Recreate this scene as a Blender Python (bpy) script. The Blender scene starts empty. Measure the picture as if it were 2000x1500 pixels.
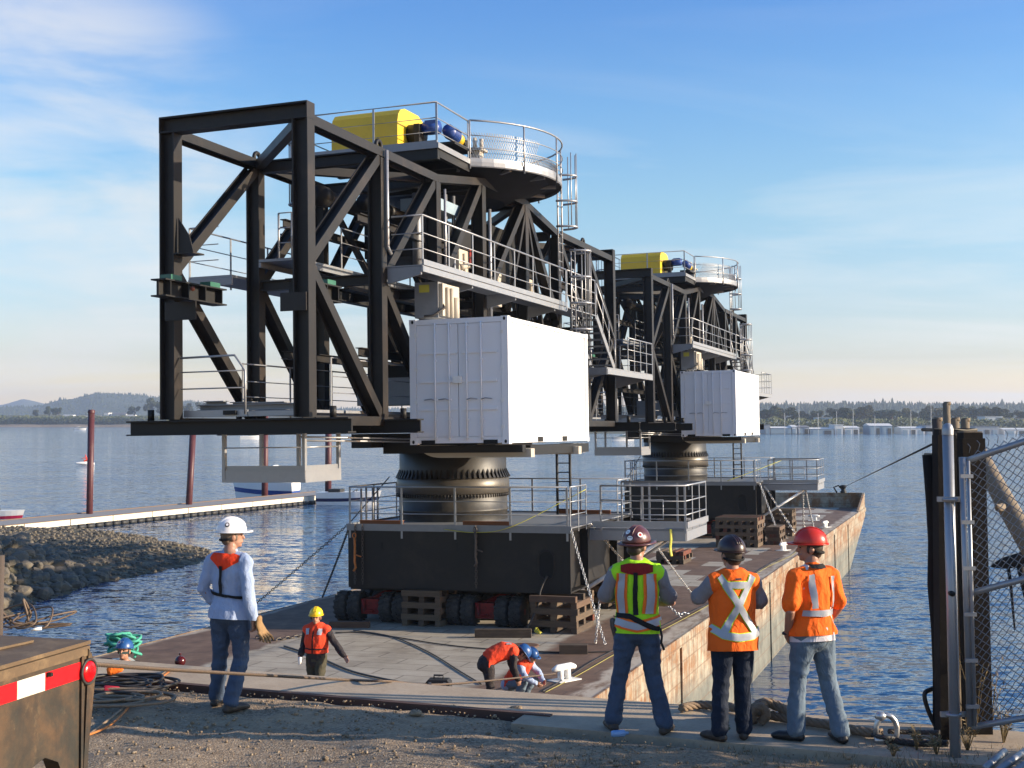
import bpy, math, random
import numpy as np
from mathutils import Vector, Matrix, noise
from mathutils.bvhtree import BVHTree
R_ = math.radians
rnd = random.Random(7)
scene = bpy.context.scene
COL = scene.collection

# ------------------------------------------------------------------ camera
CAM = Vector((0.0, 0.0, 7.0)); FOC = 2465.744
PITCH = math.atan(70 / FOC)
FWD = Vector((0, math.cos(PITCH), math.sin(PITCH))); UPV = Vector((0, -math.sin(PITCH), math.cos(PITCH)))
cd = bpy.data.cameras.new('camera'); cam = bpy.data.objects.new('camera', cd); COL.objects.link(cam)
cam.location = CAM; cam.rotation_euler = (math.pi / 2 + PITCH, 0, 0)
cd.sensor_width = 36; cd.lens = FOC / 2000 * 36; cd.clip_start = .1; cd.clip_end = 30000
scene.camera = cam
scene.view_settings.view_transform = 'Standard'; scene.view_settings.look = 'None'
scene.view_settings.gamma = 1; scene.view_settings.exposure = 0.98
# ------------------------------------------------------------------ sky and sun
SUN_AZ, SUN_EL = R_(-8), R_(17)            # azimuth measured from +x towards +y
world = bpy.data.worlds.new('World'); scene.world = world; world.use_nodes = True
wn, wl = world.node_tree.nodes, world.node_tree.links
wn.clear()
wo = wn.new('ShaderNodeOutputWorld'); bg = wn.new('ShaderNodeBackground')
sky = wn.new('ShaderNodeTexSky'); sky.sky_type = 'NISHITA'; sky.sun_disc = False
sky.sun_elevation = SUN_EL; sky.sun_rotation = math.pi / 2 - SUN_AZ
sky.air_density = 1.0; sky.dust_density = 1.0; sky.ozone_density = 1.0; sky.altitude = 0
bg.inputs['Strength'].default_value = 0.0975
tc = wn.new('ShaderNodeTexCoord'); sep = wn.new('ShaderNodeSeparateXYZ'); wl.new(tc.outputs['Generated'], sep.inputs[0])
def wmath(op, a, b, clamp=False):
    n = wn.new('ShaderNodeMath'); n.operation = op; n.use_clamp = clamp
    for i, q in enumerate((a, b)):
        if isinstance(q, (int, float)): n.inputs[i].default_value = q
        else: wl.new(q, n.inputs[i])
    return n.outputs[0]
den = wmath('ADD', wmath('MAXIMUM', sep.outputs['Z'], 0.0), 0.12)
comb = wn.new('ShaderNodeCombineXYZ')
wl.new(wmath('DIVIDE', sep.outputs['X'], den), comb.inputs[0]); wl.new(wmath('DIVIDE', sep.outputs['Y'], den), comb.inputs[1])
mp = wn.new('ShaderNodeMapping'); wl.new(comb.outputs[0], mp.inputs[0])
mp.inputs['Rotation'].default_value = (0, 0, R_(18)); mp.inputs['Scale'].default_value = (.55, 1.5, 1); mp.inputs['Location'].default_value = (12, 9, 0)
n1 = wn.new('ShaderNodeTexNoise'); wl.new(mp.outputs[0], n1.inputs['Vector'])
n1.inputs['Scale'].default_value = 1.0; n1.inputs['Detail'].default_value = 9; n1.inputs['Roughness'].default_value = .58; n1.inputs['Distortion'].default_value = .5
ra = wn.new('ShaderNodeValToRGB'); wl.new(n1.outputs['Fac'], ra.inputs[0])
ra.color_ramp.elements[0].position = .44; ra.color_ramp.elements[0].color = (0, 0, 0, 1)
ra.color_ramp.elements[1].position = .76; ra.color_ramp.elements[1].color = (1, 1, 1, 1)
cm = wn.new('ShaderNodeMixRGB'); n2 = wn.new('ShaderNodeTexNoise'); mp2 = wn.new('ShaderNodeMapping'); wl.new(comb.outputs[0], mp2.inputs[0]); mp2.inputs['Location'].default_value = (1.1, 3.7, 0); mp2.inputs['Scale'].default_value = (.5, .45, 1); wl.new(mp2.outputs[0], n2.inputs['Vector'])
n2.inputs['Scale'].default_value = 1.0; n2.inputs['Detail'].default_value = 3
rb = wn.new('ShaderNodeValToRGB'); wl.new(n2.outputs['Fac'], rb.inputs[0]); rb.color_ramp.elements[0].position = .30; rb.color_ramp.elements[1].position = .55
rz_ = wn.new('ShaderNodeMapRange'); rz_.interpolation_type = 'SMOOTHSTEP'; wl.new(sep.outputs['Z'], rz_.inputs['Value'])
for k_, q_ in (('From Min', .17), ('From Max', .29), ('To Min', 1), ('To Max', .3)): rz_.inputs[k_].default_value = q_
wl.new(wmath('MULTIPLY', wmath('MULTIPLY', wmath('MULTIPLY', ra.outputs[0], rb.outputs[0]), rz_.outputs[0]), .66), cm.inputs['Fac'])
# the clear sky runs from deep blue overhead to a pale warm horizon
grad = wn.new('ShaderNodeValToRGB'); wl.new(sep.outputs['Z'], grad.inputs[0])
stops = [(0, (2.5, 1.96, 1.42)), (0.022, (1.64, 1.36, 1.08)), (0.046, (1.04, 0.98, 1.10)), (0.083, (0.87, 0.94, 1.12)), (0.167, (0.76, 0.99, 1.13)), (0.24, (0.58, 0.92, 1.24)), (0.31, (0.43, 0.80, 1.28)), (0.6, (0.29, 0.70, 1.29)), (1, (0.44, 0.85, 1.29))]
ge = grad.color_ramp.elements
while len(ge) < len(stops): ge.new(.5)
for q_, (p_, c_) in zip(ge, stops): q_.position = p_; q_.color = (c_[0] / 3, c_[1] / 3, c_[2] / 3, 1)
tm = wn.new('ShaderNodeVectorMath'); tm.operation = 'MULTIPLY'; wl.new(sky.outputs[0], tm.inputs[0]); wl.new(grad.outputs[0], tm.inputs[1])
ts = wn.new('ShaderNodeVectorMath'); ts.operation = 'SCALE'; wl.new(tm.outputs[0], ts.inputs[0]); ts.inputs['Scale'].default_value = 3.0
wl.new(ts.outputs[0], cm.inputs[1]); cm.inputs[2].default_value = (5.3, 5.2, 5.05, 1)
# a bank of soft cirrus in the left of the sky
nv = wn.new('ShaderNodeVectorMath'); nv.operation = 'NORMALIZE'; wl.new(tc.outputs['Generated'], nv.inputs[0])
dp = wn.new('ShaderNodeVectorMath'); dp.operation = 'DOT_PRODUCT'; wl.new(nv.outputs[0], dp.inputs[0]); dp.inputs[1].default_value = Vector((-.37, 1, .19)).normalized()
rc = wn.new('ShaderNodeMapRange'); rc.interpolation_type = 'SMOOTHSTEP'; wl.new(dp.outputs['Value'], rc.inputs['Value']); rc.inputs['From Min'].default_value = .982; rc.inputs['From Max'].default_value = .997
n3 = wn.new('ShaderNodeTexNoise'); mp3 = wn.new('ShaderNodeMapping'); wl.new(nv.outputs[0], mp3.inputs[0]); mp3.inputs['Scale'].default_value = (5, 5, 17); mp3.inputs['Rotation'].default_value = (0, R_(-8), 0); wl.new(mp3.outputs[0], n3.inputs['Vector'])
n3.inputs['Scale'].default_value = 1.0; n3.inputs['Detail'].default_value = 8; n3.inputs['Roughness'].default_value = .55; n3.inputs['Distortion'].default_value = .35
rd = wn.new('ShaderNodeMapRange'); rd.interpolation_type = 'SMOOTHSTEP'; wl.new(n3.outputs['Fac'], rd.inputs['Value']); rd.inputs['From Min'].default_value = .30; rd.inputs['From Max'].default_value = .66
cm2 = wn.new('ShaderNodeMixRGB'); wl.new(wmath('MULTIPLY', wmath('MULTIPLY', rc.outputs[0], rd.outputs[0]), .72), cm2.inputs['Fac']); wl.new(cm.outputs[0], cm2.inputs[1]); cm2.inputs[2].default_value = (4.9, 4.8, 4.65, 1)
wl.new(cm2.outputs[0], bg.inputs['Color']); wl.new(bg.outputs[0], wo.inputs[0])
sl = bpy.data.lights.new('sun', 'SUN'); sl.energy = 5.0; sl.angle = R_(.5); sl.color = (1, .83, .62)
so = bpy.data.objects.new('sun', sl); COL.objects.link(so)
SUNV = Vector((math.cos(SUN_AZ) * math.cos(SUN_EL), math.sin(SUN_AZ) * math.cos(SUN_EL), math.sin(SUN_EL)))
so.rotation_euler = SUNV.to_track_quat('Z', 'Y').to_euler(); so.location = (40, 0, 40)

# ------------------------------------------------------------------ frames: barge (v right, u along, w up), quay, world
BARGE = Matrix(((0.93783333, 0.34680572, -0.01394388, -0.0627203), (-0.34666584, 0.93791802, 0.01151442, 28.42103291),
                (0.01707148, -0.00596474, 0.99983648, 6.45996358), (0, 0, 0, 1)))
YAW = -0.354068
QZ = 4.3
QUAY = Matrix.Translation((.75, 12.37, QZ)) @ Matrix.Rotation(YAW, 4, 'Z')
WORLD = Matrix.Identity(4)
SEA, DECK, DU = -1.4, -4.8, 28.409
def ray(x, y): return Vector(((x - 1000) / FOC, 0, 0)) - UPV * ((y - 750) / FOC) + FWD
def G(x, y, z=SEA):                       # photo pixel -> world point on the level plane z
    d = ray(x, y); return CAM + d * ((z - CAM.z) / d.z)
def PZ(x, y, depth): return CAM + ray(x, y) * depth     # photo pixel -> world point at a given depth
def ON(ax, val, x, y, fr=BARGE):           # photo pixel -> frame point on a plane of that frame
    inv = fr.inverted(); c = inv @ CAM; d = inv.to_3x3() @ ray(x, y); return c + d * ((val - c[ax]) / d[ax])

# ------------------------------------------------------------------ mesh builder
class MB:
    def __init__(s): s.v = []; s.f = []; s.m = []; s.s = []; s.mi = 0
    def add(s, vs, fs, smooth=False):
        o = len(s.v); s.v += [tuple(p) for p in vs]
        for f in fs: s.f.append([i + o for i in f]); s.m.append(s.mi); s.s.append(smooth)
        return s
    def hexa(s, p):                        # 0-3 bottom ring, 4-7 top ring
        return s.add(p, [(3, 2, 1, 0), (4, 5, 6, 7), (0, 1, 5, 4), (1, 2, 6, 5), (2, 3, 7, 6), (3, 0, 4, 7)])
    def box(s, lo, hi):
        a, b = lo, hi
        return s.hexa([(a[0], a[1], a[2]), (b[0], a[1], a[2]), (b[0], b[1], a[2]), (a[0], b[1], a[2]),
                       (a[0], a[1], b[2]), (b[0], a[1], b[2]), (b[0], b[1], b[2]), (a[0], b[1], b[2])])
    def beam(s, p, q, b, h, up=(0, 0, 1)):  # h along up, b sideways
        p, q = Vector(p), Vector(q); t = (q - p).normalized(); up = Vector(up); sd = t.cross(up)
        if sd.length < 1e-4: sd = t.cross(Vector((1, 0, .01)))
        sd.normalize(); up = sd.cross(t); A = sd * b / 2; B = up * h / 2
        return s.hexa([p - A - B, p + A - B, q + A - B, q - A - B, p - A + B, p + A + B, q + A + B, q - A + B])
    def ibeam(s, p, q, h, b, up, tf=.03, tw=.025):
        p, q = Vector(p), Vector(q); t = (q - p).normalized(); up = Vector(up); sd = t.cross(up).normalized(); up = sd.cross(t)
        o = up * (h / 2 - tf / 2)
        s.beam(p + o, q + o, b, tf, up); s.beam(p - o, q - o, b, tf, up); s.beam(p, q, tw, h - 2 * tf, up); return s
    def tube(s, pts, r, n=8, closed=False, smooth=True, flat=1.0):
        pts = [Vector(p) for p in pts]; k = len(pts); rs = r if isinstance(r, (list, tuple)) else [r] * k
        vs = []; fs = []; t0 = (pts[1] - pts[0]).normalized()
        nrm = t0.orthogonal().normalized() if abs(t0.z) > .95 else t0.cross(Vector((0, 0, 1))).normalized()
        for i, p in enumerate(pts):
            a = pts[i - 1] if (i or closed) else p; b = pts[(i + 1) % k] if (i < k - 1 or closed) else p
            t = (b - a).normalized() if (b - a).length > 1e-9 else t0
            nrm = (nrm - t * nrm.dot(t)); nrm = nrm.normalized() if nrm.length > 1e-6 else t.orthogonal().normalized(); bi = t.cross(nrm)
            for j in range(n):
                a2 = 2 * math.pi * j / n; vs.append(p + nrm * (rs[i] * math.cos(a2)) + bi * (rs[i] * flat * math.sin(a2)))
        for i in range(k if closed else k - 1):
            for j in range(n):
                a, b = i * n + j, i * n + (j + 1) % n; c = ((i + 1) % k) * n; fs.append((a, b, c + (j + 1) % n, c + j))
        if not closed: fs += [tuple(range(n))[::-1], tuple((k - 1) * n + j for j in range(n))]
        return s.add(vs, fs, smooth)
    def lathe(s, prof, c=(0, 0, 0), axis=(0, 0, 1), n=24, smooth=True, sc=(1, 1)):
        ax = Vector(axis).normalized(); x = Vector((1, 0, 0)) if abs(ax.x) < .9 else Vector((0, 1, 0))
        x = (x - ax * x.dot(ax)).normalized(); y = ax.cross(x); c = Vector(c); vs = []; fs = []
        for r, z in prof:
            for j in range(n):
                a = 2 * math.pi * j / n; vs.append(c + ax * z + x * (r * sc[0] * math.cos(a)) + y * (r * sc[1] * math.sin(a)))
        for i in range(len(prof) - 1):
            for j in range(n): fs.append((i * n + j, i * n + (j + 1) % n, (i + 1) * n + (j + 1) % n, (i + 1) * n + j))
        s.add(vs, fs, smooth)
        k = len(prof) - 1
        s.add([vs[j] for j in range(n)], [tuple(range(n))[::-1]]); s.add([vs[k * n + j] for j in range(n)], [tuple(range(n))]); return s
    def prism(s, poly, off):
        poly = [Vector(p) for p in poly]; off = Vector(off); n = len(poly)
        return s.add(poly + [p + off for p in poly], [tuple(range(n))[::-1], tuple(range(n, 2 * n))] + [(i, (i + 1) % n, (i + 1) % n + n, i + n) for i in range(n)])
    def ell(s, c, r, n=14, rot=None):
        c = Vector(c); vs = [c + (rot @ Vector((0, 0, -r[2])) if rot else Vector((0, 0, -r[2])))]; m = n // 2; fs = []
        for i in range(1, m):
            ph = -math.pi / 2 + math.pi * i / m
            for j in range(n):
                a = 2 * math.pi * j / n; p = Vector((r[0] * math.cos(ph) * math.cos(a), r[1] * math.cos(ph) * math.sin(a), r[2] * math.sin(ph)))
                vs.append(c + (rot @ p if rot else p))
        t = Vector((0, 0, r[2])); vs.append(c + (rot @ t if rot else t)); L = len(vs) - 1
        for j in range(n):
            fs.append((0, 1 + (j + 1) % n, 1 + j)); b = 1 + (m - 2) * n; fs.append((L, b + j, b + (j + 1) % n))
            for i in range(m - 2): q = 1 + i * n; fs.append((q + j, q + (j + 1) % n, q + n + (j + 1) % n, q + n + j))
        return s.add(vs, fs, True)
    def loft(s, pts, rad, side=(1, 0, 0), n=14):  # closed tapering limb with elliptical sections and rounded ends
        pts = [Vector(p) for p in pts]; side = Vector(side); rad = [(r, r) if isinstance(r, (int, float)) else r for r in rad]
        t0 = (pts[1] - pts[0]).normalized(); t1 = (pts[-1] - pts[-2]).normalized(); P = []; Q = []; T = []
        for i, p in enumerate(pts):
            t = t0 if i == 0 else t1 if i == len(pts) - 1 else ((pts[i + 1] - p).normalized() + (p - pts[i - 1]).normalized()).normalized()
            if i == 0:
                m = min(rad[0])
                for d, k in ((.8, .5), (.45, .85)): P.append(p - t * m * d); Q.append((rad[0][0] * k, rad[0][1] * k)); T.append(t)
            P.append(p); Q.append(rad[i]); T.append(t)
            if i == len(pts) - 1:
                m = min(rad[-1])
                for d, k in ((.45, .85), (.8, .5)): P.append(p + t * m * d); Q.append((rad[-1][0] * k, rad[-1][1] * k)); T.append(t)
        vs = []; fs = []
        for p, (a, b), t in zip(P, Q, T):
            x = side - t * side.dot(t); x = x.normalized() if x.length > 1e-4 else t.orthogonal().normalized(); y = t.cross(x)
            for j in range(n): w = 2 * math.pi * j / n; vs.append(p + x * (a * math.cos(w)) + y * (b * math.sin(w)))
        k = len(P)
        for i in range(k - 1):
            for j in range(n): fs.append((i * n + j, i * n + (j + 1) % n, (i + 1) * n + (j + 1) % n, (i + 1) * n + j))
        fs += [tuple(range(n))[::-1], tuple((k - 1) * n + j for j in range(n))]
        return s.add(vs, fs, True)
    def mesh(s, name, mats, base=(0, 0, 0)):
        me = bpy.data.meshes.new(name); b = Vector(base)
        me.from_pydata([(x - b.x, y - b.y, z - b.z) for x, y, z in s.v], [], s.f)
        for m in (mats if isinstance(mats, (list, tuple)) else [mats]): me.materials.append(m)
        me.polygons.foreach_set('material_index', s.m); me.polygons.foreach_set('use_smooth', s.s); me.update(); return me

def tag(o, label=None, cat=None, group=None, kind=None):
    for k, q in (('label', label), ('category', cat), ('group', group), ('kind', kind)):
        if q: o[k] = q
    return o
BASES = {}
def thing(name, label, cat, base, fr=BARGE, group=None, rz=0):
    o = bpy.data.objects.new(name, None); o.empty_display_size = .3; COL.objects.link(o)
    o.matrix_world = fr @ Matrix.Translation(base) @ Matrix.Rotation(rz, 4, 'Z'); BASES[o.name] = Vector(base); return tag(o, label, cat, group)
def part(name, mb, mats, parent, base=None, label=None, kind=None):
    b = BASES[parent.name] if base is None else Vector(base)
    o = bpy.data.objects.new(name, mb.mesh(name, mats, b) if isinstance(mb, MB) else mb); COL.objects.link(o); o.parent = parent; o.location = b - BASES[parent.name]
    BASES[o.name] = b; return tag(o, label, None, None, kind)
def solo(name, mb, mats, label, cat, base, fr=BARGE, group=None, kind=None):
    o = bpy.data.objects.new(name, mb.mesh(name, mats, base)); COL.objects.link(o); o.matrix_world = fr @ Matrix.Translation(base)
    BASES[o.name] = Vector(base); return tag(o, label, cat, group, kind)
def copy_tree(o, parent=None):
    c = o.copy(); COL.objects.link(c); c.parent = parent
    for ch in [q for q in SCENE_CHILDREN.get(o.name, ())]: copy_tree(ch, c)
    return c
SCENE_CHILDREN = {}
def index_children():
    SCENE_CHILDREN.clear()
    for q in COL.objects:
        if q.parent: SCENE_CHILDREN.setdefault(q.parent.name, []).append(q)

# ------------------------------------------------------------------ materials
class NT:
    def __init__(s, name):
        s.m = bpy.data.materials.new(name); s.m.use_nodes = True; s.n = s.m.node_tree.nodes; s.l = s.m.node_tree.links
        s.b = s.n['Principled BSDF']; s.tc = s.n.new('ShaderNodeTexCoord'); s.co = s.tc.outputs['Object']
    def mapv(s, scale, rot=(0, 0, 0), co=None):
        m = s.n.new('ShaderNodeMapping'); m.inputs['Scale'].default_value = scale if isinstance(scale, tuple) else (scale,) * 3
        m.inputs['Rotation'].default_value = rot; s.l.new(co or s.co, m.inputs[0]); return m.outputs[0]
    def noise(s, scale, detail=5, rough=.6, dist=0, col=False):
        t = s.n.new('ShaderNodeTexNoise'); s.l.new(s.mapv(scale), t.inputs['Vector']); t.inputs['Scale'].default_value = 1
        t.inputs['Detail'].default_value = detail; t.inputs['Roughness'].default_value = rough; t.inputs['Distortion'].default_value = dist
        return t.outputs['Color' if col else 'Fac']
    def voro(s, scale, feat='F1', out='Distance'):
        t = s.n.new('ShaderNodeTexVoronoi'); t.feature = feat; s.l.new(s.mapv(scale), t.inputs['Vector']); t.inputs['Scale'].default_value = 1; return t.outputs[out]
    def ramp(s, fac, stops):
        r = s.n.new('ShaderNodeValToRGB'); s.l.new(fac, r.inputs[0]); e = r.color_ramp.elements
        while len(e) < len(stops): e.new(.5)
        for q, (p, c) in zip(e, stops): q.position = p; q.color = (c, c, c, 1) if isinstance(c, (int, float)) else (*c, 1)
        return r.outputs[0]
    def mix(s, fac, a, b, mode='MIX'):
        m = s.n.new('ShaderNodeMixRGB'); m.blend_type = mode
        for i, q in enumerate((fac, a, b)):
            if isinstance(q, (int, float)): m.inputs[i].default_value = q if i == 0 else (q, q, q, 1)
            elif isinstance(q, tuple): m.inputs[i].default_value = (*q, 1)
            else: s.l.new(q, m.inputs[i])
        return m.outputs[0]
    def math(s, op, a, b=0.0, clamp=False):
        m = s.n.new('ShaderNodeMath'); m.operation = op; m.use_clamp = clamp
        for i, q in enumerate((a, b)):
            if isinstance(q, (int, float)): m.inputs[i].default_value = q
            else: s.l.new(q, m.inputs[i])
        return m.outputs[0]
    def xyz(s):
        q = s.n.new('ShaderNodeSeparateXYZ'); s.l.new(s.co, q.inputs[0]); return q.outputs
    def bump(s, h, strength=.4, dist=.02, prev=None):
        b = s.n.new('ShaderNodeBump'); b.inputs['Strength'].default_value = strength; b.inputs['Distance'].default_value = dist; s.l.new(h, b.inputs['Height'])
        if prev: s.l.new(prev, b.inputs['Normal'])
        s.l.new(b.outputs[0], s.b.inputs['Normal']); return b.outputs[0]
    def out(s, col, rough=.6, metal=0, spec=.5):
        for k, q in (('Base Color', col), ('Roughness', rough), ('Metallic', metal), ('Specular IOR Level', spec)):
            if isinstance(q, tuple): s.b.inputs[k].default_value = (*q, 1)
            elif isinstance(q, (int, float)): s.b.inputs[k].default_value = q
            else: s.l.new(q, s.b.inputs[k])
        return s.m
def simple(name, col, rough=.6, metal=0, var=.2, scale=4, bump=0, bscale=30, spec=.5, dirt=None, damt=.5):
    t = NT(name); n = t.noise(scale, 6, .65)
    c = t.mix(n, tuple(q * (1 - var) for q in col), tuple(min(1, q * (1 + var)) for q in col))
    if dirt: c = t.mix(t.math('MULTIPLY', t.ramp(t.noise(scale * .7, 8, .7, .3), [(.5, 0), (.66, 1)]), damt), c, dirt)
    if bump: t.bump(t.noise(bscale, 4), bump, .01)
    r = t.math('ADD', t.math('MULTIPLY', n, .2), rough - .1)
    return t.out(c, r, metal, spec)
M = {}
M['black'] = simple('black_painted_steel', (.0145, .0132, .0128), .5, 0, .35, 1.5, .06, 12, .3, (.042, .031, .024), .5)
M['dark'] = simple('dark_steel', (.011, .011, .0112), .55, 0, .2, 2, 0, 30, .3)
M['galv'] = simple('galvanised_steel', (.30, .31, .33), .42, .55, .15, 9)
M['galvd'] = simple('weathered_galvanised', (.22, .23, .25), .5, .4, .2, 6)
M['white'] = simple('white_container_paint', (.72, .73, .75), .45, 0, .03, 2)
M['white2'] = simple('white_paint', (.75, .75, .72), .5, 0, .06, 5, 0, 30, .5, (.35, .2, .1), .3)
M['yellow'] = simple('yellow_paint', (.62, .43, .02), .45, 0, .06, 3, 0, 30, .5, (.3, .2, .03), .25)
M['blue'] = simple('blue_motor_paint', (.02, .06, .25), .4, 0, .1, 3)
M['beige'] = simple('beige_primer', (.42, .38, .31), .6, 0, .1, 4)
M['redp'] = simple('red_machine_paint', (.22, .014, .012), .55, 0, .3, 5, 0, 30, .3, (.02, .016, .015), .9)
M['tyre'] = simple('tyre_rubber', (.046, .044, .042), .85, 0, .3, 8, .3, 25, .3, (.12, .10, .08), .55)
M['orange'] = simple('orange_steel', (.4, .14, .03), .6, 0, .2, 8)
M['greenbox'] = simple('green_enamel', (.03, .12, .08), .4)
M['hole'] = simple('black_void', (.006, .006, .006), .9)
M['rubber'] = simple('black_rubber', (.02, .02, .02), .6)
M['chain'] = simple('zinc_chain', (.5, .5, .5), .35, .8, .15, 20)
M['chaind'] = simple('old_chain', (.1, .085, .075), .5, .5, .3, 20)
M['strap'] = simple('yellow_strap', (.48, .46, .06), .6)
M['redcloth'] = simple('red_cloth', (.5, .02, .04), .8)
M['cable'] = simple('steel_wire_rope', (.12, .085, .06), .6, .3, .3, 30)
M['cabled'] = simple('dark_cable', (.03, .026, .024), .6)
M['bark'] = simple('grey_driftwood', (.17, .135, .095), .85, 0, .4, 6, .5, 20)
M['creosote'] = simple('creosoted_timber', (.009, .007, .006), .8, 0, .4, 5, .6, 9, .2)
M['pilewood'] = simple('weathered_pile', (.07, .052, .042), .85, 0, .35, 4, .5, 14)
def wood():
    t = NT('rough_timber'); n = t.noise((3, 3, 20), 6, .6); oi = t.n.new('ShaderNodeObjectInfo')
    c = t.ramp(n, [(.3, (.035, .024, .016)), (.55, (.085, .057, .036)), (.8, (.17, .12, .075))])
    c = t.mix(.55, c, t.ramp(oi.outputs['Random'], [(0, (.04, .028, .02)), (.4, (.085, .058, .038)), (.7, (.16, .115, .07)), (1, (.11, .055, .035))]))
    t.bump(t.noise((8, 8, 40), 4), .4, .01); return t.out(c, .85)
M['timber'] = wood()
M['redtimber'] = simple('red_painted_timber', (.13, .04, .025), .85, 0, .4, 6, .3, 20, .3, (.09, .06, .04), .85)
# ------------------------------------------------------------------ setting: water, quay, banks, hills
def m_water():
    t = NT('river_water'); t.co = t.tc.outputs['Object']
    big = t.noise((.010, .03, 1), 4, .55, .6)
    def tilt(scale, det, amp):               # wave slopes straight from noise, so far water keeps its chop
        a = t.n.new('ShaderNodeVectorMath'); a.operation = 'SUBTRACT'; t.l.new(t.noise(scale, det, .55, .4, True), a.inputs[0]); a.inputs[1].default_value = (.5, .5, .5)
        b = t.n.new('ShaderNodeVectorMath'); b.operation = 'MULTIPLY'; t.l.new(a.outputs[0], b.inputs[0]); b.inputs[1].default_value = (amp[0], amp[1], 0); return b.outputs[0]
    def add(a, b):
        q = t.n.new('ShaderNodeVectorMath'); q.operation = 'ADD'; t.l.new(a, q.inputs[0])
        if isinstance(b, tuple): q.inputs[1].default_value = b
        else: t.l.new(b, q.inputs[1])
        return q.outputs[0]
    s_ = add(add(tilt((.12, .5, 1), 3, (.10, .40)), tilt((.7, 2.6, 1), 3, (.24, .85))), tilt((2.6, 7.0, 1), 2, (.3, .9)))
    k_ = t.n.new('ShaderNodeVectorMath'); k_.operation = 'SCALE'; t.l.new(s_, k_.inputs[0]); t.l.new(t.math('ADD', t.math('MULTIPLY', big, 1.1), .5), k_.inputs['Scale'])
    nn = t.n.new('ShaderNodeVectorMath'); nn.operation = 'NORMALIZE'; t.l.new(add(k_.outputs[0], (0, 0, 1)), nn.inputs[0]); t.l.new(nn.outputs[0], t.b.inputs['Normal'])
    c = t.mix(big, (.006, .04, .11), (.010, .055, .14))
    return t.out(c, .06, 0, .5)
def m_concrete():
    t = NT('quay_concrete'); n = t.noise(1.3, 8, .65); f = t.noise(25, 5, .7)
    c = t.ramp(n, [(.3, (.29, .22, .15)), (.55, (.39, .31, .22)), (.75, (.46, .38, .28))])
    c = t.mix(t.math('MULTIPLY', t.ramp(f, [(.5, 0), (.7, 1)]), .35), c, (.16, .13, .1))
    t.bump(f, .35, .012); return t.out(c, .9)
def m_gravel():
    t = NT('gravel'); v = t.voro(55, 'F1', 'Color'); d = t.voro(55); n = t.noise(1.1, 7, .65); s = t.n.new('ShaderNodeSeparateColor'); t.l.new(v, s.inputs[0])
    c = t.ramp(s.outputs[0], [(0, (.11, .076, .046)), (.5, (.23, .165, .103)), (1, (.36, .275, .185))])
    dirt = t.ramp(t.noise(9, 6, .7), [(.3, (.25, .165, .094)), (.7, (.39, .28, .172))])
    c = t.mix(t.ramp(n, [(.42, 0), (.6, 1)]), c, dirt)
    y = t.xyz()[1]; far = t.ramp(t.math('ADD', t.math('MULTIPLY', y, -.22), t.math('MULTIPLY', t.noise(.8, 6, .65), .5)), [(.62, 0), (.78, 1)])
    coarse = t.ramp(s.outputs[1], [(0, (.05, .04, .03)), (.45, (.13, .10, .07)), (.8, (.26, .21, .15)), (1, (.46, .39, .30))]); c = t.mix(t.math('MULTIPLY', far, .5), c, coarse)
    c = t.mix(t.ramp(t.noise((.6, 4, 1), 5, .6), [(.55, 0), (.7, .35)]), c, (.09, .065, .045))
    t.bump(t.math('ADD', t.math('MULTIPLY', d, -.5), t.noise(9, 6, .75)), .8, .016); return t.out(c, .95)
def m_land(name, a, b, sc):
    t = NT(name); return t.out(t.ramp(t.noise(sc, 8, .7), [(.35, a), (.65, b)]), .95)
M['water'], M['concrete'], M['gravel'] = m_water(), m_concrete(), m_gravel()
M['hill'] = m_land('forested_hill', (.02, .035, .02), (.05, .065, .035), .03)
M['bank'] = m_land('river_bank', (.035, .05, .025), (.09, .085, .05), .05)
M['mud'] = m_land('tidal_mud', (.16, .12, .085), (.25, .2, .15), .2)
# water: one big sheet, finer near the camera
w = MB(); ys = [9, 40, 200, 1000, 6000]; xs = [-5000, -600, -60, 60, 600, 5000]
w.add([(x, y, SEA) for y in ys for x in xs], [(j * 6 + i, j * 6 + i + 1, j * 6 + i + 7, j * 6 + i + 6) for j in range(4) for i in range(5)])
solo('river_water', w, M['water'], 'blue rippled river water', 'water', (0, 40, SEA), WORLD, kind='structure')

# quay cap (concrete), its wall and the gravel behind
q = MB(); q.box((-40, -.82, -.6), (-.35, 0, 0)); q.box((-.35, -1.25, -.6), (30, 0, 0)); q.box((-40, -.35, -7), (30, -.02, -.6))
solo('concrete_quay', q, M['concrete'], 'concrete quay edge', 'quay', (0, 0, 0), QUAY, kind='structure')
g = MB(); NX, NY = 170, 90; X0, X1, Y0, Y1 = -14, 9, -13, -.45
gv = []
for j in range(NY + 1):
    for i in range(NX + 1):
        x = X0 + (X1 - X0) * i / NX; y = Y1 + (Y0 - Y1) * (j / NY) ** 1.6
        edge = -.80 if x < -.35 else -1.22
        k = min(1, max(0, (edge - y) / .25))
        h = -.10 + .08 * k + (.05 * noise.noise((x * .7, y * .7, 0)) + .03 * noise.noise((x * 3, y * 3, 5)) + .016 * noise.noise((x * 11, y * 11, 2))) * k
        gv.append((x, y, h))
g.add(gv, [(j * (NX + 1) + i, (j + 1) * (NX + 1) + i, (j + 1) * (NX + 1) + i + 1, j * (NX + 1) + i + 1) for j in range(NY) for i in range(NX)], True)
g.add([(-60, -60, -.12), (60, -60, -.12), (60, -.5, -.12), (-60, -.5, -.12)], [(0, 1, 2, 3)])
solo('gravel_ground', g, M['gravel'], 'gravel quay yard', 'ground', (0, 0, 0), QUAY, kind='structure')
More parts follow.
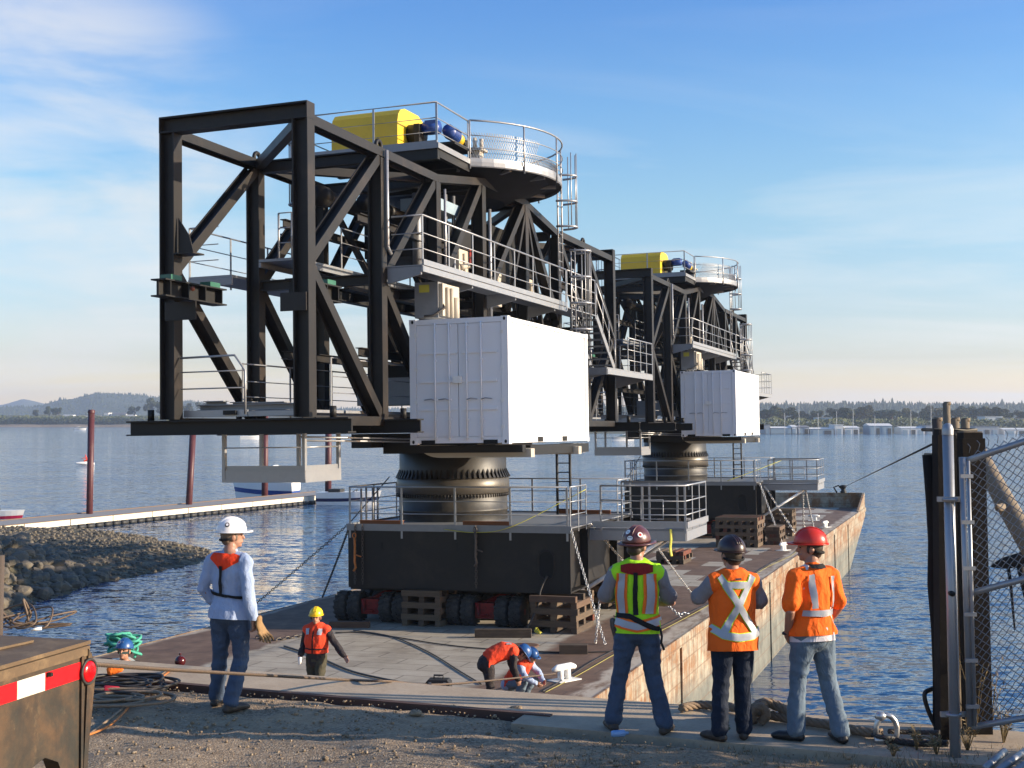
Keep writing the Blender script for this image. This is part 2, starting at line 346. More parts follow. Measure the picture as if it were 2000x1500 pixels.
# loose stones: nobody could count them
pb = MB()
for k in range(2600):
    x = rnd.uniform(-6.5, 4); y = -.85 - abs(rnd.gauss(0, 1.6)) - (.45 if x > -.35 else 0)
    r = rnd.uniform(.004, .012) * (1.3 if y < -2 else 1) * (1.8 if rnd.random() < .06 else 1)
    pb.ell((x, y, -.015 + .05 * noise.noise((x * .7, y * .7, 0)) + r * .3), (r * rnd.uniform(.8, 1.5), r * rnd.uniform(.8, 1.5), r * .8), 6)
solo('loose_stones', pb, M['gravel'], 'small loose stones scattered on the gravel yard', 'gravel', (0, 0, 0), QUAY, kind='stuff')
# steel edge angle let into the cap
a = MB(); a.box((-14, -.90, -.09), (-.1, -.823, .012)); solo('edge_rail', a, simple('rusty_rail', (.07, .035, .025), .8), 'rusty steel rail along the gravel side of the quay cap', 'rail', (-3, -.86, -.09), QUAY)

# far banks: terrain strips, hills
def strip(name, pts, mat, label, cat='land'):
    # pts: list of (x, y_front, rise, depth): cross-section front edge at water, top, back
    m = MB(); n = len(pts); vs = []
    for x, y, h, d in pts: vs += [(x, y, SEA - .5), (x, y + d * .12, SEA + h * .55), (x, y + d * .35, SEA + h), (x, y + d, SEA + h * .95)]
    fs = [(i * 4 + k, (i + 1) * 4 + k, (i + 1) * 4 + k + 1, i * 4 + k + 1) for i in range(n - 1) for k in range(3)]
    m.add(vs, fs, True); return solo(name, m, mat, label, cat, (pts[0][0], pts[0][1], SEA), WORLD, kind='structure')
def fx(px, Y): return (px - 1000) / FOC * Y
def fz(py, Y): return CAM.z - (py - 820) / FOC * Y
strip('mud_bank', [(fx(p, 1480), 1480 + 3 * math.sin(p), 3.2, 60) for p in range(-150, 1010, 20)], M['mud'], 'low mud bank of the left far shore')
strip('left_bank', [(fx(p, 1500), 1500, 14 + 3 * noise.noise((p * .02, 1, 0)), 240) for p in range(-150, 1010, 20)], M['bank'], 'green bank of the left far shore')
strip('right_bank', [(fx(p, 760), 760, 4.5 + 1.5 * noise.noise((p * .02, 4, 0)), 300) for p in range(980, 2300, 20)], M['bank'], 'low bank of the right far shore')
def hill(name, Y, prof, label, depth=900):
    m = MB(); vs = []; n = 0
    for px in range(prof[0][0], prof[-1][0] + 1, 8):
        for (a, b) in zip(prof, prof[1:]):
            if a[0] <= px <= b[0]:
                k = (px - a[0]) / (b[0] - a[0]); k = k * k * (3 - 2 * k); top = fz(a[1] + (b[1] - a[1]) * k, Y); break
        top += Y * .0007 * noise.noise((px * .05, Y, 0))
        x = fx(px, Y); n += 1
        for d, f in ((-depth * .5, 0), (-depth * .3, .5), (-depth * .12, .85), (0, 1), (depth * .5, .7)): vs.append((x * (1 + d / Y), Y + d, SEA + (top - SEA) * f))
    m.add(vs, [(i * 5 + k, (i + 1) * 5 + k, (i + 1) * 5 + k + 1, i * 5 + k + 1) for i in range(n - 1) for k in range(4)], True)
    return solo(name, m, M['hill'], label, 'hill', (fx(prof[0][0], Y), Y, SEA), WORLD, kind='structure'), vs[3::5]
h1, r1 = hill('distant_hill', 5200, [(-200, 800), (0, 791), (45, 780), (90, 788), (160, 800), (260, 806)], 'pale blue hill at far left')
h2, r2 = hill('wooded_hill', 3300, [(-200, 796), (60, 795), (130, 780), (195, 768), (270, 772), (350, 784), (470, 793), (700, 799), (900, 800), (1100, 800)], 'blue wooded hill behind the left shore')
h3, r3 = hill('wooded_ridge', 2100, [(1050, 800), (1300, 797), (1500, 794), (1650, 791), (1800, 793), (1950, 794), (2200, 797)], 'wooded ridge behind the right shore', 700)
# conifers along the ridges: far-off woods that read as one mass
fo = MB()
def conifer(m, x, y, z, h, r):
    n = 6; vs = []; fs = []
    for k, (zz, rr) in enumerate(((.05, 1), (.4, .62), (.38, .75), (.7, .34), (.68, .45), (1, .02))):
        for j in range(n): a = 2 * math.pi * (j + .5 * k) / n; q = rr * r * rnd.uniform(.75, 1.2); vs.append((x + q * math.cos(a), y + q * math.sin(a), z + h * zz))
    for k in range(5):
        for j in range(n): fs.append((k * n + j, k * n + (j + 1) % n, (k + 1) * n + (j + 1) % n, (k + 1) * n + j))
    m.add(vs, fs)
for pts, hh, cnt in ((r2, 8.5, 26), (r3, 9.5, 20)):
    for (a, b) in zip(pts, pts[1:]):
        for c in range(cnt):
            k = rnd.random(); d = -420 * rnd.random() ** 1.3 * (a[1] / 3300); h = hh * rnd.uniform(.5, 1.15) * (1.5 if rnd.random() < .05 else 1)
            x = a[0] + (b[0] - a[0]) * k; y = a[1] + d; s_ = (1 + d / 108 * .15) if d > -108 else (.85 + (d + 108) / 162 * .35) if d > -270 else max(.1, .5 + (d + 270) / 180 * .5)
            conifer(fo, x * (1 + d / a[1]), y, SEA + (a[2] - SEA) * s_ - 2, h, h * .3)
t = NT('conifer_needles'); M['conifer'] = t.out(t.ramp(t.noise(.08, 3), [(.35, (.015, .03, .015)), (.65, (.045, .06, .028))]), .9)
solo('ridge_forest', fo, M['conifer'], 'far wood of conifers along the ridge tops', 'forest', (0, 2500, SEA), WORLD, kind='stuff')

# trees on the far shores: each its own trunk and crown
def m_leaf():
    t = NT('leaves'); oi = t.n.new('ShaderNodeObjectInfo'); n = t.noise(.35, 4, .7)
    c = t.ramp(n, [(.3, (.022, .035, .012)), (.55, (.05, .07, .02)), (.75, (.10, .105, .035))])
    c = t.mix(.45, c, t.ramp(oi.outputs['Random'], [(0, (.03, .05, .015)), (.5, (.06, .065, .02)), (.85, (.12, .085, .03)), (1, (.05, .06, .02))])); return t.out(c, .8)
M['leaf'] = m_leaf(); M['trunk'] = simple('bark', (.07, .05, .035), .9)
def tree_meshes(seed, wide):
    r = random.Random(seed); tr = MB(); tr.tube([(0, 0, -.08), (.01, 0, .2), (.02, .01, .55), (0, 0, .8)], [.035, .028, .018, .006], 7)
    cl = []
    for k in range(9):
        a = r.uniform(0, 6.28); z = r.uniform(.32, .86); q = wide * (1.15 - abs(z - .5) * 1.3) * r.uniform(.3, .85)
        c = (q * math.cos(a), q * math.sin(a), z); cl.append((c, r.uniform(.10, .19)))
        tr.tube([(0, 0, z * .55), c], [.014, .004], 5)
    cr = MB()
    for (c, R) in cl:
        for k in range(170):
            d = Vector((r.gauss(0, 1), r.gauss(0, 1), r.gauss(0, .8))).normalized() * R * r.uniform(.35, 1.08) ** .6
            p = Vector(c) + d; s_ = r.uniform(.02, .05); u_ = Vector((r.gauss(0, 1), r.gauss(0, 1), r.gauss(0, 1))).normalized(); v_ = u_.orthogonal().normalized()
            cr.add([p + u_ * s_, p + v_ * s_ * .8, p - u_ * s_, p - v_ * s_ * .8], [(0, 1, 2, 3)])
    return tr.mesh('trunk', M['trunk']), cr.mesh('crown', M['leaf'])
TM = [tree_meshes(11, .36), tree_meshes(12, .45), tree_meshes(13, .28), tree_meshes(14, .55)]
def far_tree(px, pyt, Y, zb, k, label, group, wide=1.0):
    h = fz(pyt, Y) - zb; o = bpy.data.objects.new('tree', None); COL.objects.link(o); o.location = (fx(px, Y), Y, zb)
    o.rotation_euler.z = rnd.uniform(0, 6); o.scale = (h * wide, h * wide, h); tag(o, label, 'tree', group)
    for nm, me in zip(('trunk', 'crown'), TM[k]): c = bpy.data.objects.new(nm, me); COL.objects.link(c); c.parent = o
LG = 'trees on the left far shore'
for i, (px, pyt, k, wd, lb) in enumerate([(70, 797, 2, .9, 'small dark tree left of the tall pair on the left far shore'), (97, 791, 1, .9, 'broad dark tree, left one of the close pair on the left shore'),
        (115, 792, 3, .8, 'broad dark tree, right one of the close pair on the left shore'), (264, 789, 3, .9, 'round bushy tree nearest left of the truss on the far shore'),
        (297, 774, 1, .9, 'tall leafy tree left of the truss end column on the far shore'), (318, 781, 2, 1.2, 'leafy tree partly behind the truss end column'),
        (367, 784, 1, 1, 'dark tree seen just right of the truss end column'), (397, 780, 3, 1, 'tree seen behind the lower truss railing'), (527, 781, 2, .9, 'narrow tree seen between the truss columns')]):
    far_tree(px, pyt + 1, 1530, SEA + 9, k, lb, LG, wd)
RG = 'trees on the right far shore'
k = 0
px = 1490
while px < 2040:
    pyt = 797 + 9 * noise.noise((px * .021, 3, 0)) + rnd.uniform(-8, 6); Y = rnd.uniform(840, 1000)
    if 1700 < px < 1760: pyt += 6
    far_tree(px, pyt, Y, SEA + 3.5, k % 4, 'autumn green tree in the row behind the right far shore', RG, rnd.uniform(1.0, 1.5)); k += 1; px += rnd.uniform(7, 26)
for px in (1208, 1226, 1240, 1170): far_tree(px, 806, 1540, SEA + 8, px % 4, 'small far shore tree seen through the second truss', 'trees seen through the trusses', 1.1)
hb = MB()
for k in range(5200):
    px = rnd.uniform(-40, 340); Y = rnd.uniform(1500, 1530); z = SEA + rnd.uniform(3, 12.5 + 2 * noise.noise((px * .06, 0, 0))); s_ = rnd.uniform(.6, 1.6)
    p = Vector((fx(px, Y), Y - z * .8, z)); u_ = Vector((rnd.gauss(0, 1), rnd.gauss(0, 1), rnd.gauss(0, 1))).normalized(); v_ = u_.orthogonal()
    hb.add([p + u_ * s_, p + v_ * s_, p - u_ * s_, p - v_ * s_], [(0, 1, 2, 3)])
for k in range(4200):
    px = rnd.uniform(1480, 2030); Y = rnd.uniform(775, 800); z = SEA + rnd.uniform(4, 9 + 2.5 * noise.noise((px * .04, 9, 0))); s_ = rnd.uniform(.3, .9)
    p = Vector((fx(px, Y), Y, z)); u_ = Vector((rnd.gauss(0, 1), rnd.gauss(0, 1), rnd.gauss(0, 1))).normalized(); v_ = u_.orthogonal()
    hb.add([p + u_ * s_, p + v_ * s_, p - u_ * s_, p - v_ * s_], [(0, 1, 2, 3)])
solo('shore_scrub', hb, M['leaf'], 'low scrub covering the far river banks', 'scrub', (0, 1000, SEA), WORLD, kind='stuff')

# buildings on the far shores
M['shedw'] = simple('pale_cladding', (.62, .62, .6), .6); M['shedg'] = simple('grey_cladding', (.3, .32, .34), .6); M['roofd'] = simple('grey_roof', (.16, .16, .17), .7)
M['shedb'] = simple('blue_grey_cladding', (.22, .3, .36), .6); M['glass'] = simple('dark_window', (.03, .04, .05), .15)
def shed(px0, px1, pyt, pyb, Y, name, label, cat, group, wall, roof='gable', doors=0, depth=14):
    x0, x1 = fx(px0, Y), fx(px1, Y); zb, zt = fz(pyb, Y), fz(pyt, Y); h = zt - zb
    o = thing(name, label, cat, ((x0 + x1) / 2, Y, zb), WORLD, group); m = MB(); eh = zb + h * (.78 if roof == 'gable' else .94)
    m.box((x0, Y, zb), (x1, Y + depth, eh)); part('wall', m, wall, o)
    r = MB()
    if roof == 'gable': r.prism([(x0 - .3, Y - .3, eh + .02), (x0 - .3, Y + depth * .5, zt), (x0 - .3, Y + depth + .3, eh + .02)], (x1 - x0 + .6, 0, 0))
    else: r.box((x0 - .3, Y - .3, eh + .01), (x1 + .3, Y + depth + .3, zt))
    part('roof', r, M['roofd'] if wall is M['shedg'] else M['shedw'], o)
    for k in range(doors):
        a = x0 + (x1 - x0) * (k + .2) / doors; b = x0 + (x1 - x0) * (k + .8) / doors
        d = MB(); d.box((a, Y - .12, zb + .01), (b, Y - .01, zb + h * .55)); part('door', d, M['glass' if k % 2 else 'shedb'], o)
BH = 'floating boathouses along the right far shore'
for (a, b, t_, c, w_, rf, nd, lb) in [(1493, 1504, 829, 847, 'shedg', 'flat', 1, 'narrow grey boathouse beside the second white container'), (1505, 1545, 833, 847, 'shedb', 'gable', 0, 'long low blue grey boathouse'),
      (1547, 1556, 830, 847, 'shedw', 'gable', 1, 'tiny white boathouse at the right end of the long low one'), (1558, 1580, 831, 847, 'shedg', 'gable', 2, 'small grey boathouse with two doors'),
      (1582, 1628, 835, 848, 'shedb', 'gable', 2, 'blue green boathouse moored in the middle of the row'), (1630, 1646, 829, 848, 'shedw', 'flat', 1, 'tall white box boathouse'),
      (1650, 1678, 832, 848, 'shedw', 'gable', 2, 'pale boathouse with two doors'), (1698, 1742, 827, 848, 'shedb', 'gable', 4, 'pale blue boathouse with a wide gable roof'),
      (1760, 1806, 833, 848, 'shedw', 'gable', 3, 'white boathouse with three doors'), (1808, 1822, 830, 848, 'shedg', 'flat', 1, 'grey boathouse beside the mooring piles')]:
    shed(a, b, t_, c, 745, 'boathouse', lb, 'boathouse', BH, M[w_], rf, nd)
for k, (px, pyt) in enumerate(((1541, 790), (1577, 806), (1643, 798), (1684, 812), (1752, 800), (1790, 786), (1514, 806), (1612, 803))):   # masts and light poles
    p = G(px, 847); m = MB(); m.tube([(p.x, 741, SEA), (p.x, 741, fz(pyt, 741))], [.14, .08], 6); solo('mast', m, M['shedw'], ('thin pale mast behind the long low boathouse', 'short thin mast left of the middle boathouse', 'tall thin mast by the white box boathouse', 'short mast right of the two door boathouse', 'thin mast left of the three door boathouse', 'tallest thin mast above the three door boathouse', 'mast near the second white container', 'mast above the blue green boathouse')[k], 'mast', (p.x, 741, SEA), WORLD, group='masts along the boathouses')
for (a, b, t_, c, Y, w_, rf, nd, lb) in [(1924, 1958, 813, 824, 830, 'shedw', 'flat', 2, 'white flat roofed building right of the mooring piles'), (1962, 2004, 816, 832, 800, 'shedg', 'flat', 3, 'dark grey building at the right edge'),
      (1960, 2010, 836, 849, 755, 'shedw', 'gable', 2, 'pale shed at the water by the right edge'), (1598, 1626, 815, 820, 860, 'shedw', 'flat', 1, 'low white building among the trees'), (1505, 1520, 817, 825, 830, 'shedw', 'gable', 1, 'small white house behind the boathouses'),
      (1905, 1950, 832, 849, 752, 'shedg', 'flat', 3, 'dark waterside shed right of the mooring piles')]:
    shed(a, b, t_, c, Y, 'shore_building', lb, 'building', 'buildings on the right far shore', M[w_], rf, nd)
for (a, b, t_, c, w_, rf, nd, lb) in [(122, 142, 810, 816, 'shedw', 'gable', 1, 'white shed right of the paired trees'), (148, 172, 811, 817, 'shedw', 'flat', 2, 'long white shed left of the first pile'),
      (186, 198, 811, 817, 'shedw', 'flat', 1, 'white shed right of the first pile'), (203, 212, 806, 817, 'shedw', 'flat', 1, 'tall small white building'), (218, 246, 806, 817, 'shedg', 'gable', 2, 'grey gabled house'), (248, 262, 810, 818, 'shedw', 'gable', 2, 'warm white house beside the round tree')]:
    shed(a, b, t_, c, 1545, 'far_building', lb + ' on the left far shore', 'building', 'buildings on the left far shore', M[w_], rf, nd)
# ------------------------------------------------------------------ gravel spit and riprap
def m_spit():
    t = NT('shingle'); v = t.voro(2.6, 'F1', 'Color'); d = t.voro(2.6); s = t.n.new('ShaderNodeSeparateColor'); t.l.new(v, s.inputs[0])
    z = t.xyz()[2]
    c = t.ramp(s.outputs[0], [(0, (.028, .024, .018)), (.5, (.08, .066, .045)), (1, (.18, .155, .105))])
    c = t.mix(t.ramp(t.noise(.35, 5), [(.45, 0), (.6, .45)]), c, (.13, .11, .055))
    t.bump(t.math('ADD', d, t.noise(6, 4)), 1, .12); return t.out(c, .9)
M['spit'] = m_spit()
outline = [G(*p) for p in [(-180, 1040), (60, 1038), (200, 1040), (275, 1047), (330, 1060), (400, 1073), (412, 1082), (395, 1096), (330, 1112), (255, 1128), (190, 1140), (140, 1155), (90, 1168), (20, 1200), (-60, 1240), (-180, 1300)]]
def inside(x, y):
    c = False; n = len(outline)
    for i in range(n):
        a, b = outline[i], outline[i - 1]
        if (a.y > y) != (b.y > y) and x < (b.x - a.x) * (y - a.y) / (b.y - a.y) + a.x: c = not c
    return c
def edged(x, y):
    best = 1e9
    for i in range(len(outline)):
        a, b = outline[i - 1], outline[i]; ab = b - a; k = max(0, min(1, ((x - a.x) * ab.x + (y - a.y) * ab.y) / (ab.x ** 2 + ab.y ** 2)))
        best = min(best, math.hypot(a.x + ab.x * k - x, a.y + ab.y * k - y))
    return best if inside(x, y) else -best
def spit_h(x, y):
    e = edged(x, y) + .8 * noise.noise((x * .35, y * .35, 1))
    h = .17 * e if e < 4 else .68 + .02 * (e - 4)
    rk = max(0, min(1, (-19.5 - (y - 60) * .30 - x) / 7))        # riprap bank rises to the left
    return max(-1.0, h) + 1.7 * rk * rk * (3 - 2 * rk) * max(0, min(1, e / 3)) * max(0, min(1, (74 - y) / 9)) + .1 * noise.noise((x * .9, y * .9, 3))
sp = MB(); nx, ny = 110, 80
gx = [-52 + 38 * i / nx for i in range(nx + 1)]; gy = [48 + 50 * j / ny for j in range(ny + 1)]
sp.add([(x, y, SEA + spit_h(x, y)) for y in gy for x in gx], [(j * (nx + 1) + i, j * (nx + 1) + i + 1, (j + 1) * (nx + 1) + i + 1, (j + 1) * (nx + 1) + i) for j in range(ny) for i in range(nx)], True)
solo('gravel_spit', sp, M['spit'], 'shingle spit at the river edge', 'shore', (-25, 70, SEA), WORLD, kind='structure')
M['rock'] = simple('grey_riprap', (.125, .108, .085), .9, 0, .35, 1.5, .5, 6, .4, (.2, .16, .09), .5)
def rock_mesh(seed):
    r = random.Random(seed); m = MB(); m.ell((0, 0, 0), (1, .8, .65), 12)
    pl = [(Vector((r.gauss(0, 1), r.gauss(0, 1), r.gauss(0, 1))).normalized(), r.uniform(.5, .78)) for _ in range(11)]; o = []
    for p in m.v:
        p = Vector(p)
        for n_, d_ in pl:
            e = p.dot(n_) - d_
            if e > 0: p -= n_ * e
        o.append(tuple(p * (1 + .12 * noise.noise(p * 2.2))))
    m.v = o; m.s = [False] * len(m.s); return m.mesh('rock', M['rock'])
RM = [rock_mesh(s) for s in range(6)]
cnt = 0
cand = []
for k in range(2600):
    px, py = rnd.uniform(-25, 215), rnd.uniform(1050, 1185)
    lim = 1048 + max(0, px - 20) * .42
    if py < lim or py > 1195 - px * .30: continue
    cand.append((px, py))
placed = []
for px, py in cand:
    # march the pixel ray to the bank surface
    d = ray(px, py); t_ = 45
    while t_ < 110 and (CAM + d * t_).z > SEA + spit_h((CAM + d * t_).x, (CAM + d * t_).y): t_ += .4
    if t_ >= 110: continue
    p = CAM + d * t_
    if any((p.x - a) ** 2 + (p.y - b) ** 2 < c * c for a, b, c in placed): continue
    s_ = rnd.uniform(.28, .62) * (1.25 if rnd.random() < .1 else 1); placed.append((p.x, p.y, s_ * .95))
    o = bpy.data.objects.new('rock', RM[cnt % 6]); COL.objects.link(o); o.location = (p.x, p.y, p.z + s_ * .15); o.scale = (s_, s_ * rnd.uniform(.8, 1.1), s_ * rnd.uniform(.7, 1))
    o.rotation_euler = (rnd.uniform(-.5, .5), rnd.uniform(-.5, .5), rnd.uniform(0, 6)); tag(o, 'angular grey riprap rock on the left bank above the shingle spit', 'rock', 'riprap rocks on the left bank'); cnt += 1
    if cnt > 270: break
ss = MB()
for k in range(4200):
    x, y = rnd.uniform(-40, -16), rnd.uniform(56, 91); e = edged(x, y)
    if e < -.3 or spit_h(x, y) < -.1: continue
    r = rnd.uniform(.05, .17); ss.ell((x, y, SEA + spit_h(x, y) + r * .25), (r * rnd.uniform(.8, 1.5), r, r * .7), 6)
ss.s = [False] * len(ss.s)
solo('shingle_stones', ss, M['rock'], 'small loose stones covering the shingle spit', 'stones', (-25, 70, SEA), WORLD, kind='stuff')
# ------------------------------------------------------------------ floating dock, piles
A_, B_ = Vector((-37.5, 88.5, 0)), Vector((-17.2, 132.5, 0))
dx = (B_ - A_).normalized(); A_ = A_ - dx * 14; dn = Vector((-dx.y, dx.x, 0)); LEN = (B_ - A_).length
DOCK = Matrix(((dx.x, dn.x, 0, A_.x), (dx.y, dn.y, 0, A_.y), (0, 0, 1, SEA), (0, 0, 0, 1)))
o = thing('floating_dock', 'long grey floating dock with pale side boards and black floats', 'dock', (LEN / 2, 0, 0), DOCK)
m = MB(); m.box((0, .06, .60), (LEN, 4.2, .77)); part('decking', m, simple('dock_planks', (.25, .24, .23), .8, 0, .2, 2), o)
M['fascia'] = simple('pale_dock_board', (.62, .57, .47), .7, 0, .08, 1)
k = 0
while k * 4.6 < LEN:
    m = MB(); m.box((k * 4.6 + .04, -.03, .36), (min(LEN, k * 4.6 + 4.55), .05, .78)); part('side_board', m, M['fascia'], o); k += 1
m = MB(); m.box((0, -.05, .785), (LEN, .14, .83)); m.box((0, 4.0, .775), (LEN, 4.2, .83)); part('rub_rail', m, simple('brown_rub_rail', (.17, .11, .07), .8), o)
k = 0
while k * .95 < LEN:
    m = MB(); m.tube([(k * .95 + .02, .04, .14), (k * .95 + .2, -.02, .14), (k * .95 + .7, -.02, .14), (k * .95 + .87, .04, .14)], [.12, .21, .21, .12], 10); part('float', m, M['rubber'], o); k += 1
M['redpile'] = simple('red_brown_pile_paint', (.075, .02, .024), .5, 0, .2, 2, 0, 30, .4, (.10, .06, .05), .5)
PG = 'red brown mooring piles along the dock'
for px, pyb, pyt, lb in [(174, 1022, 805, 'red brown steel pile standing alone at left of the dock'), (366, 1002, 842, 'red brown pile under the left end of the truss beam'),
                         (517, 984, 800, 'red brown pile behind the hanging grey basket and white boat'), (641, 968, 800, 'red brown pile at the far end of the dock')]:
    p = G(px, pyb); m = MB(); r = .3; lean = {366: .45, 174: .1}.get(px, 0)
    top = fz(pyt, p.y); m.tube([(p.x, p.y, SEA - 2), (p.x + lean, p.y, top)], r * (p.y / 118), 18)
    o = thing('mooring_pile', lb, 'pile', (p.x, p.y, SEA), WORLD, PG); part('shaft', m, M['redpile'], o)
    m = MB(); rr = r * p.y / 118 + .03; m.lathe([(rr, -.06), (rr, .1), (rr * .8, .2)], (p.x + lean, p.y, top), n=18); part('cap', m, M['redpile'], o)
# ------------------------------------------------------------------ boats
M['gel'] = simple('white_gelcoat', (.8, .79, .76), .25, 0, .03); M['gelb'] = simple('blue_gelcoat', (.03, .07, .25), .25); M['gelk'] = simple('navy_gelcoat', (.02, .02, .07), .3)
M['screen'] = simple('tinted_windscreen', (.05, .08, .08), .1); M['gelr'] = simple('red_gelcoat', (.5, .03, .08), .3)
def boat(label, pos, heading, L, band, cabin=True, wid=.34, name='speedboat'):
    fr = Matrix.Translation(pos) @ Matrix.Rotation(heading, 4, 'Z'); o = thing(name, label, 'boat', (0, 0, 0), fr)
    def hull(z0, z1, n=15, out=0.0):
        vs = []
        for i in range(n):
            k = i / (n - 1); x = -L / 2 + L * k; w_ = L * wid / 2 * (1 - max(0, (k - .35) / .65) ** 2.4)
            for z in (z0, z1):
                fl = .62 + .38 * (z / .16 if z < .16 * L else 1) if False else (.7 + .3 * min(1, max(0, z / (L * .13))))
                sheer = .03 * L * k * k
                vs.append((x + (z / (L * .16)) * .06 * L * (k ** 3) , (w_ * fl + out), z + sheer * (z > .02)))
        return vs
    def sidemesh(z0, z1, mat, nm, out=0.0, cap=False):
        m = MB(); v = hull(z0, z1, out=out); n = len(v) // 2; vv = v + [(x, -y, z) for x, y, z in v]; N = 2 * n; fs = []
        for i in range(n - 1): fs += [(2 * i, 2 * i + 2, 2 * i + 3, 2 * i + 1), (N + 2 * i, N + 2 * i + 1, N + 2 * i + 3, N + 2 * i + 2)]
        fs.append((0, 1, N + 1, N)); e = 2 * (n - 1); fs.append((e, N + e, N + e + 1, e + 1))
        if cap: fs += [(2 * i + 1, 2 * i + 3, N + 2 * i + 3, N + 2 * i + 1) for i in range(n - 1)]
        fs += [(2 * i, N + 2 * i, N + 2 * i + 2, 2 * i + 2) for i in range(n - 1)]
        m.add(vv, fs, False); return part(nm, m, mat, o)
    sidemesh(-.25, L * .042, M['gel'], 'hull'); sidemesh(L * .043, L * .085, M[band], 'stripe', .015); sidemesh(L * .086, L * .165, M['gel'], 'deck', 0, True)
    if cabin:
        m = MB(); b = L * .17; w_ = L * wid * .36
        m.add([(L * .28, 0, b + L * .02), (L * .26, w_ * .5, b), (L * .26, -w_ * .5, b), (-L * .12, w_, b), (-L * .12, -w_, b), (L * .02, w_ * .7, b + L * .09), (L * .02, -w_ * .7, b + L * .09), (-L * .12, w_ * .85, b + L * .10), (-L * .12, -w_ * .85, b + L * .10)],
              [(0, 1, 5), (0, 5, 6), (0, 6, 2), (1, 3, 7, 5), (2, 6, 8, 4), (5, 7, 8, 6), (3, 4, 8, 7)]); part('windscreen', m, M['screen'], o)
        m = MB()
        for s in (-1, 1): m.tube([(L * .02, s * w_ * .7, b + L * .092), (-L * .12, s * w_ * .86, b + L * .105), (-L * .3, s * w_ * 1.05, b + L * .1), (-L * .36, s * w_ * 1.15, b)], .05, 6)
        m.tube([(-L * .14, -w_ * .9, b + L * .1), (-L * .16, -w_ * .7, b + L * .15), (-L * .16, w_ * .7, b + L * .15), (-L * .14, w_ * .9, b + L * .1)], .06, 6); part('arch', m, M['gel'], o)
    else:
        m = MB(); m.tube([(L * .1, -L * .1, L * .17), (L * .16, 0, L * .21), (L * .1, L * .1, L * .17)], .04, 5); m.box((-L * .3, -L * .1, L * .16), (-L * .1, L * .1, L * .21)); part('seat', m, M['rubber'], o)
    return o
p = G(510, 978); boat('white speedboat with a blue stripe moored at the far end of the dock', (p.x, p.y + 2.5, SEA), R_(166), 6.9, 'gelb').scale = (1, 1, 1.6)
p = G(680, 986); boat('low white runabout with a navy stripe beside the dock end', (p.x, p.y, SEA), R_(-14), 6.2, 'gelk', False, .3, 'runabout').scale = (1, 1, 1.2)
p = G(2, 1030); boat('red and white boat cut off at the left edge of the photo', (p.x - 1.5, p.y + 1.5, SEA + .25), R_(-12), 5.5, 'gelr', False, .3, 'red_boat')
p = G(490, 858); boat('distant white boat seen under the truss beam', (p.x, p.y, SEA), R_(10), 9, 'gel')
p = G(1216, 861); boat('distant white boat seen between the two cranes', (p.x, p.y, SEA), R_(200), 9, 'gel')
p = G(157, 840); boat('tiny white boat near the left far shore', (p.x, p.y, SEA), R_(0), 9, 'gel')
# jet ski and rider beside the lone pile
p = G(166, 908); o = thing('jet_ski', 'small white jet ski just left of the lone pile', 'jet ski', (0, 0, 0), Matrix.Translation((p.x, p.y, SEA)) @ Matrix.Rotation(R_(200), 4, 'Z'))
m = MB(); m.loft([(-1.4, 0, .2), (0, 0, .3), (1.5, 0, .35)], [(.55, .35), (.6, .4), (.15, .15)], (0, 1, 0)); part('hull', m, M['gel'], o)
m = MB(); m.loft([(-1.2, 0, .7), (.1, 0, .75)], [(.22, .16), (.2, .15)], (0, 1, 0)); part('seat', m, M['rubber'], o); m = MB(); m.tube([(.5, -.4, 1.2), (.6, 0, 1.15), (.5, .4, 1.2)], .05, 6); part('handlebar', m, M['rubber'], o)
JET = (p.x, p.y)
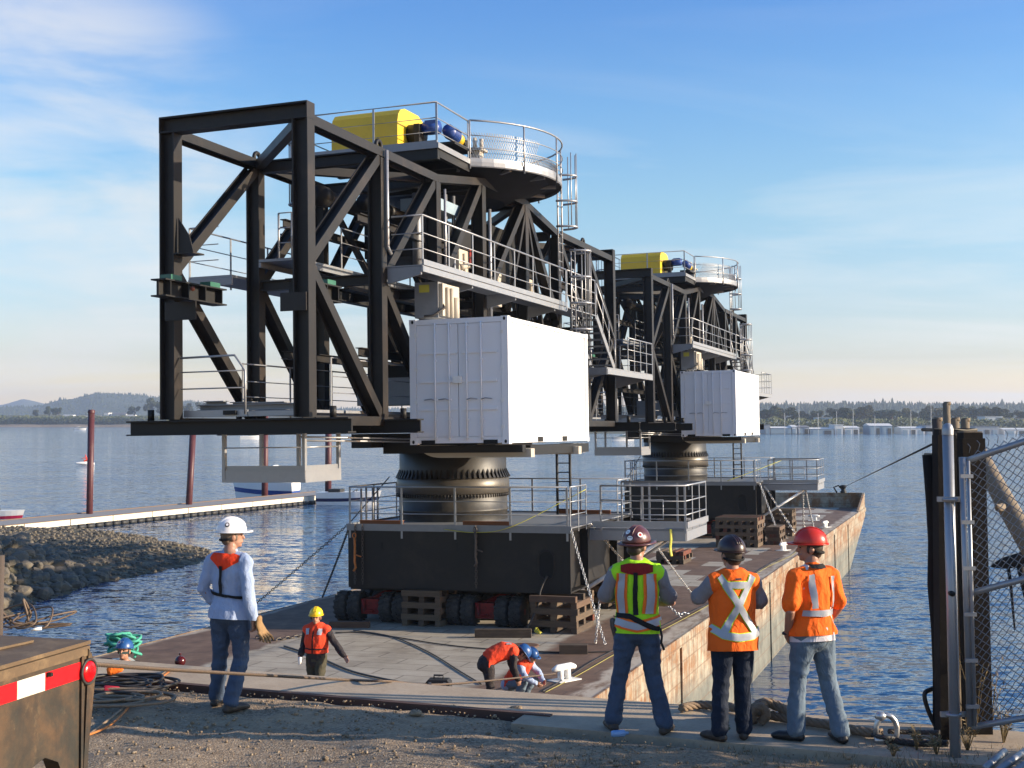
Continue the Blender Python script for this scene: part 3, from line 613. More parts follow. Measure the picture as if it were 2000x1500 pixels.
# ------------------------------------------------------------------ barge
VL, VR, U0, U1 = -9.4, 2.9, -14.75, 57.6
def m_deck():
    t = NT('barge_deck'); x, y, z = t.xyz(); wob = t.math('MULTIPLY', t.math('SUBTRACT', t.noise(.8, 6, .6), .5), .9)
    xv = t.math('ADD', x, wob)
    rust = t.ramp(t.noise(1.6, 8, .65), [(.3, (.07, .038, .025)), (.5, (.12, .07, .046)), (.7, (.18, .115, .08))])
    grey = t.ramp(t.noise(.9, 8, .65), [(.3, (.22, .19, .15)), (.5, (.33, .295, .24)), (.75, (.41, .375, .315))])
    # ramps need 0..1 inputs: (x+10)/14
    k = t.math('DIVIDE', t.math('ADD', xv, 10), 14)
    band = t.ramp(k, [(.255, 0), (.265, 1), (.735, 1), (.75, 0)])
    patch = t.n.new('ShaderNodeTexBrick'); t.l.new(t.mapv((.30, .16, 1)), patch.inputs['Vector']); patch.inputs['Scale'].default_value = 1; patch.inputs['Mortar Size'].default_value = .0
    patch.inputs['Color1'].default_value = (0, 0, 0, 1); patch.inputs['Color2'].default_value = (1, 1, 1, 1); patch.offset = .5
    far = t.ramp(t.math('DIVIDE', t.math('ADD', y, 20), 80), [(.36, 0), (.40, 1)])
    pk = t.math('MULTIPLY', t.math('GREATER_THAN', patch.outputs['Color'], .42), t.math('LESS_THAN', xv, 1.4))
    mask = t.mix(far, band, pk)
    c = t.mix(mask, rust, grey)
    seam = t.n.new('ShaderNodeTexBrick'); t.l.new(t.mapv((.33, .41, 1)), seam.inputs['Vector']); seam.inputs['Scale'].default_value = 1; seam.inputs['Mortar Size'].default_value = .008
    c = t.mix(t.math('MULTIPLY', seam.outputs['Fac'], .55), c, (.06, .04, .03))
    edge = t.ramp(k, [(.885, 0), (.892, 1)]); ec = t.ramp(t.noise((3, 1, 1), 6, .7), [(.35, (.15, .09, .055)), (.55, (.38, .33, .27))])
    c = t.mix(edge, c, ec); ledge = t.ramp(k, [(.05, 1), (.06, 0)]); c = t.mix(ledge, c, ec)
    stain = t.ramp(t.noise(.55, 9, .75, .6), [(.55, 0), (.72, .55)]); c = t.mix(stain, c, (.07, .04, .028))
    t.bump(t.noise(18, 5, .7), .25, .01); return t.out(c, .8)
def m_hull():
    t = NT('barge_side_rust'); x, y, z = t.xyz(); n = t.noise((1, .55, 1.4), 8, .68); st = t.noise((1, 7.5, .45), 7, .75)
    rust = t.ramp(t.noise(1.4, 7, .7), [(.3, (.09, .035, .014)), (.55, (.21, .10, .04)), (.75, (.30, .19, .09))])
    pale = t.ramp(t.noise(2, 6, .7), [(.3, (.15, .125, .09)), (.7, (.40, .36, .28))])
    grn = t.ramp(t.noise(1.2, 6, .7), [(.3, (.07, .075, .065)), (.7, (.20, .20, .17))])
    zz = t.math('ADD', z, t.math('MULTIPLY', t.math('SUBTRACT', n, .5), 1.4))
    low = t.ramp(t.math('DIVIDE', t.math('ADD', zz, 8), 3.4), [(.45, 1), (.60, 0)])
    c = t.mix(t.ramp(t.math('ADD', t.math('MULTIPLY', n, .45), t.math('MULTIPLY', st, .55)), [(.45, 0), (.54, 1)]), rust, pale)
    c = t.mix(low, c, grn)
    pl_ = t.n.new('ShaderNodeTexBrick'); m_ = t.n.new('ShaderNodeCombineXYZ'); t.l.new(y, m_.inputs[0]); t.l.new(z, m_.inputs[1]); t.l.new(m_.outputs[0], pl_.inputs['Vector'])
    pl_.inputs['Scale'].default_value = .55; pl_.inputs['Mortar Size'].default_value = .012; c = t.mix(t.math('MULTIPLY', pl_.outputs['Fac'], .5), c, (.12, .07, .04))
    t.bump(t.math('ADD', n, t.math('MULTIPLY', st, .5)), .5, .03); return t.out(c, .8)
M['deck'], M['hullp'] = m_deck(), m_hull()
barge = thing('deck_barge', 'long rusty flat deck barge carrying the two truss cranes', 'barge', (0, 0, 0))
hb = MB(); B = DECK - .02; Z0 = -8.6
prof = [(U0, B), (U1, B), (U1, B - .5), (U1 - 15, Z0), (U0 + 3, Z0), (U0, B - 1.6)]
hb.prism([(VL, u, z) for u, z in prof], (VR - VL, 0, 0)); part('hull', hb, M['hullp'], barge)
dm = MB(); dm.add([(VL, U0, DECK), (VR, U0, DECK), (VR, U1, DECK), (VL, U1, DECK)], [(0, 1, 2, 3)]); part('deck', dm, M['deck'], barge)
rs = MB(); rs.box((VR + .002, U0, B - .22), (VR + .06, U1, B + .03)); part('rub_strake', rs, M['hullp'], barge)
rs = MB(); rs.box((VL - .06, U0, B - .22), (VL - .002, U1, B + .03)); part('rub_strake', rs, M['hullp'], barge)
for u in range(-10, 52, 7):
    m = MB(); m.box((VR + .002, u, Z0 + .6), (VR + .05, u + .06, B - .24)); part('side_frame', m, M['hullp'], barge)
bw = MB(); bw.box((-6, U1 - .12, DECK + .004), (VR, U1, DECK + .95)); bw.prism([(VR - .12, U1 - .12, DECK + .004), (VR - .12, U1 - .12, DECK + .95), (VR - .12, U1 - 4.6, DECK + .05), (VR - .12, U1 - 4.6, DECK + .004)], (.12, 0, 0))
part('bow_bulwark', bw, M['hullp'], barge)
def cleat_mb(v, u, rz, L=.62):
    m = MB(); c, s = math.cos(rz), math.sin(rz); P = lambda a, b, z: (v + a * c - b * s, u + a * s + b * c, DECK + z)
    m.tube([P(-L / 2, 0, .24), P(-L * .3, 0, .27), P(L * .3, 0, .27), P(L / 2, 0, .24)], [.045, .07, .07, .045], 10)
    for k in (-.15, .15): m.tube([P(L * k * 1.1, 0, .0), P(L * k, 0, .24)], .065, 10)
    m.hexa([P(-.3, -.2, .004), P(.3, -.2, .004), P(.3, .2, .004), P(-.3, .2, .004), P(-.3, -.2, .02), P(.3, -.2, .02), P(.3, .2, .02), P(-.3, .2, .02)]); return m
for v, u, rz in [(1.87, -2.0, R_(62)), (2.1, 27.1, R_(70)), (2.35, 40.2, R_(70)), (1.2, 45, R_(10)), (-8.45, -2.6, R_(-40)), (-8.8, 16, R_(80))]: part('cleat', cleat_mb(v, u, rz), M['white2'], barge)
m = MB(); m.lathe([(.2, 0), (.2, .1), (.14, .14), (.14, .34), (.22, .38), (.22, .46), (.1, .5)], (1.6, U1 - .25, DECK + .95)); m.tube([(1.2, U1 - .3, DECK + .96), (1.0, U1 - .3, DECK + 1.3), (1.3, U1 - .3, DECK + 1.42), (1.5, U1 - .3, DECK + 1.2)], .05, 8); part('mooring_bollard', m, M['dark'], barge)
m = MB(); m.lathe([(.34, .004), (.34, .03), (.30, .03)], (-.3, 1.65, DECK), n=28); part('deck_manhole', m, simple('rusty_plate', (.1, .05, .03), .8), barge)
# ------------------------------------------------------------------ truss crane on its pedestal (built once, copied once)
VC, UC = -4.35, 7.0
crane = thing('truss_crane', 'nearer black steel truss crane on a pedestal, its end frame closest to the quay', 'crane', (VC, UC, -3.85), group='twin truss cranes on the barge')
UP = Vector((0, 0, 1)); VX = Vector((1, 0, 0))
def lerp(a, b, k): return a + (b - a) * k
def rail(pts, h=1.1, r=.021, nr=3, step=1.5, post=True, down=.12, closed=False, flatpost=True):
    m = MB(); pts = [Vector(p) for p in pts]; hs = [h, h * .64, h * .32][:nr]
    for i, q in enumerate(hs): m.tube([p + UP * q for p in pts], r if i == 0 else r * .62, 6, closed=closed)
    seg = list(zip(pts, pts[1:] + ([pts[0]] if closed else [])))[:len(pts) if closed else len(pts) - 1]; acc = 0; last = None
    for a, b in seg:
        L = (b - a).length; k = max(1, round(L / step)) if L > step * .6 else 0
        n = k if k else 0
        for j in range(n + 1):
            p = lerp(a, b, j / n) if n else None
            if p is not None and (last is None or (p - last).length > step * .45):
                m.beam(p - UP * down, p + UP * h, .055, .018, (b - a).normalized().cross(UP)) if flatpost else m.tube([p - UP * down, p + UP * h], r * .9, 6); last = p
    if not closed and last is not None and (pts[-1] - last).length > .3: m.tube([pts[-1] - UP * down, pts[-1] + UP * h], r * .9, 6)
    return m
# --- base box
BV0, BV1, BU0, BU1, BZ0, BZ1 = -6.18, .10, 4.0, 10.0, -3.85, -2.2
m = MB(); m.box((BV0, BU0, BZ0), (BV1 - .2, BU1, BZ1 - .02))
base = part('base_box', m, M['black'], crane, (VC, UC, BZ0))
m = MB()
for u in (BU0 + .004, 5.55, 8.4, BU1 - .06): m.box((BV1 - .2, u, BZ0 + .002), (BV1 + .02, u + .05, BZ1 - .022))
m.box((BV1 - .2, BU0 + .06, BZ1 - .08), (BV1, BU1 - .1, BZ1 - .03)); m.box((BV1 - .2, BU0 + .06, BZ0 + .01), (BV1 + .01, BU1 - .1, BZ0 + .05)); part('end_flange', m, M['black'], base)
m = MB(); m.box((BV0 - .03, BU0 - .03, BZ1 - .12), (BV1 + .06, BU0 - .002, BZ1 + .06)); m.box((BV0 - .03, BU1 + .002, BZ1 - .12), (BV1 + .06, BU1 + .03, BZ1 + .06))
m.box((BV0 - .03, BU0, BZ1 - .12), (BV0 - .002, BU1, BZ1 + .06)); part('toe_plate', m, M['galvd'], base)
m = MB(); m.box((BV0, BU0, BZ1 - .015), (BV1, BU1, BZ1 + .012)); part('base_grating', m, M['galvd'], base)
# oval manhole
vo, wo = -.52, -3.12; ring = []
for k in range(28):
    a = 2 * math.pi * k / 28; ring.append((vo + .21 * math.cos(a), wo + (.16 if math.sin(a) > 0 else -.16) * (abs(math.sin(a)) > 1e-6) + .2 * math.sin(a)))
m = MB(); m.prism([(a, BU0 - .004, b) for a, b in ring], (0, -.012, 0)); part('manhole', m, M['hole'], base)
m = MB(); m.tube([(a, BU0 - .015, b) for a, b in ring], .02, 6, closed=True); part('manhole_rim', m, M['black'], base)
for v0 in (-5.9, -5.2, -3.0): # small lifting slots
    m = MB(); m.box((v0, BU0 - .012, -2.7 - .1 * abs(v0 + 4)), (v0 + .05, BU0 - .002, -2.5 - .1 * abs(v0 + 4))); part('weld_scar', m, M['dark'], base)
rl = [(BV0 + .06, BU0, BZ1), (BV1 - .05, BU0, BZ1)]
part('railing', rail(rl, 1.05, .024, 3, 1.52, down=.32), M['galv'], base)
part('railing', rail([(BV0, BU0 + .1, BZ1), (BV0, BU1, BZ1)], 1.05, .022, 3, 1.5), M['galv'], base)
part('railing', rail([(BV0 + .1, BU1, BZ1), (BV1, BU1, BZ1)], 1.05, .022, 3, 1.5), M['galv'], base)
part('railing', rail([(BV1, BU0 + .1, BZ1), (BV1, 5.5, BZ1)], 1.05, .022, 3, .75), M['galv'], base)
part('railing', rail([(BV1, 8.6, BZ1), (BV1, BU1, BZ1)], 1.05, .022, 3, 1.0), M['galv'], base)
# left gate bars
m = MB()
for u in (4.3, 4.6, 5.0, 5.3): m.tube([(BV0 + .25, u, BZ1), (BV0 + .25, u, BZ1 + 1.0)], .03, 6)
part('gate', m, M['galv'], base)
# access ladder behind the column
m = MB()
for v in (-1.75, -1.35): m.tube([(v, 8.7, BZ1), (v, 8.7, -.1)], .045, 6)
for k in range(8): m.tube([(-1.75, 8.7, BZ1 + .2 + k * .27), (-1.35, 8.7, BZ1 + .2 + k * .27)], .018, 5)
part('ladder', m, M['dark'], crane)
# --- side access platform
m = MB(); m.box((.125, 5.72, -2.36), (2.72, 8.35, -2.30))
plat = part('side_platform', m, M['galvd'], crane, (VC, UC, BZ0))
m = MB(); m.box((.125, 5.70, -2.62), (2.72, 5.76, -2.365)); m.box((2.66, 5.765, -2.62), (2.74, 8.3, -2.365)); m.box((.125, 8.3, -2.62), (2.72, 8.36, -2.365)); part('platform_frame', m, M['galv'], plat)
m = MB(); m.box((.2, 5.66, -2.28), (2.74, 5.69, -2.12)); m.box((2.75, 5.7, -2.28), (2.78, 8.35, -2.12)); part('toe_board', m, M['galv'], plat)
part('railing', rail([(.45, 5.68, -2.3), (2.72, 5.68, -2.3), (2.72, 8.33, -2.3), (.3, 8.33, -2.3)], 1.12, .028, 3, .95), M['galv'], plat)
m = MB(); m.tube([(.28, 4.95, -3.8), (2.05, 5.9, -2.62)], .055, 8); part('strut', m, M['white2'], plat)
m = MB(); m.tube([(.2, 8.1, -3.7), (2.0, 8.1, -2.62)], .055, 8); part('strut', m, M['galv'], plat)
for v, z0 in ((.75, -2.3), (1.85, -2.3)):
    m = MB(); c = [(v - .3, 5.64, z0 + .25), (v + .3, 5.64, z0 + .25), (v + .3, 5.64, z0 + .75), (v - .3, 5.64, z0 + .75)]; m.tube(c, .018, 6, closed=True); part('rail_loop', m, M['galv'], plat)
# --- pedestal column
PR = 1.56; C0 = (VC, UC, 0)
m = MB(); m.lathe([(PR, BZ1 + .01), (PR, -1.95), (PR + .03, -1.93), (PR + .03, -1.87), (PR, -1.85), (PR, -1.44)], C0, n=64)
ped = part('pedestal', m, simple('pedestal_steel', (.018, .017, .016), .5, 0, .15, 2, .05, 20, .5, (.09, .075, .055), .4), crane, (VC, UC, BZ1))
m = MB(); m.lathe([(PR + .03, -1.44), (PR + .06, -1.42), (PR + .06, -1.02), (PR + .03, -1.0)], C0, n=64); part('slewing_ring', m, simple('machined_ring', (.085, .076, .064), .42, .4, .12, 6), ped)
m = MB(); m.lathe([(PR - .02, -1.0), (PR - .02, -.3), (PR - .06, -.28)], C0, n=64); part('upper_collar', m, simple('collar_steel', (.018, .017, .016), .5, 0, .12, 3), ped)
m = MB()
for k in range(64):
    a = 2 * math.pi * k / 64; c, s = math.cos(a), math.sin(a); T = (-s * .045, c * .045); q = lambda r, z, e: (VC + r * c + T[0] * e, UC + r * s + T[1] * e, z)
    m.add([q(PR - .02, -.99, -1), q(PR - .02, -.99, 1), q(PR - .02, -.74, .4), q(PR - .02, -.74, -.4), q(PR + .10, -.99, -1), q(PR + .10, -.99, 1)], [(0, 4, 5, 1), (0, 3, 4), (1, 5, 2), (4, 3, 2, 5)])
part('gusset_ring', m, M['black'], ped)
m = MB()
for k in range(110):
    a = 2 * math.pi * k / 110; c, s = math.cos(a), math.sin(a)
    m.tube([(VC + (PR + .06) * c, UC + (PR + .06) * s, -1.52), (VC + (PR + .06) * c, UC + (PR + .06) * s, -1.43)], .022, 5)
part('bolt_ring', m, M['black'], ped)
# --- turntable under the truss
m = MB(); m.box((-5.3, 4.4, -.27), (-2.9, 9.8, .28)); m.box((-5.9, 3.7, -.1), (-5.32, 10.3, .28)); m.box((-2.88, 3.7, -.05), (-2.62, 10.3, .28))
tt = part('turntable', m, M['dark'], crane, (VC, UC, 0))
m = MB(); arc = [(-2.62 + .02, -.02)] + [(-2.62 + .55 - .55 * math.cos(a), -.02 - .30 * math.sin(a)) for a in [R_(10 * k) for k in range(10)]] + [(.2, -.32), (.2, -.12), (-2.0, -.02)]
m.prism([(v, .9, w) for v, w in arc], (0, .25, 0)); part('bracket', m, M['beige'], tt)
m = MB(); m.prism([(v, 4.6, w) for v, w in arc], (0, .25, 0)); part('bracket', m, M['beige'], tt)
m = MB(); m.box((-2.5, .6, -.2), (.1, .82, -.03)); m.box((-.35, 1.3, -.28), (.05, 6, -.05)); m.box((-2.45, 1.3, -.25), (-2.1, 6, -.05)); part('container_cradle', m, M['dark'], tt)
m = MB()
for k in range(3): m.box((-.35, 4.75 + k * .4, -.3), (.02, 5.0 + k * .4, -.04))
part('cable_tray', m, M['galv'], tt)
# --- truss
VR_, VL_ = -2.76, -5.94; NU = [-4.3, -.97, 2.15, 5.25, 8.75, 11.85, 14.97, 18.3]
TOP = [6.66, 6.62, 6.64, 7.12, 7.14, 6.64, 6.62, 6.66]; BOT = .55; MID = 3.75
m = MB()
for v in (VR_, VL_):
    for a, b in ((0, 2), (5, 7)): m.ibeam((v, NU[a] + .15, 6.66), (v, NU[b], 6.64), .32, .2, VX)
    m.ibeam((v, NU[2], 6.64), (v, NU[3], 7.12), .32, .2, VX); m.ibeam((v, NU[3], 7.13), (v, NU[4], 7.13), .32, .2, VX); m.ibeam((v, NU[4], 7.12), (v, NU[5], 6.64), .32, .2, VX)
truss = part('truss_frame', m, M['black'], crane, (VC, UC, .3))
for v in (VR_, VL_):
    m = MB(); m.ibeam((v, NU[0] + .15, BOT), (v, NU[7] - .15, BOT), .32, .2, VX); part('bottom_chord', m, M['black'], truss)
    for i, u in enumerate(NU):
        e = i in (0, 7); m = MB()
        m.ibeam((v, u, .30 + .32 if e else BOT + .1), (v, u, 6.648 if e else TOP[i] - .1), .36 if e else .34, .3 if e else .27, VX, .035, .03); part('column', m, M['black'], truss)
    for i in range(7):
        a, b = i, i + 1
        if i == 3: ends = [((NU[3], MID), (NU[4], TOP[4])), ((NU[3], MID), (NU[4], BOT))]
        elif i < 3: ends = [((NU[a], MID), (NU[b], TOP[b])), ((NU[a], MID), (NU[b], BOT))]
        else: ends = [((NU[b], MID), (NU[a], TOP[a])), ((NU[b], MID), (NU[a], BOT))]
        for (u0, w0), (u1, w1) in ends:
            p, q = Vector((v, u0, w0)), Vector((v, u1, w1)); t = (q - p).normalized()
            m = MB(); m.ibeam(p + t * .17, q - t * .17, .30, .22 if v == VR_ else .22, VX); part('diagonal', m, M['black'], truss)
# slim fan braces at the middle of the right side
for u0, u1, w1 in ((8.75, 7.2, BOT + 3.2), (8.75, 10.3, BOT + 2.6), (8.75, 8.75, 3)):
    m = MB(); m.beam((VR_ + .1, u0, 7.0), (VR_ + .1, u1, w1), .12, .12, VX); part('diagonal', m, M['black'], truss)
VI0, VI1 = VL_ + .18, VR_ - .18
for i, u in enumerate(NU):
    m = MB(); e = i in (0, 7)
    if e: m.ibeam((VL_ - .16, u, 6.82), (VR_ + .16, u, 6.82), .34, .32, UP, .035, .03); m.box((VL_ - .18, u - .16, 6.652), (VL_ - .162, u + .16, 6.99)); m.box((VR_ + .162, u - .16, 6.652), (VR_ + .18, u + .16, 6.99))
    else: m.ibeam((VI0, u, TOP[i] - .05), (VI1, u, TOP[i] - .05), .28, .22, UP)
    part('crossbeam', m, M['black'], truss)
    if not e:
        m = MB(); m.ibeam((VI0, u, BOT - .02), (VI1, u, BOT - .02), .28, .24, UP); part('crossbeam', m, M['black'], truss)
for i in range(7):                                  # lateral zigzag in the roof
    a, b = ((VI1, NU[i]), (VI0, NU[i + 1])) if i % 2 == 0 else ((VI0, NU[i]), (VI1, NU[i + 1]))
    m = MB(); m.beam((a[0], a[1] + .15, TOP[i] - .02), (b[0], b[1] - .12, TOP[i + 1] - .02), .2, .2); part('lateral_brace', m, M['black'], truss)
# long cross members at the foot of the truss, sticking out either side
for u, v0, v1, z in ((-4.3, -6.95, -1.71, .45), (-1.0, -6.9, -1.72, .45 - .012), (18.3, -6.95, -1.71, .45)):
    m = MB(); m.ibeam((v0, u, z - .005), (v1, u, z - .005), .31, .34, UP, .03, .05); cb = part('sill_beam', m, M['dark'], truss)
    for v in (v0 + .5, v1 - .42):
        m = MB(); m.tube([(v, u, .6), (v, u, .83)], .07, 12); part('pin', m, M['dark'], truss)
for v, u in ((VL_ + .05, -.97), (VR_ + .05, -.97), (VR_, 14.97)):  # lifting eyes
    m = MB(); m.tube([(v, u + .13 * math.cos(a), 6.80 + .13 * math.sin(a)) for a in [R_(20 * k) for k in range(-1, 11)]], .05, 8); part('lifting_eye', m, M['dark'], truss)
# end-frame bearing blocks with I-beam rails and green gear boxes
for v, u0, u1, z in ((-5.5, -5.35, -3.15, 3.27), (-3.2, -4.0, -2.2, 3.3)):
    m = MB(); m.ibeam((v, u0, z), (v, u1, z), .36, .36, UP)
    for k in range(4): m.box((v - .17, lerp(u0, u1, .08 + .28 * k), z - .145), (v + .17, lerp(u0, u1, .08 + .28 * k) + .025, z + .145))
    part('bearing_rail', m, M['dark'], truss)
    m = MB(); m.box((v - .13, u0 + .25, z + .185), (v + .13, u0 + .62, z + .29)); part('gear_box', m, M['greenbox'], truss); m = MB(); m.box((v - .13, u1 - .55, z + .185), (v + .13, u1 - .18, z + .29)); part('gear_box', m, M['greenbox'], truss)
m = MB(); m.box((-5.96, -4.5, 2.68), (-5.2, -4.465, 3.06)); part('gusset_plate', m, M['black'], truss)
m = MB(); m.box((-3.2, -4.5, 2.75), (-2.61, -4.465, 3.12)); part('gusset_plate', m, M['black'], truss)
m = MB(); m.prism([(-5.72, -4.35, 4.1), (-5.35, -4.35, 4.1), (-5.45, -4.35, 4.45), (-5.72, -4.35, 4.85)], (0, .03, 0)); m.box((-5.74, -4.5, 4.06), (-5.25, -4.1, 4.09)); part('gusset_plate', m, M['black'], truss)
m = MB(); m.ell((-5.2, -4.6, 3.3), (.05, .05, .05), 8); part('marker_lamp', m, simple('rust_red', (.2, .05, .02)), truss)
# inner walkways and machinery inside the cage
m = MB(); m.box((-5.72, -1.2, 4.30), (-4.7, 15, 4.36)); m.box((-5.72, -1.2, 4.18), (-5.66, 15, 4.29)); m.box((-4.76, -1.2, 4.18), (-4.70, 15, 4.29)); inw = part('inner_walkway', m, M['galvd'], crane, (VC, UC, 0))
part('railing', rail([(-4.72, 1, 4.36), (-4.72, 15, 4.36)], 1.0, .018, 3, 2), M['galvd'], inw)
m = MB()
for v in (-5.3, -4.95): m.tube([(v, -1.0, 4.36), (v, -1.0, 5.45)], .025, 6)
for k in range(3): m.tube([(-5.3, -1, 4.75 + .35 * k), (-4.95, -1, 4.75 + .35 * k)], .015, 5)
part('ladder', m, M['galv'], inw)
m = MB(); m.box((-7.3, -1.7, 3.92), (-6.12, 3.5, 3.98)); m.box((-7.3, -1.72, 3.75), (-6.12, -1.66, 3.915)); lw = part('left_walkway', m, M['galvd'], crane, (VC, UC, 0))
part('railing', rail([(-6.5, -1.68, 3.98), (-7.28, -1.68, 3.98), (-7.28, 3.5, 3.98)], 1.15, .02, 3, 1.6), M['galv'], lw)
for v in (-5.0, -3.7):
    m = MB(); m.ibeam((v, -.8, 3.75), (v, 17, 3.75), .3, .25, UP); part('runway_beam', m, M['dark'], truss)
mach = MB(); mach.box((-5.2, 3.2, 4.9), (-3.4, 6.4, 6.0)); mach.box((-5.4, 7.2, 4.4), (-3.2, 9.4, 6.3)); mach.box((-5.0, 10, 4.4), (-3.6, 12.5, 5.6)); mc = part('hydraulic_unit', mach, M['dark'], crane, (VC, UC, 4))
for v, u, z0, z1, r in ((-3.4, 2.6, 4.4, 6.4, .12), (-3.2, 4.0, 1.0, 6.6, .05), (-3.1, 4.3, 1.0, 6.6, .05), (-3.3, 6.6, .6, 6.6, .05), (-3.3, 6.8, .6, 6.6, .05), (-3.6, 10.4, .6, 6.4, .1)):
    m = MB(); m.tube([(v, u, z0), (v, u, z1)], r, 10); part('hydraulic_pipe', m, M['galvd'], mc)
for u0, z0, mt in ((4.4, 4.2, 'beige'), (6.9, 3.9, 'beige'), (9.8, 4.0, 'beige')):
    m = MB(); m.box((-3.3, u0, z0), (-3.0, u0 + .7, z0 + 1.0)); m.tube([(-2.98, u0 + .1, z0 + .5), (-2.98, u0 + .6, z0 + .62)], .08, 8); m.tube([(-2.97, u0 + .3, z0 + .9), (-2.97, u0 + .35, z0 + .1)], .05, 8); part('valve_block', m, M[mt], mc)
m = MB(); m.box((-3.6, 5.9, 5.0), (-3.3, 6.5, 5.4)); part('valve_block', m, M['redp'], mc)
m = MB(); m.box((-4.0, 2.9, 6.05), (-3.0, 4.6, 6.35)); part('blue_hatch', m, M['shedb'], mc)
m = MB(); m.tube([(-2.53, -.92, 6.7), (-2.53, -.92, 4.5), (-2.53, -.75, 4.35)], .045, 8); part('conduit', m, M['galv'], truss); m = MB(); m.tube([(-2.53, 5.5, 6.4), (-2.53, 5.5, 3.4)], .05, 8); part('conduit', m, M['galv'], truss); m = MB(); m.tube([(-2.53, 2.4, 6.4), (-2.53, 2.4, 4.1)], .035, 8); part('conduit', m, M['galv'], truss)
for k in range(7):
    m = MB(); u0, z0 = rnd.uniform(-1, 14), rnd.uniform(1, 6); m.tube([(-4.3 + rnd.uniform(-1, 1), u0, z0), (-4.3 + rnd.uniform(-1, 1), u0 + 1, z0 - .3), (-4.3 + rnd.uniform(-1, 1), u0 + 2.5, z0 + .1)], .03, 6); part('hose', m, M['cabled'], mc)
for i in range(1, 7):                               # sway frames across the cage, tanks and cylinders
    u = NU[i] + .02; m = MB(); m.ibeam((VI0, u, MID + .02), (VI1, u, MID + .02), .24, .2, UP); part('crossbeam', m, M['black'], truss)
    if i > 1: m = MB(); m.beam((VI0, u + .05, TOP[i] - .2), (-4.35, u + .05, MID + .15), .14, .14); part('sway_brace', m, M['black'], truss); m = MB(); m.beam((VI1, u + .05, TOP[i] - .2), (-4.35, u + .05, MID + .15), .14, .14); part('sway_brace', m, M['black'], truss)
for v, z, u0, u1, r in ((-4.9, 6.05, 0.2, 6.5, .2), (-4.2, 6.0, 1.2, 6.8, .16), (-3.7, 5.4, 6.6, 12.6, .2), (-4.6, 5.0, 9, 16, .16), (-3.5, 2.2, 2.4, 9.6, .14), (-4.4, 2.4, 9.5, 16.5, .18)):
    m = MB(); m.tube([(v, u0, z), (v, u1, z)], r, 12); m.tube([(v, u1 - .5, z), (v, u1, z)], r * 1.25, 12); m.tube([(v, u0, z), (v, u0 + .3, z)], r * 1.3, 12); part('hydraulic_cylinder', m, M['dark'], mc)
for v in (-5.3, -3.35):
    for z in (5.25, 2.15): m = MB(); m.ibeam((v, -.8, z), (v, 17.9, z), .2, .16, UP, .02, .02); part('service_beam', m, M['black'], truss)
for k in range(9):
    u = 2.5 + 1.55 * k; m = MB(); m.box((-5.1, u, 1.0 + .25 * (k % 3)), (-3.6, u + .9, 1.7 + .4 * (k % 4))); part('equipment_case', m, M['dark' if k % 3 else 'galvd'], mc)
for u0 in (6.0, 10.5):
    m = MB(); m.beam((-3.9, u0, 4.3), (-3.9, u0 + 1.7, 6.4), .5, .05); part('inner_stair', m, M['galvd'], mc)
# --- lower deck inside the truss
m = MB(); m.box((-5.75, -4.1, .72), (-2.95, -2.3, .78)); m.box((-5.75, -2.2, .72), (-2.95, 17.5, .78)); ld = part('lower_deck', m, M['galvd'], crane, (VC, UC, 0))
part('railing', rail([(-5.72, -1.9, .8), (-5.72, 17, .8)], 1.1, .02, 3, 2.2), M['galvd'], ld)
part('railing', rail([(-2.98, -2.8, .8), (-2.98, 17, .8)], 1.1, .018, 3, 2.4), M['galvd'], ld)
m = MB(); m.box((-5.75, -4.14, .66), (-4.2, -4.1, .80)); m.box((-4.18, -4.14, .66), (-3.0, -4.1, .76)); part('deck_beam', m, M['galv'], ld)
for v0, v1, u, z, h in ((-5.7, -3.1, -3.6, .80, .13), (-5.75, -5.25, -3.3, .80, .22), (-5.15, -4.6, -3.2, .80, .19), (-4.5, -3.7, -3.4, .80, .17)):
    m = MB(); m.ibeam((v0, u, z + h / 2), (v1, u, z + h / 2), h, .25, UP, .02, .02); part('deck_beam', m, M['galvd'], ld)
m = MB(); m.box((-4.75, -4.2, .7), (-4.45, -4.15, .79)); part('deck_box', m, M['dark'], ld)
m = MB(); m.tube([(-5.72, -4.3, 1.9), (-4.4, -4.3, 1.92), (-4.15, -4.3, 1.6), (-4.15, -4.3, .7)], .025, 6); m.tube([(-5.7, -4.3, 1.6), (-4.15, -4.3, 1.6)], .015, 5); m.tube([(-5.7, -4.3, 1.25), (-4.15, -4.3, 1.25)], .015, 5); part('guard_bar', m, M['galv'], ld)
# --- basket hanging under the truss
bk = MB(); z0, z1 = -.75, -.49; a0, a1, c0, c1 = -5.57, -3.5, -3.0, -1.4
bk.box((a0, c0, z0), (a1, c0 + .02, z1)); bk.box((a0, c1 - .02, z0), (a1, c1, z1)); bk.box((a0, c0 + .021, z0), (a0 + .02, c1 - .021, z1)); bk.box((a1 - .02, c0 + .021, z0), (a1, c1 - .021, z1)); bk.box((a0 + .03, c0 + .03, z0 + .02), (a1 - .03, c1 - .03, z0 + .05))
bs = part('hanging_basket', bk, M['galv'], crane, (VC, UC, 0))
m = MB(); m.box((a0 + .1, c0 + .03, z1 - .02), (a1 - .1, c0 + .05, z1 + .10)); m.box((a1 - .05, c0 + .1, z1 - .02), (a1 - .03, c1 - .1, z1 + .10)); part('kick_plate', m, M['galv'], bs)
m = MB()
for v, u in ((a0 + .05, c0 + .03), (a1 - .04, c0 + .03), (a1 - .04, c1 - .05), (a0 + .05, c1 - .05), (-4.55, c1 - .05)): m.beam((v, u, z1 - .2), (v, u, .32), .09, .07)
part('hanger', m, M['galv'], bs)
m = MB()
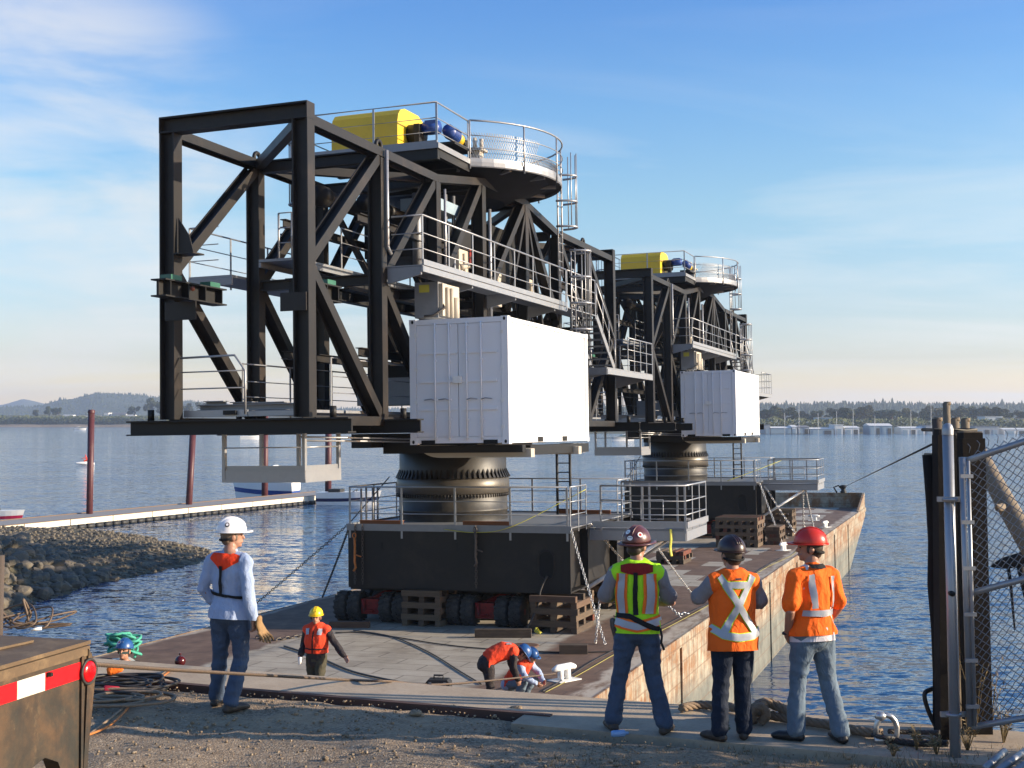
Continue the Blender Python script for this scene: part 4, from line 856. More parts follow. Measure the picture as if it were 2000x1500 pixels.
for z in (.0, ): m.tube([(a0 + .05, c0, z), (a1 - .04, c0, z)], .015, 6); m.tube([(a1 - .04, c0, z), (a1 - .04, c1, z)], .02, 6)
part('guard_bar', m, M['galv'], bs)
m = MB(); m.tube([(-3.6, -3.0, .22), (-2.7, 2.0, .12)], .025, 6); m.tube([(-3.6, -2.8, .14), (-2.7, 2.2, .05)], .025, 6); part('drain_pipe', m, M['galv'], tt)
# --- right hand walkway with brackets, stair and landing
WZ, WV = 4.05, -1.68
m = MB(); m.box((-2.56, -.9, WZ - .03), (WV, 9.6, WZ)); wk = part('side_walkway', m, M['galvd'], crane, (VC, UC, WZ))
m = MB(); m.box((WV - .03, -.9, WZ - .16), (WV + .02, 9.6, WZ - .032)); m.box((WV + .022, -.9, WZ - .01), (WV + .035, 9.6, WZ + .12)); part('edge_channel', m, M['galv'], wk)
m = MB(); k = 0
for v in [(-2.5 + .08 * i) for i in range(10)]: m.box((v, -.88, WZ - .06), (v + .012, 9.58, WZ - .032))
part('grating_bars', m, M['galvd'], wk)
for u in (-.9, 2.15, 5.25, 8.6):
    m = MB(); m.prism([(-2.55, u, WZ - .04), (WV - .04, u, WZ - .04), (WV - .04, u, WZ - .22), (-2.55, u, WZ - .40)], (0, .06, 0)); part('bracket', m, M['galvd'], wk)
part('railing', rail([(-2.45, -.88, WZ), (WV, -.88, WZ), (WV, 9.6, WZ)], 1.12, .024, 3, 1.5), M['galv'], wk)
# stair down to a landing
sm = MB(); s0, s1 = Vector((WV - .02, 12.85, WZ)), Vector((WV - .02, 15.0, 2.36))
for v in (WV - .02, WV - .82): sm.beam((v, s0.y, s0.z - .02), (v, s1.y, s1.z), .04, .22)
st = part('stair', sm, M['galvd'], crane, (VC, UC, 2.3))
for k in range(8):
    p = lerp(s0, s1, (k + .6) / 8.4); m = MB(); m.box((WV - .80, p.y - .14, p.z - .025), (WV - .04, p.y + .13, p.z + .02)); part('tread', m, M['galvd'], st)
m = MB()
for v in (WV, WV - .85):
    m.tube([(v, s0.y, s0.z + 1.05), (v, s1.y, s1.z + 1.05)], .024, 6); m.tube([(v, s0.y, s0.z + .6), (v, s1.y, s1.z + .6)], .018, 6)
    for k in (0, .33, .66, 1): p = lerp(s0, s1, k); m.tube([(v, p.y, p.z), (v, p.y, p.z + 1.05)], .02, 6)
part('handrail', m, M['galv'], st)
m = MB(); m.box((-2.56, 9.605, WZ - .031), (WV, 12.9, WZ - .001)); part('walkway_extension', m, M['galvd'], wk)
part('railing', rail([(WV, 9.7, WZ), (WV, 12.7, WZ)], 1.12, .024, 3, 1.4), M['galv'], wk)
m = MB(); m.box((-2.56, 12.6, 2.30), (WV + .4, 18.6, 2.34)); la = part('landing', m, M['galvd'], crane, (VC, UC, 2.3))
m = MB(); m.box((WV + .36, 12.6, 2.12), (WV + .42, 18.6, 2.295)); part('edge_channel', m, M['galv'], la)
m = MB(); m.box((-2.5, 12.55, 2.1), (WV + .4, 12.595, 2.33)); part('edge_channel', m, M['galvd'], la)
part('railing', rail([(WV + .4, 15.2, 2.34), (WV + .4, 18.6, 2.34), (-2.5, 18.6, 2.34)], 1.12, .024, 3, .95), M['galv'], la)
for u in (12.7, 18.2):
    m = MB(); m.prism([(-2.55, u, 2.29), (WV + .36, u, 2.29), (WV + .36, u, 2.14), (-2.55, u, 1.85)], (0, .06, 0)); part('bracket', m, M['galvd'], la)
# caged ladders
def cage(u, z0, z1, v, zc):
    m = MB()
    for s in (-.2, .2): m.tube([(v, u + s, z0), (v, u + s, z1)], .028, 6)
    z = z0 + .2
    while z < z1: m.tube([(v, u - .2, z), (v, u + .2, z)], .014, 5); z += .28
    o = part('caged_ladder', m, M['galv'], crane, (VC, UC, z0)); h = MB(); q = zc; arcp = lambda z: [(v + .55 * math.sin(a), u - .36 * math.cos(a), z) for a in [R_(18 * k) for k in range(11)]]
    while q < z1 + .01: h.tube(arcp(q), .035, 6); q += .78
    for k in (1, 3, 5, 7, 9): a = arcp(0)[k]; h.tube([(a[0], a[1], zc), (a[0], a[1], z1)], .018, 6)
    part('cage_hoops', h, M['galv'], o)
cage(9.95, 5.0, 8.75, -1.95, 6.5); cage(9.3, 2.95, 5.7, -1.35, 3.3)
m = MB(); m.box((-7.1, 2.0, 5.5), (-6.15, 2.9, 5.53)); part('ladder_rest', m, M['galvd'], crane, (VC, UC, 5.5))
cg = MB()
for s in (-.2, .2): cg.tube([(-6.4, 2.3 + s, 5.5), (-6.4, 2.3 + s, 8.7)], .025, 6)
for z in (6.3, 7.1, 7.9, 8.6): cg.tube([(-6.4 - .5 * math.sin(a), 2.3 - .36 * math.cos(a), z) for a in [R_(20 * k) for k in range(10)]], .03, 6)
for k in (2, 4, 5, 7): a = R_(20 * k); cg.tube([(-6.4 - .5 * math.sin(a), 2.3 - .36 * math.cos(a), 6.3), (-6.4 - .5 * math.sin(a), 2.3 - .36 * math.cos(a), 8.6)], .016, 5)
part('caged_ladder', cg, M['galvd'], crane, (VC, UC, 5.5))
# --- top machinery platform: rectangle plus round slewing deck
TP = 7.42; RR = 3.25
ring = []
u_hit = UC - math.sqrt(RR ** 2 - (VR_ + .16 - VC) ** 2); a0_ = math.atan2(u_hit - UC, VR_ + .16 - VC)
arcpts = [(VC + RR * math.cos(a), UC + RR * math.sin(a)) for a in np.linspace(a0_, math.pi - a0_ - 2 * 0 , 40)] if False else [(VC + RR * math.cos(a), UC + RR * math.sin(a)) for a in np.linspace(a0_, R_(150), 36)]
outline_ = [(-6.2, 2.15), (VR_ + .16, 2.15)] + arcpts + [(-6.2, arcpts[-1][1])]
m = MB(); m.prism([(a, b, TP) for a, b in outline_], (0, 0, .06)); tp = part('top_platform', m, M['black'], crane, (VC, UC, TP))
m = MB(); m.box((-6.2, 2.16, 7.14), (VR_ + .15, 2.3, TP - .002)); m.box((VR_ + .02, 2.31, 7.2), (VR_ + .15, u_hit, TP - .002)); m.box((-6.2, 3.6, 7.2), (VR_, 3.75, TP - .003)); m.box((-5.2, 2.4, 7.2), (-5.05, 9, TP - .004)); part('platform_beam', m, M['dark'], tp)
m = MB(); m.box((-6.2, 2.10, TP - .02), (VR_ + .16, 2.145, TP + .18)); m.box((VR_ + .165, 2.1, TP - .02), (VR_ + .2, u_hit, TP + .12)); part('edge_plate', m, M['galvd'], tp)
m = MB(); vs = []; A = arcpts
for (a, b) in A: k = (RR + .03) / RR; vs += [(VC + (a - VC) * k, UC + (b - UC) * k, TP - .05), (VC + (a - VC) * k, UC + (b - UC) * k, TP + .06)]
vi = [(VC + (a - VC) * 1.002, UC + (b - UC) * 1.002, z) for a, b in A for z in (TP - .08, TP + .06)]
n = len(A); m.add(vs + vi, [(2 * i, 2 * i + 2, 2 * i + 3, 2 * i + 1) for i in range(n - 1)] + [(2 * n + 2 * i, 2 * n + 2 * i + 1, 2 * n + 2 * i + 3, 2 * n + 2 * i + 2) for i in range(n - 1)] + [(2 * i + 1, 2 * i + 3, 2 * n + 2 * i + 3, 2 * n + 2 * i + 1) for i in range(n - 1)] + [(2 * i, 2 * n + 2 * i, 2 * n + 2 * i + 2, 2 * i + 2) for i in range(n - 1)])
part('round_edge', m, M['galvd'], tp)
m = MB(); vs = [(VC + (a - VC) * k, UC + (b - UC) * k, z) for a, b in A for k, z in ((1.0, TP + .062), (1.0, TP + .17), (.985, TP + .17), (.985, TP + .062))]
m.add(vs, [(4 * i + j, 4 * i + 4 + j, 4 * i + 4 + (j + 1) % 4, 4 * i + (j + 1) % 4) for i in range(n - 1) for j in range(4)]); part('kerb_plate', m, M['galv'], tp)
for k in range(7):
    a = R_(-62 + 27 * k); m = MB(); m.beam((VC + 1.5 * math.cos(a), UC + 1.5 * math.sin(a), TP - .06), (VC + 3.1 * math.cos(a), UC + 3.1 * math.sin(a), TP - .05), .09, .1); part('platform_rib', m, M['galvd'], tp)
m = MB(); m.lathe([(1.6, 6.9), (2.1, 7.15), (2.6, 7.3), (2.9, TP - .004)], C0, n=40); part('slewing_cone', m, M['dark'], tp)
RP = TP + .06
part('railing', rail([(-6.15, 9.5, RP), (-6.15, 2.18, RP), (VR_ + .12, 2.18, RP), (VR_ + .12, u_hit, RP)], 1.1, .024, 3, 1.55, down=.2), M['galv'], tp)
arcr = [(VC + (RR + .045) * math.cos(a), UC + (RR + .045) * math.sin(a), RP) for a in np.linspace(a0_, R_(150), 30)]
rm = MB()
for q, r_ in ((1.1, .026), (.7, .014), (.36, .014)): rm.tube([Vector(p) + UP * q for p in arcr], r_, 6)
for k in range(0, 30, 4): p = Vector(arcr[k]); rm.tube([p - UP * .2, p + UP * 1.1], .026, 6)
part('round_railing', rm, M['galv'], tp)
mm = MB()
for k in range(64):                                # expanded-metal guard inside the rail
    a = lerp(a0_ + .05, R_(30), k / 63); r_ = RR - .12; top = .82 if k < 26 else .42
    for sg in (-1, 1):
        b = a + sg * .09 * top / .6; mm.beam((VC + r_ * math.cos(a), UC + r_ * math.sin(a), RP), (VC + r_ * math.cos(b), UC + r_ * math.sin(b), RP + top), .011, .011)
part('mesh_guard', mm, M['galvd'], tp)
# winch cover, motor, gearbox
cu0, cu1, cv0, cv1, cz = 2.45, 4.25, -5.75, -3.85, RP
pro = [(cu0, cz + .02), (cu0, cz + .78), (cu0 + .06, cz + 1.0), (cu0 + .2, cz + 1.14), (cu0 + .45, cz + 1.22), (cu1 - .5, cz + 1.23), (cu1 - .2, cz + 1.12), (cu1 - .06, cz + .95), (cu1, cz + .55), (cu1, cz + .02)]
m = MB(); m.prism([(cv0, u, z) for u, z in pro], (cv1 - cv0, 0, 0)); wc = part('winch_cover', m, M['yellow'], tp)
m = MB(); m.tube([(-3.84, 3.2, cz + .6), (-3.45, 3.2, cz + .6)], .26, 16); m.box((-3.6, 2.9, cz), (-3.45, 3.1, cz + .8)); part('winch_gearbox', m, M['dark'], tp)
m = MB(); m.box((-3.36, 3.05, cz + .58), (-3.04, 3.36, cz + .9)); m.tube([(-3.44, 3.2, cz + .72), (-3.0, 3.2, cz + .72)], .17, 14); m.tube([(-2.85, 3.4, cz + .68), (-2.85, 3.95, cz + .6)], .165, 16)
for k in range(5): m.tube([(-2.85, 3.55 + .08 * k, cz + .64), (-2.85, 3.58 + .08 * k, cz + .64)], .19, 16)
part('winch_motor', m, M['blue'], tp)
m = MB(); m.tube([(-2.85, 3.96, cz + .6), (-2.85, 4.2, cz + .57)], .16, 14); part('brake_housing', m, M['yellow'], tp)
m = MB(); m.tube([(-2.85, 4.21, cz + .55), (-2.85, 4.6, cz + .5)], .135, 14); m.box((-3.1, 3.3, cz + .28), (-2.62, 4.6, cz + .35)); part('brake_drum', m, M['dark'], tp)
m = MB(); m.box((-3.3, 6.0, cz), (-3.0, 6.3, cz + .7)); m.box((-3.4, 5.9, cz + .7), (-2.9, 6.4, cz + .76)); m.tube([(-3.2, 6.15, cz + .76), (-3.2, 6.15, cz + 1.1)], .06, 8); m.tube([(-3.0, 6.15, cz + .76), (-3.0, 6.15, cz + 1.05)], .06, 8); part('sheave_post', m, M['beige'], tp)
m = MB(); m.box((-4.6, 5.5, cz), (-3.4, 5.7, cz + .35)); m.tube([(-4.0, 5.45, cz + .2), (-4.0, 5.35, cz + .2)], .18, 14); part('sheave_frame', m, M['galvd'], tp)
# electrical cabinet above the container
m = MB(); m.box((-2.5, .45, 2.98), (-1.9, .98, 3.82)); eb = part('electrical_cabinet', m, M['galvd'], crane, (VC, UC, 2.9))
m = MB(); m.box((-2.38, .44, 3.58), (-2.12, .448, 3.76)); part('warning_plate', m, M['strap'], eb)
m = MB(); m.box((-1.89, .5, 3.02), (-1.8, 1.5, 3.78)); m.tube([(-1.76, .7, 3.7), (-1.76, .7, 3.0)], .05, 8); m.tube([(-1.76, .95, 3.7), (-1.76, .95, 3.0)], .05, 8); m.tube([(-1.76, 1.2, 3.5), (-1.76, 1.2, 3.0)], .09, 8); part('pipe_panel', m, M['beige'], eb)
m = MB(); m.tube([(-1.9, .6, 3.4), (-1.75, .5, 3.2), (-2.0, .4, 3.02), (-2.2, .3, 3.0)], .03, 6); part('hose', m, M['cabled'], eb)

# --- white container beside the truss
box = thing('shipping_container', 'white shipping container hung beside the nearer truss, facing the quay', 'container', (-1.22, 3.03, 0), group='white containers on the cranes')
c0, c1, d0, d1, H = -2.44, 0.0, 0.0, 6.2, 2.9
m = MB(); m.box((c0 + .05, d0 + .06, .16), (c1 - .08, d1 - .06, H - .06))
xs = []; k = 0; y = d0 + .2
vs = []
while y < d1 - .35:
    for a, dd in ((0, 0), (.07, .036), (.14, .036), (.21, 0)): vs.append((y + a, dd))
    y += .28
vs.append((d1 - .1, 0))
wallv = [(c1 - .075 + dd, yy, z) for yy, dd in vs for z in (.16, H - .1)]
m.add(wallv, [(2 * i, 2 * i + 2, 2 * i + 3, 2 * i + 1) for i in range(len(vs) - 1)]); part('body', m, M['white'], box, (-1.22, 3.03, 0))
m = MB()
for v in (c0, c1 - .16):
    for u in (d0, d1 - .16): m.box((v, u, .12), (v + .16, u + .16, H - .12))
for u in (d0 + .01, d1 - .13): m.box((c0 + .16, u, H - .13), (c1 - .16, u + .12, H - .01)); m.box((c0 + .16, u, .03), (c1 - .16, u + .12, .17))
for v in (c0 + .01, c1 - .11): m.box((v, d0 + .16, H - .11), (v + .1, d1 - .16, H - .02)); m.box((v, d0 + .16, .02), (v + .1, d1 - .16, .18))
part('frame', m, M['white'], box, (-1.22, 3.03, 0))
for v in (c0 - .005, c1 - .165):
    for u in (d0 - .005, d1 - .165):
        for z in (0, H - .12):
            m = MB(); m.box((v, u, z), (v + .17, u + .17, z + .12)); cc = part('corner_casting', m, M['white'], box, (-1.22, 3.03, 0))
            if u < 1:
                m = MB(); m.prism([(v + .085 + .03 * math.cos(a), u - .001, z + .06 + .042 * math.sin(a)) for a in [R_(30 * k) for k in range(12)]], (0, -.004, 0)); part('casting_hole', m, M['hole'], cc)
for s, (a, b) in enumerate(((c0 + .17, -1.235), (-1.215, c1 - .17))):
    m = MB(); m.box((a, d0 + .018, .18), (b, d0 + .055, H - .14))
    for z in (.78, 1.42, 2.08):
        m.box((a + .09, d0 - .016, z), (b - (.02 if s == 0 else .1), d0 + .0175, z + .055))
    dr = part('door', m, M['white'], box, (-1.22, 3.03, 0))
    for q in (.38, .72) if s == 0 else (.12, .46):
        v = a + (b - a) * (q + .08); m = MB(); m.tube([(v, d0 - .02, .1), (v, d0 - .02, H - .1)], .02, 8)
        for z in (.14, .55, 1.0, 1.9, H - .2): m.box((v - .05, d0 - .032, z), (v + .05, d0 - .003, z + .05))
        part('locking_bar', m, M['white'], dr)
        m = MB(); sg = -1 if s == 0 else 1
        m.tube([(v, d0 - .035, 1.02), (v + .1 * (1 if s else -1), d0 - .04, 1.05), (v + .26 * (1 if s else -1), d0 - .035, 1.03)], .014, 6); part('handle', m, M['galv'], dr)
    for z in (.35, .95, 1.7, 2.5):
        m = MB(); v = a - .05 if s == 0 else b - .01; m.box((v, d0 - .008, z), (v + .07, d0 + .017, z + .08)); part('hinge', m, M['white2'], dr)
m = MB(); m.box((-1.33, d0 - .075, 1.40), (-1.13, d0 - .003, 1.56)); part('lock_box', m, M['white2'], box, (-1.22, 3.03, 0))
for u in (2.0, 3.9): m = MB(); m.box((c1 - .012, u, .03), (c1 + .006, u + .36, .15)); part('fork_pocket', m, M['hole'], box, (-1.22, 3.03, 0))
for v in (c0 + .28, c1 - .62): m = MB(); m.box((v, d0 - .006, .0), (v + .34, d0 + .009, .1)); part('fork_pocket', m, M['hole'], box, (-1.22, 3.03, 0))
index_children()
for src, lb in ((crane, 'farther black steel truss crane on a pedestal, near the bow of the barge'), (box, 'white shipping container hung beside the farther truss')):
    c = copy_tree(src); c.matrix_world = BARGE @ Matrix.Translation(BASES[src.name] + Vector((0, DU, 0))); c['label'] = lb
# ------------------------------------------------------------------ transporters under the cranes
def wheel_parts(o, v, u, first):
    r, w_ = .39, .33
    m = MB(); m.lathe([(r * .55, -w_ / 2), (r * .9, -w_ / 2), (r, -w_ * .36), (r, w_ * .36), (r * .9, w_ / 2), (r * .55, w_ / 2)], (v, u, DECK + r), (1, 0, 0), 26)
    for k in range(16):
        a = 2 * math.pi * k / 16
        for s in (-1, 1):
            b = a + .1 * s; c, d = math.cos(b), math.sin(b)
            m.beam((v + s * .02, u + (r + .004) * c, DECK + r + (r + .004) * d), (v + s * w_ * .48, u + (r - .0) * math.cos(b + .12), DECK + r + (r - .0) * math.sin(b + .12)), .075, .03, (0, c, d))
    wl_ = part('wheel', m, M['tyre'], o, (v, u, DECK + r))
    m = MB(); m.lathe([(r * .5, -w_ * .42), (r * .54, -w_ * .44), (r * .54, w_ * .44), (r * .5, w_ * .42), (.1, w_ * .3), (.09, w_ * .5)], (v, u, DECK + r), (1, 0, 0), 18); part('rim', m, M['redp'], wl_)
TL = []
for nm, v0, lb in (('l', -6.53, 'left wheeled transporter under the nearer crane base'), ('r', -3.2, 'right wheeled transporter under the nearer crane base')):
    o = thing('transporter', lb, 'transporter', (v0 + .9, 7, DECK), group='self propelled transporters under the cranes'); TL.append((o, lb))
    for u in (4.45, 6.0, 7.5, 9.0):
        for k, dv in enumerate((.0, .40, 1.35, 1.75)): wheel_parts(o, v0 + dv, u, False)
        m = MB(); m.tube([(v0 - .1, u, DECK + .39), (v0 + .55, u, DECK + .39)], .09, 8); m.tube([(v0 + 1.2, u, DECK + .39), (v0 + 1.9, u, DECK + .39)], .09, 8)
        m.box((v0 + .62, u - .25, DECK + .22), (v0 + 1.14, u + .3, DECK + .62)); m.beam((v0 + .7, u - .1, DECK + .5), (v0 + 1.25, u + .35, DECK + .8), .14, .14); m.tube([(v0 + .7, u - .28, DECK + .6), (v0 + .75, u - .32, DECK + .3), (v0 + .98, u - .3, DECK + .32)], .04, 6)
        part('bogie', m, M['redp'], o)
    m = MB(); m.box((v0 + .1, 4.6, DECK + .82), (v0 + 1.65, 9.4, DECK + .93)); part('chassis', m, M['dark'], o)
M['yhose'] = simple('faded_yellow_hose', (.3, .26, .07), .7)
# ------------------------------------------------------------------ timber cribbing
def crib(v0, v1, u0, u1, layers, label, group, sec=.155, red=.0, n=4, jit=.04):
    z = DECK + .006
    for L in range(layers):
        along = L % 2 == 0
        for k in range(n):
            f = (k + .5) / n
            j = rnd.uniform(-jit, jit)
            if along: c = v0 + sec / 2 + (v1 - v0 - sec) * k / (n - 1); lo, hi = (c - sec / 2, u0 + j, z), (c + sec / 2 - .004, u1 + j, z + sec - .003)
            else: c = u0 + sec / 2 + (u1 - u0 - sec) * k / (n - 1); lo, hi = (v0 + j, c - sec / 2, z), (v1 + j, c + sec / 2 - .004, z + sec - .003)
            m = MB(); m.box(lo, hi); solo('timber', m, M['redtimber'] if rnd.random() < red else M['timber'], label, 'timber', ((lo[0] + hi[0]) / 2, (lo[1] + hi[1]) / 2, z), group=group)
        z += sec
crib(-4.52, -3.42, 3.85, 4.95, 6, 'weathered timber in the crib stack between the two wheeled transporters', 'crib timbers between the transporters', .155, .05, 3)
crib(-.85, .38, 3.62, 5.1, 6, 'weathered timber in the crib stack under the right front corner of the nearer crane base', 'crib timbers under the base corner', .155, .04, 3)
crib(-.85, .38, 8.3, 9.6, 6, 'weathered timber in the crib stack under the right rear corner of the nearer crane base', 'crib timbers under the rear base corner', .155, .25, 3)
crib(-6.6, -6.35, 8, 9.6, 6, 'weathered timber in the thin crib at the left rear of the nearer crane base', 'crib timbers at the left rear', .155, .2, 2)
crib(-.95, .88, 28.1, 30.0, 8, 'timber in the tall neat stack standing on the deck before the farther crane', 'timbers of the tall stack', .16, .08, 6, .02)
crib(1.0, 1.6, 29.6, 31.2, 5, 'timber in the low stack just right of the tall stack', 'timbers of the low right stack', .155, .15, 4)
crib(.2, 1.5, 34.2, 35.6, 8, 'timber in the crib stack at the right corner of the farther crane base', 'crib timbers at the farther base', .155, .15, 4)
crib(-1.75, -.7, 20.6, 22.0, 3, 'timber in the little stack lying on the open deck beyond the near platform', 'timbers of the little stack', .16, .2, 4, .06)
def block(px0, px1, py, zl, label, name='timber_block', mat='timber', ln=.18, h=.16):
    a, b = ON(2, DECK, px0, py), ON(2, DECK, px1, py); m = MB(); m.beam(Vector((a.x, a.y, DECK + h / 2 + .006)), Vector((b.x, b.y, DECK + h / 2 + .006)), ln, h); solo(name, m, M[mat], label, 'timber', (a.x, a.y, DECK), group='loose timbers on the deck')
block(645, 722, 1226, 0, 'loose timber chock lying before the left transporter wheels'); block(928, 1038, 1245, 0, 'long loose timber lying before the right transporter wheels', h=.2)
block(1093, 1148, 1276, 0, 'short thick timber block lying alone on the rusty deck', h=.2, ln=.3)
# ------------------------------------------------------------------ chains
def chain(pts, label, mat='chain', r=.011, pitch=.075, sag=0.0, fr=BARGE, group='lashing chains on the barge', w_=.026):
    pts = [Vector(p) for p in pts]; P = []
    for a, b in zip(pts, pts[1:]):
        L = (b - a).length; n = max(2, int(L / pitch))
        for k in range(n): t_ = k / n; q = lerp(a, b, t_); q.z -= sag * L * 4 * t_ * (1 - t_) * .25; P.append(q)
    P.append(pts[-1]); m = MB()
    for i in range(len(P) - 1):
        a, b = P[i], P[i + 1]; t_ = (b - a).normalized(); s1 = t_.cross(UP); s1 = s1.normalized() if s1.length > .05 else VX.copy(); s2 = t_.cross(s1)
        sd = s1 if i % 2 else s2; c = (a + b) / 2; h = (b - a).length * .62
        ring = [c + t_ * h, c + t_ * h * .6 + sd * w_, c - t_ * h * .6 + sd * w_, c - t_ * h, c - t_ * h * .6 - sd * w_, c + t_ * h * .6 - sd * w_]; m.tube(ring, r, 4, closed=True)
    return solo('chain', m, M[mat], label, 'chain', pts[0], fr, group)
PADR = (.14, 4.0, BZ1 + .02)
D1 = ON(2, DECK + .02, 1182, 1258); D2 = ON(2, DECK + .02, 1163, 1256); D3 = ON(2, DECK + .02, 1357, 1167); D4 = ON(2, DECK + .02, 1330, 1215)
chain([PADR, D1], 'silver lashing chain from the right front corner of the nearer base straight to the deck', sag=.04)
chain([D1 + Vector((0, 0, .9)) * .9 + (Vector(PADR) - D1) * .12, D2], 'short loose chain tail hanging beside the near corner lashing')
chain([(.2, 5.6, BZ1), (.9, 7.2, -3.6), ON(2, DECK + .02, 1330, 1205)], 'silver chain passing behind the lime vest man', sag=.03)
chain([(1.0, 8.2, -2.55), D3], 'silver lashing chain from under the nearer side platform to the deck', sag=.02)
for (v, u, z), (px, py), lb in (((.3, 4 + DU, BZ1), (1528, 1062), 'silver chain from the farther base corner, leftmost of that pair'), ((.3, 5.4 + DU, BZ1 - .2), (1560, 1052), 'silver chain from the farther base corner, right of that pair'),
                          ((2.0, 6.0 + DU, -2.6), (1570, 1042), 'silver chain hanging from the farther strut end, left one'), ((2.1, 6.2 + DU, -2.6), (1590, 1034), 'silver chain hanging from the farther strut end, right one')):
    chain([(v, u, z), ON(2, DECK + .02, px, py)], lb, sag=.02, r=.016, pitch=.11, w_=.035)
DL1 = ON(2, DECK + .05, 617, 1168)
chain([(BV0 - .06, 4.2, BZ1 - .03), (-9.3, 8.2, DECK + .05)], 'dark chain from the left base corner down to the left barge edge', 'chaind', sag=.02)
chain([(BV0 - .06, 4.1, BZ1 + .02), (-9.3, 3.4, DECK + .05)], 'thin dark chain slanting from the left base corner towards the stern', 'chaind', sag=.02)
for v, lb in ((-5.93, 'dark chain hanging down the left of the base face, with an orange load binder'), (-2.42, 'dark chain hanging down the middle of the base face')):
    chain([(v, 3.93, BZ1 + .05), (v, 3.9, BZ0 + .1)], lb, 'chaind')
chain([(-5.72, 3.94, BZ1 + .05), (-5.71, 3.92, BZ0 + .1)], 'second thin chain hanging beside the orange load binder', 'chaind', .008)
for v, z, lb in ((-5.93, -2.65, 'rusty orange load binder hooked on the left hanging chain'), (-2.42, -2.45, 'small brown load binder hooked on the middle hanging chain')):
    m = MB(); m.tube([(v, 3.87, z + .15), (v + .02, 3.86, z - .1), (v, 3.87, z - .5), (v + .04, 3.87, z - .65), (v - .03, 3.87, z - .75)], .03, 7); m.tube([(v, 3.86, z - .3), (v + .2, 3.86, z - .36)], .02, 6); m.tube([(v + .05 * math.cos(a), 3.87, z + .2 + .07 * math.sin(a)) for a in [R_(40 * k) for k in range(9)]], .015, 6, closed=True)
    solo('load_binder', m, M['orange' if v < -4 else 'chaind'], lb, 'load binder', (v, 3.87, z), group='load binders')
m = MB()
for v0, v1, u in ((-5.9, -4.6, 4.1), (-2.9, -1.6, 4.15), (-1.6, -.3, 9.2)): m.box((v0, u, BZ1 + .02), (v1, u + .12, BZ1 + .12))
for k, (v0, v1, u) in enumerate(((-5.9, -4.6, 4.1), (-2.9, -1.6, 4.15), (-1.9, -.3, 9.2))):
    m = MB(); m.ibeam((v0, u + .06, BZ1 + .09), (v1, u + .06, BZ1 + .09), .12, .1, UP, .015, .015); solo('steel_bar', m, simple('rust_bar', (.2, .075, .03), .8) if k == 0 else bpy.data.materials['rust_bar'], ('rusty steel bar at the left front edge of the base top', 'rusty steel bar at the middle front edge of the base top', 'rusty steel bar at the rear edge of the base top')[k], 'steel bar', (v0, u, BZ1))
def ropes(name, pts, r, mat, label, cat, fr=BARGE, group=None, n=7, sub=6, amp=0.0, flat=1.0):
    pts = [Vector(p) for p in pts]; P = []
    for i in range(len(pts) - 1):     # Catmull-Rom
        a, b, c, d = pts[max(0, i - 1)], pts[i], pts[i + 1], pts[min(len(pts) - 1, i + 2)]
        for k in range(sub):
            t_ = k / sub; q = .5 * ((2 * b) + (c - a) * t_ + (2 * a - 5 * b + 4 * c - d) * t_ * t_ + (3 * b - a - 3 * c + d) * t_ ** 3)
            if amp: q += Vector((rnd.gauss(0, amp), rnd.gauss(0, amp), abs(rnd.gauss(0, amp))))
            P.append(q)
    P.append(pts[-1]); m = MB(); m.tube(P, r, n, flat=flat); return solo(name, m, M[mat], label, cat, pts[0], fr, group)
ropes('lashing_strap', [(-3.3, 3.92, BZ1 - .05), (-2.4, 3.9, BZ1 - .12), (-1.4, 3.95, BZ1 + .05), (.25, 5.0, -1.25)], .035, 'strap', 'yellow lashing strap draped over the front rail of the nearer base', 'strap', flat=.25)
ropes('lashing_strap', [(-1.2, 4 + DU, BZ1 + .1), (.1, 5 + DU, -1.6), (1.0, 6.5 + DU, -1.2)], .04, 'strap', 'yellow lashing strap at the rail of the farther base', 'strap', flat=.3)
ropes('strap_end', [(2.35, 5.6, -2.3), (2.36, 5.58, -2.55), (2.33, 5.6, -2.8), (2.36, 5.6, -3.0)], .04, 'strap', 'yellow strap end hanging from the corner of the near side platform', 'strap', flat=.3)
a = ON(2, DECK + .03, 1050, 1238); ropes('strap_bundle', [a + Vector((.1 * math.cos(k * 2.1), .12 * math.sin(k * 1.7), .03 + .05 * (k % 3))) for k in range(9)], .025, 'strap', 'crumpled yellow strap lying by the crib stack', 'strap', flat=.4)
ropes('guy_wire', [(-5.85, 5.9, -.95), (BV0 + .05, 4.05, BZ1 + .1)], .016, 'dark', 'black wire from the slewing ring down to the left base corner', 'wire', sub=2)
ropes('guy_wire', [(-5.85, 5.9 + DU, -.95), (BV0 + .05, 4.05 + DU, BZ1 + .1)], .016, 'dark', 'black wire from the slewing ring of the farther crane', 'wire', sub=2)
ropes('power_hose', [(-.5, 3.97, -3.4), (-.62, 3.8, -3.75), (-.7, 3.7, -4.2), (-.95, 3.3, DECK + .05), (-1.6, 3.2, DECK + .04), (-2.0, 3.6, DECK + .04)], .025, 'cabled', 'dark hose hanging from the oval manhole to the deck', 'hose')
def deckline(name, pix, r, mat, label, cat='cable', amp=0.0): return ropes(name, [ON(2, DECK + r + .004, *p) for p in pix], r, mat, label, cat, amp=amp)
deckline('deck_cable', [(655, 1236), (700, 1235), (770, 1244), (860, 1258), (960, 1268), (1100, 1274), (1200, 1272)], .015, 'cabled', 'black cable lying across the grey deck in front of the wheels')
deckline('deck_cable', [(690, 1231), (740, 1238), (780, 1248), (840, 1275), (900, 1312), (940, 1336)], .015, 'cabled', 'black cable running over the deck towards the bending man')
deckline('deck_rope', [(555, 1262), (620, 1283), (690, 1312), (780, 1332)], .022, 'cabled', 'dark rope lying slantwise behind the yellow helmet man')
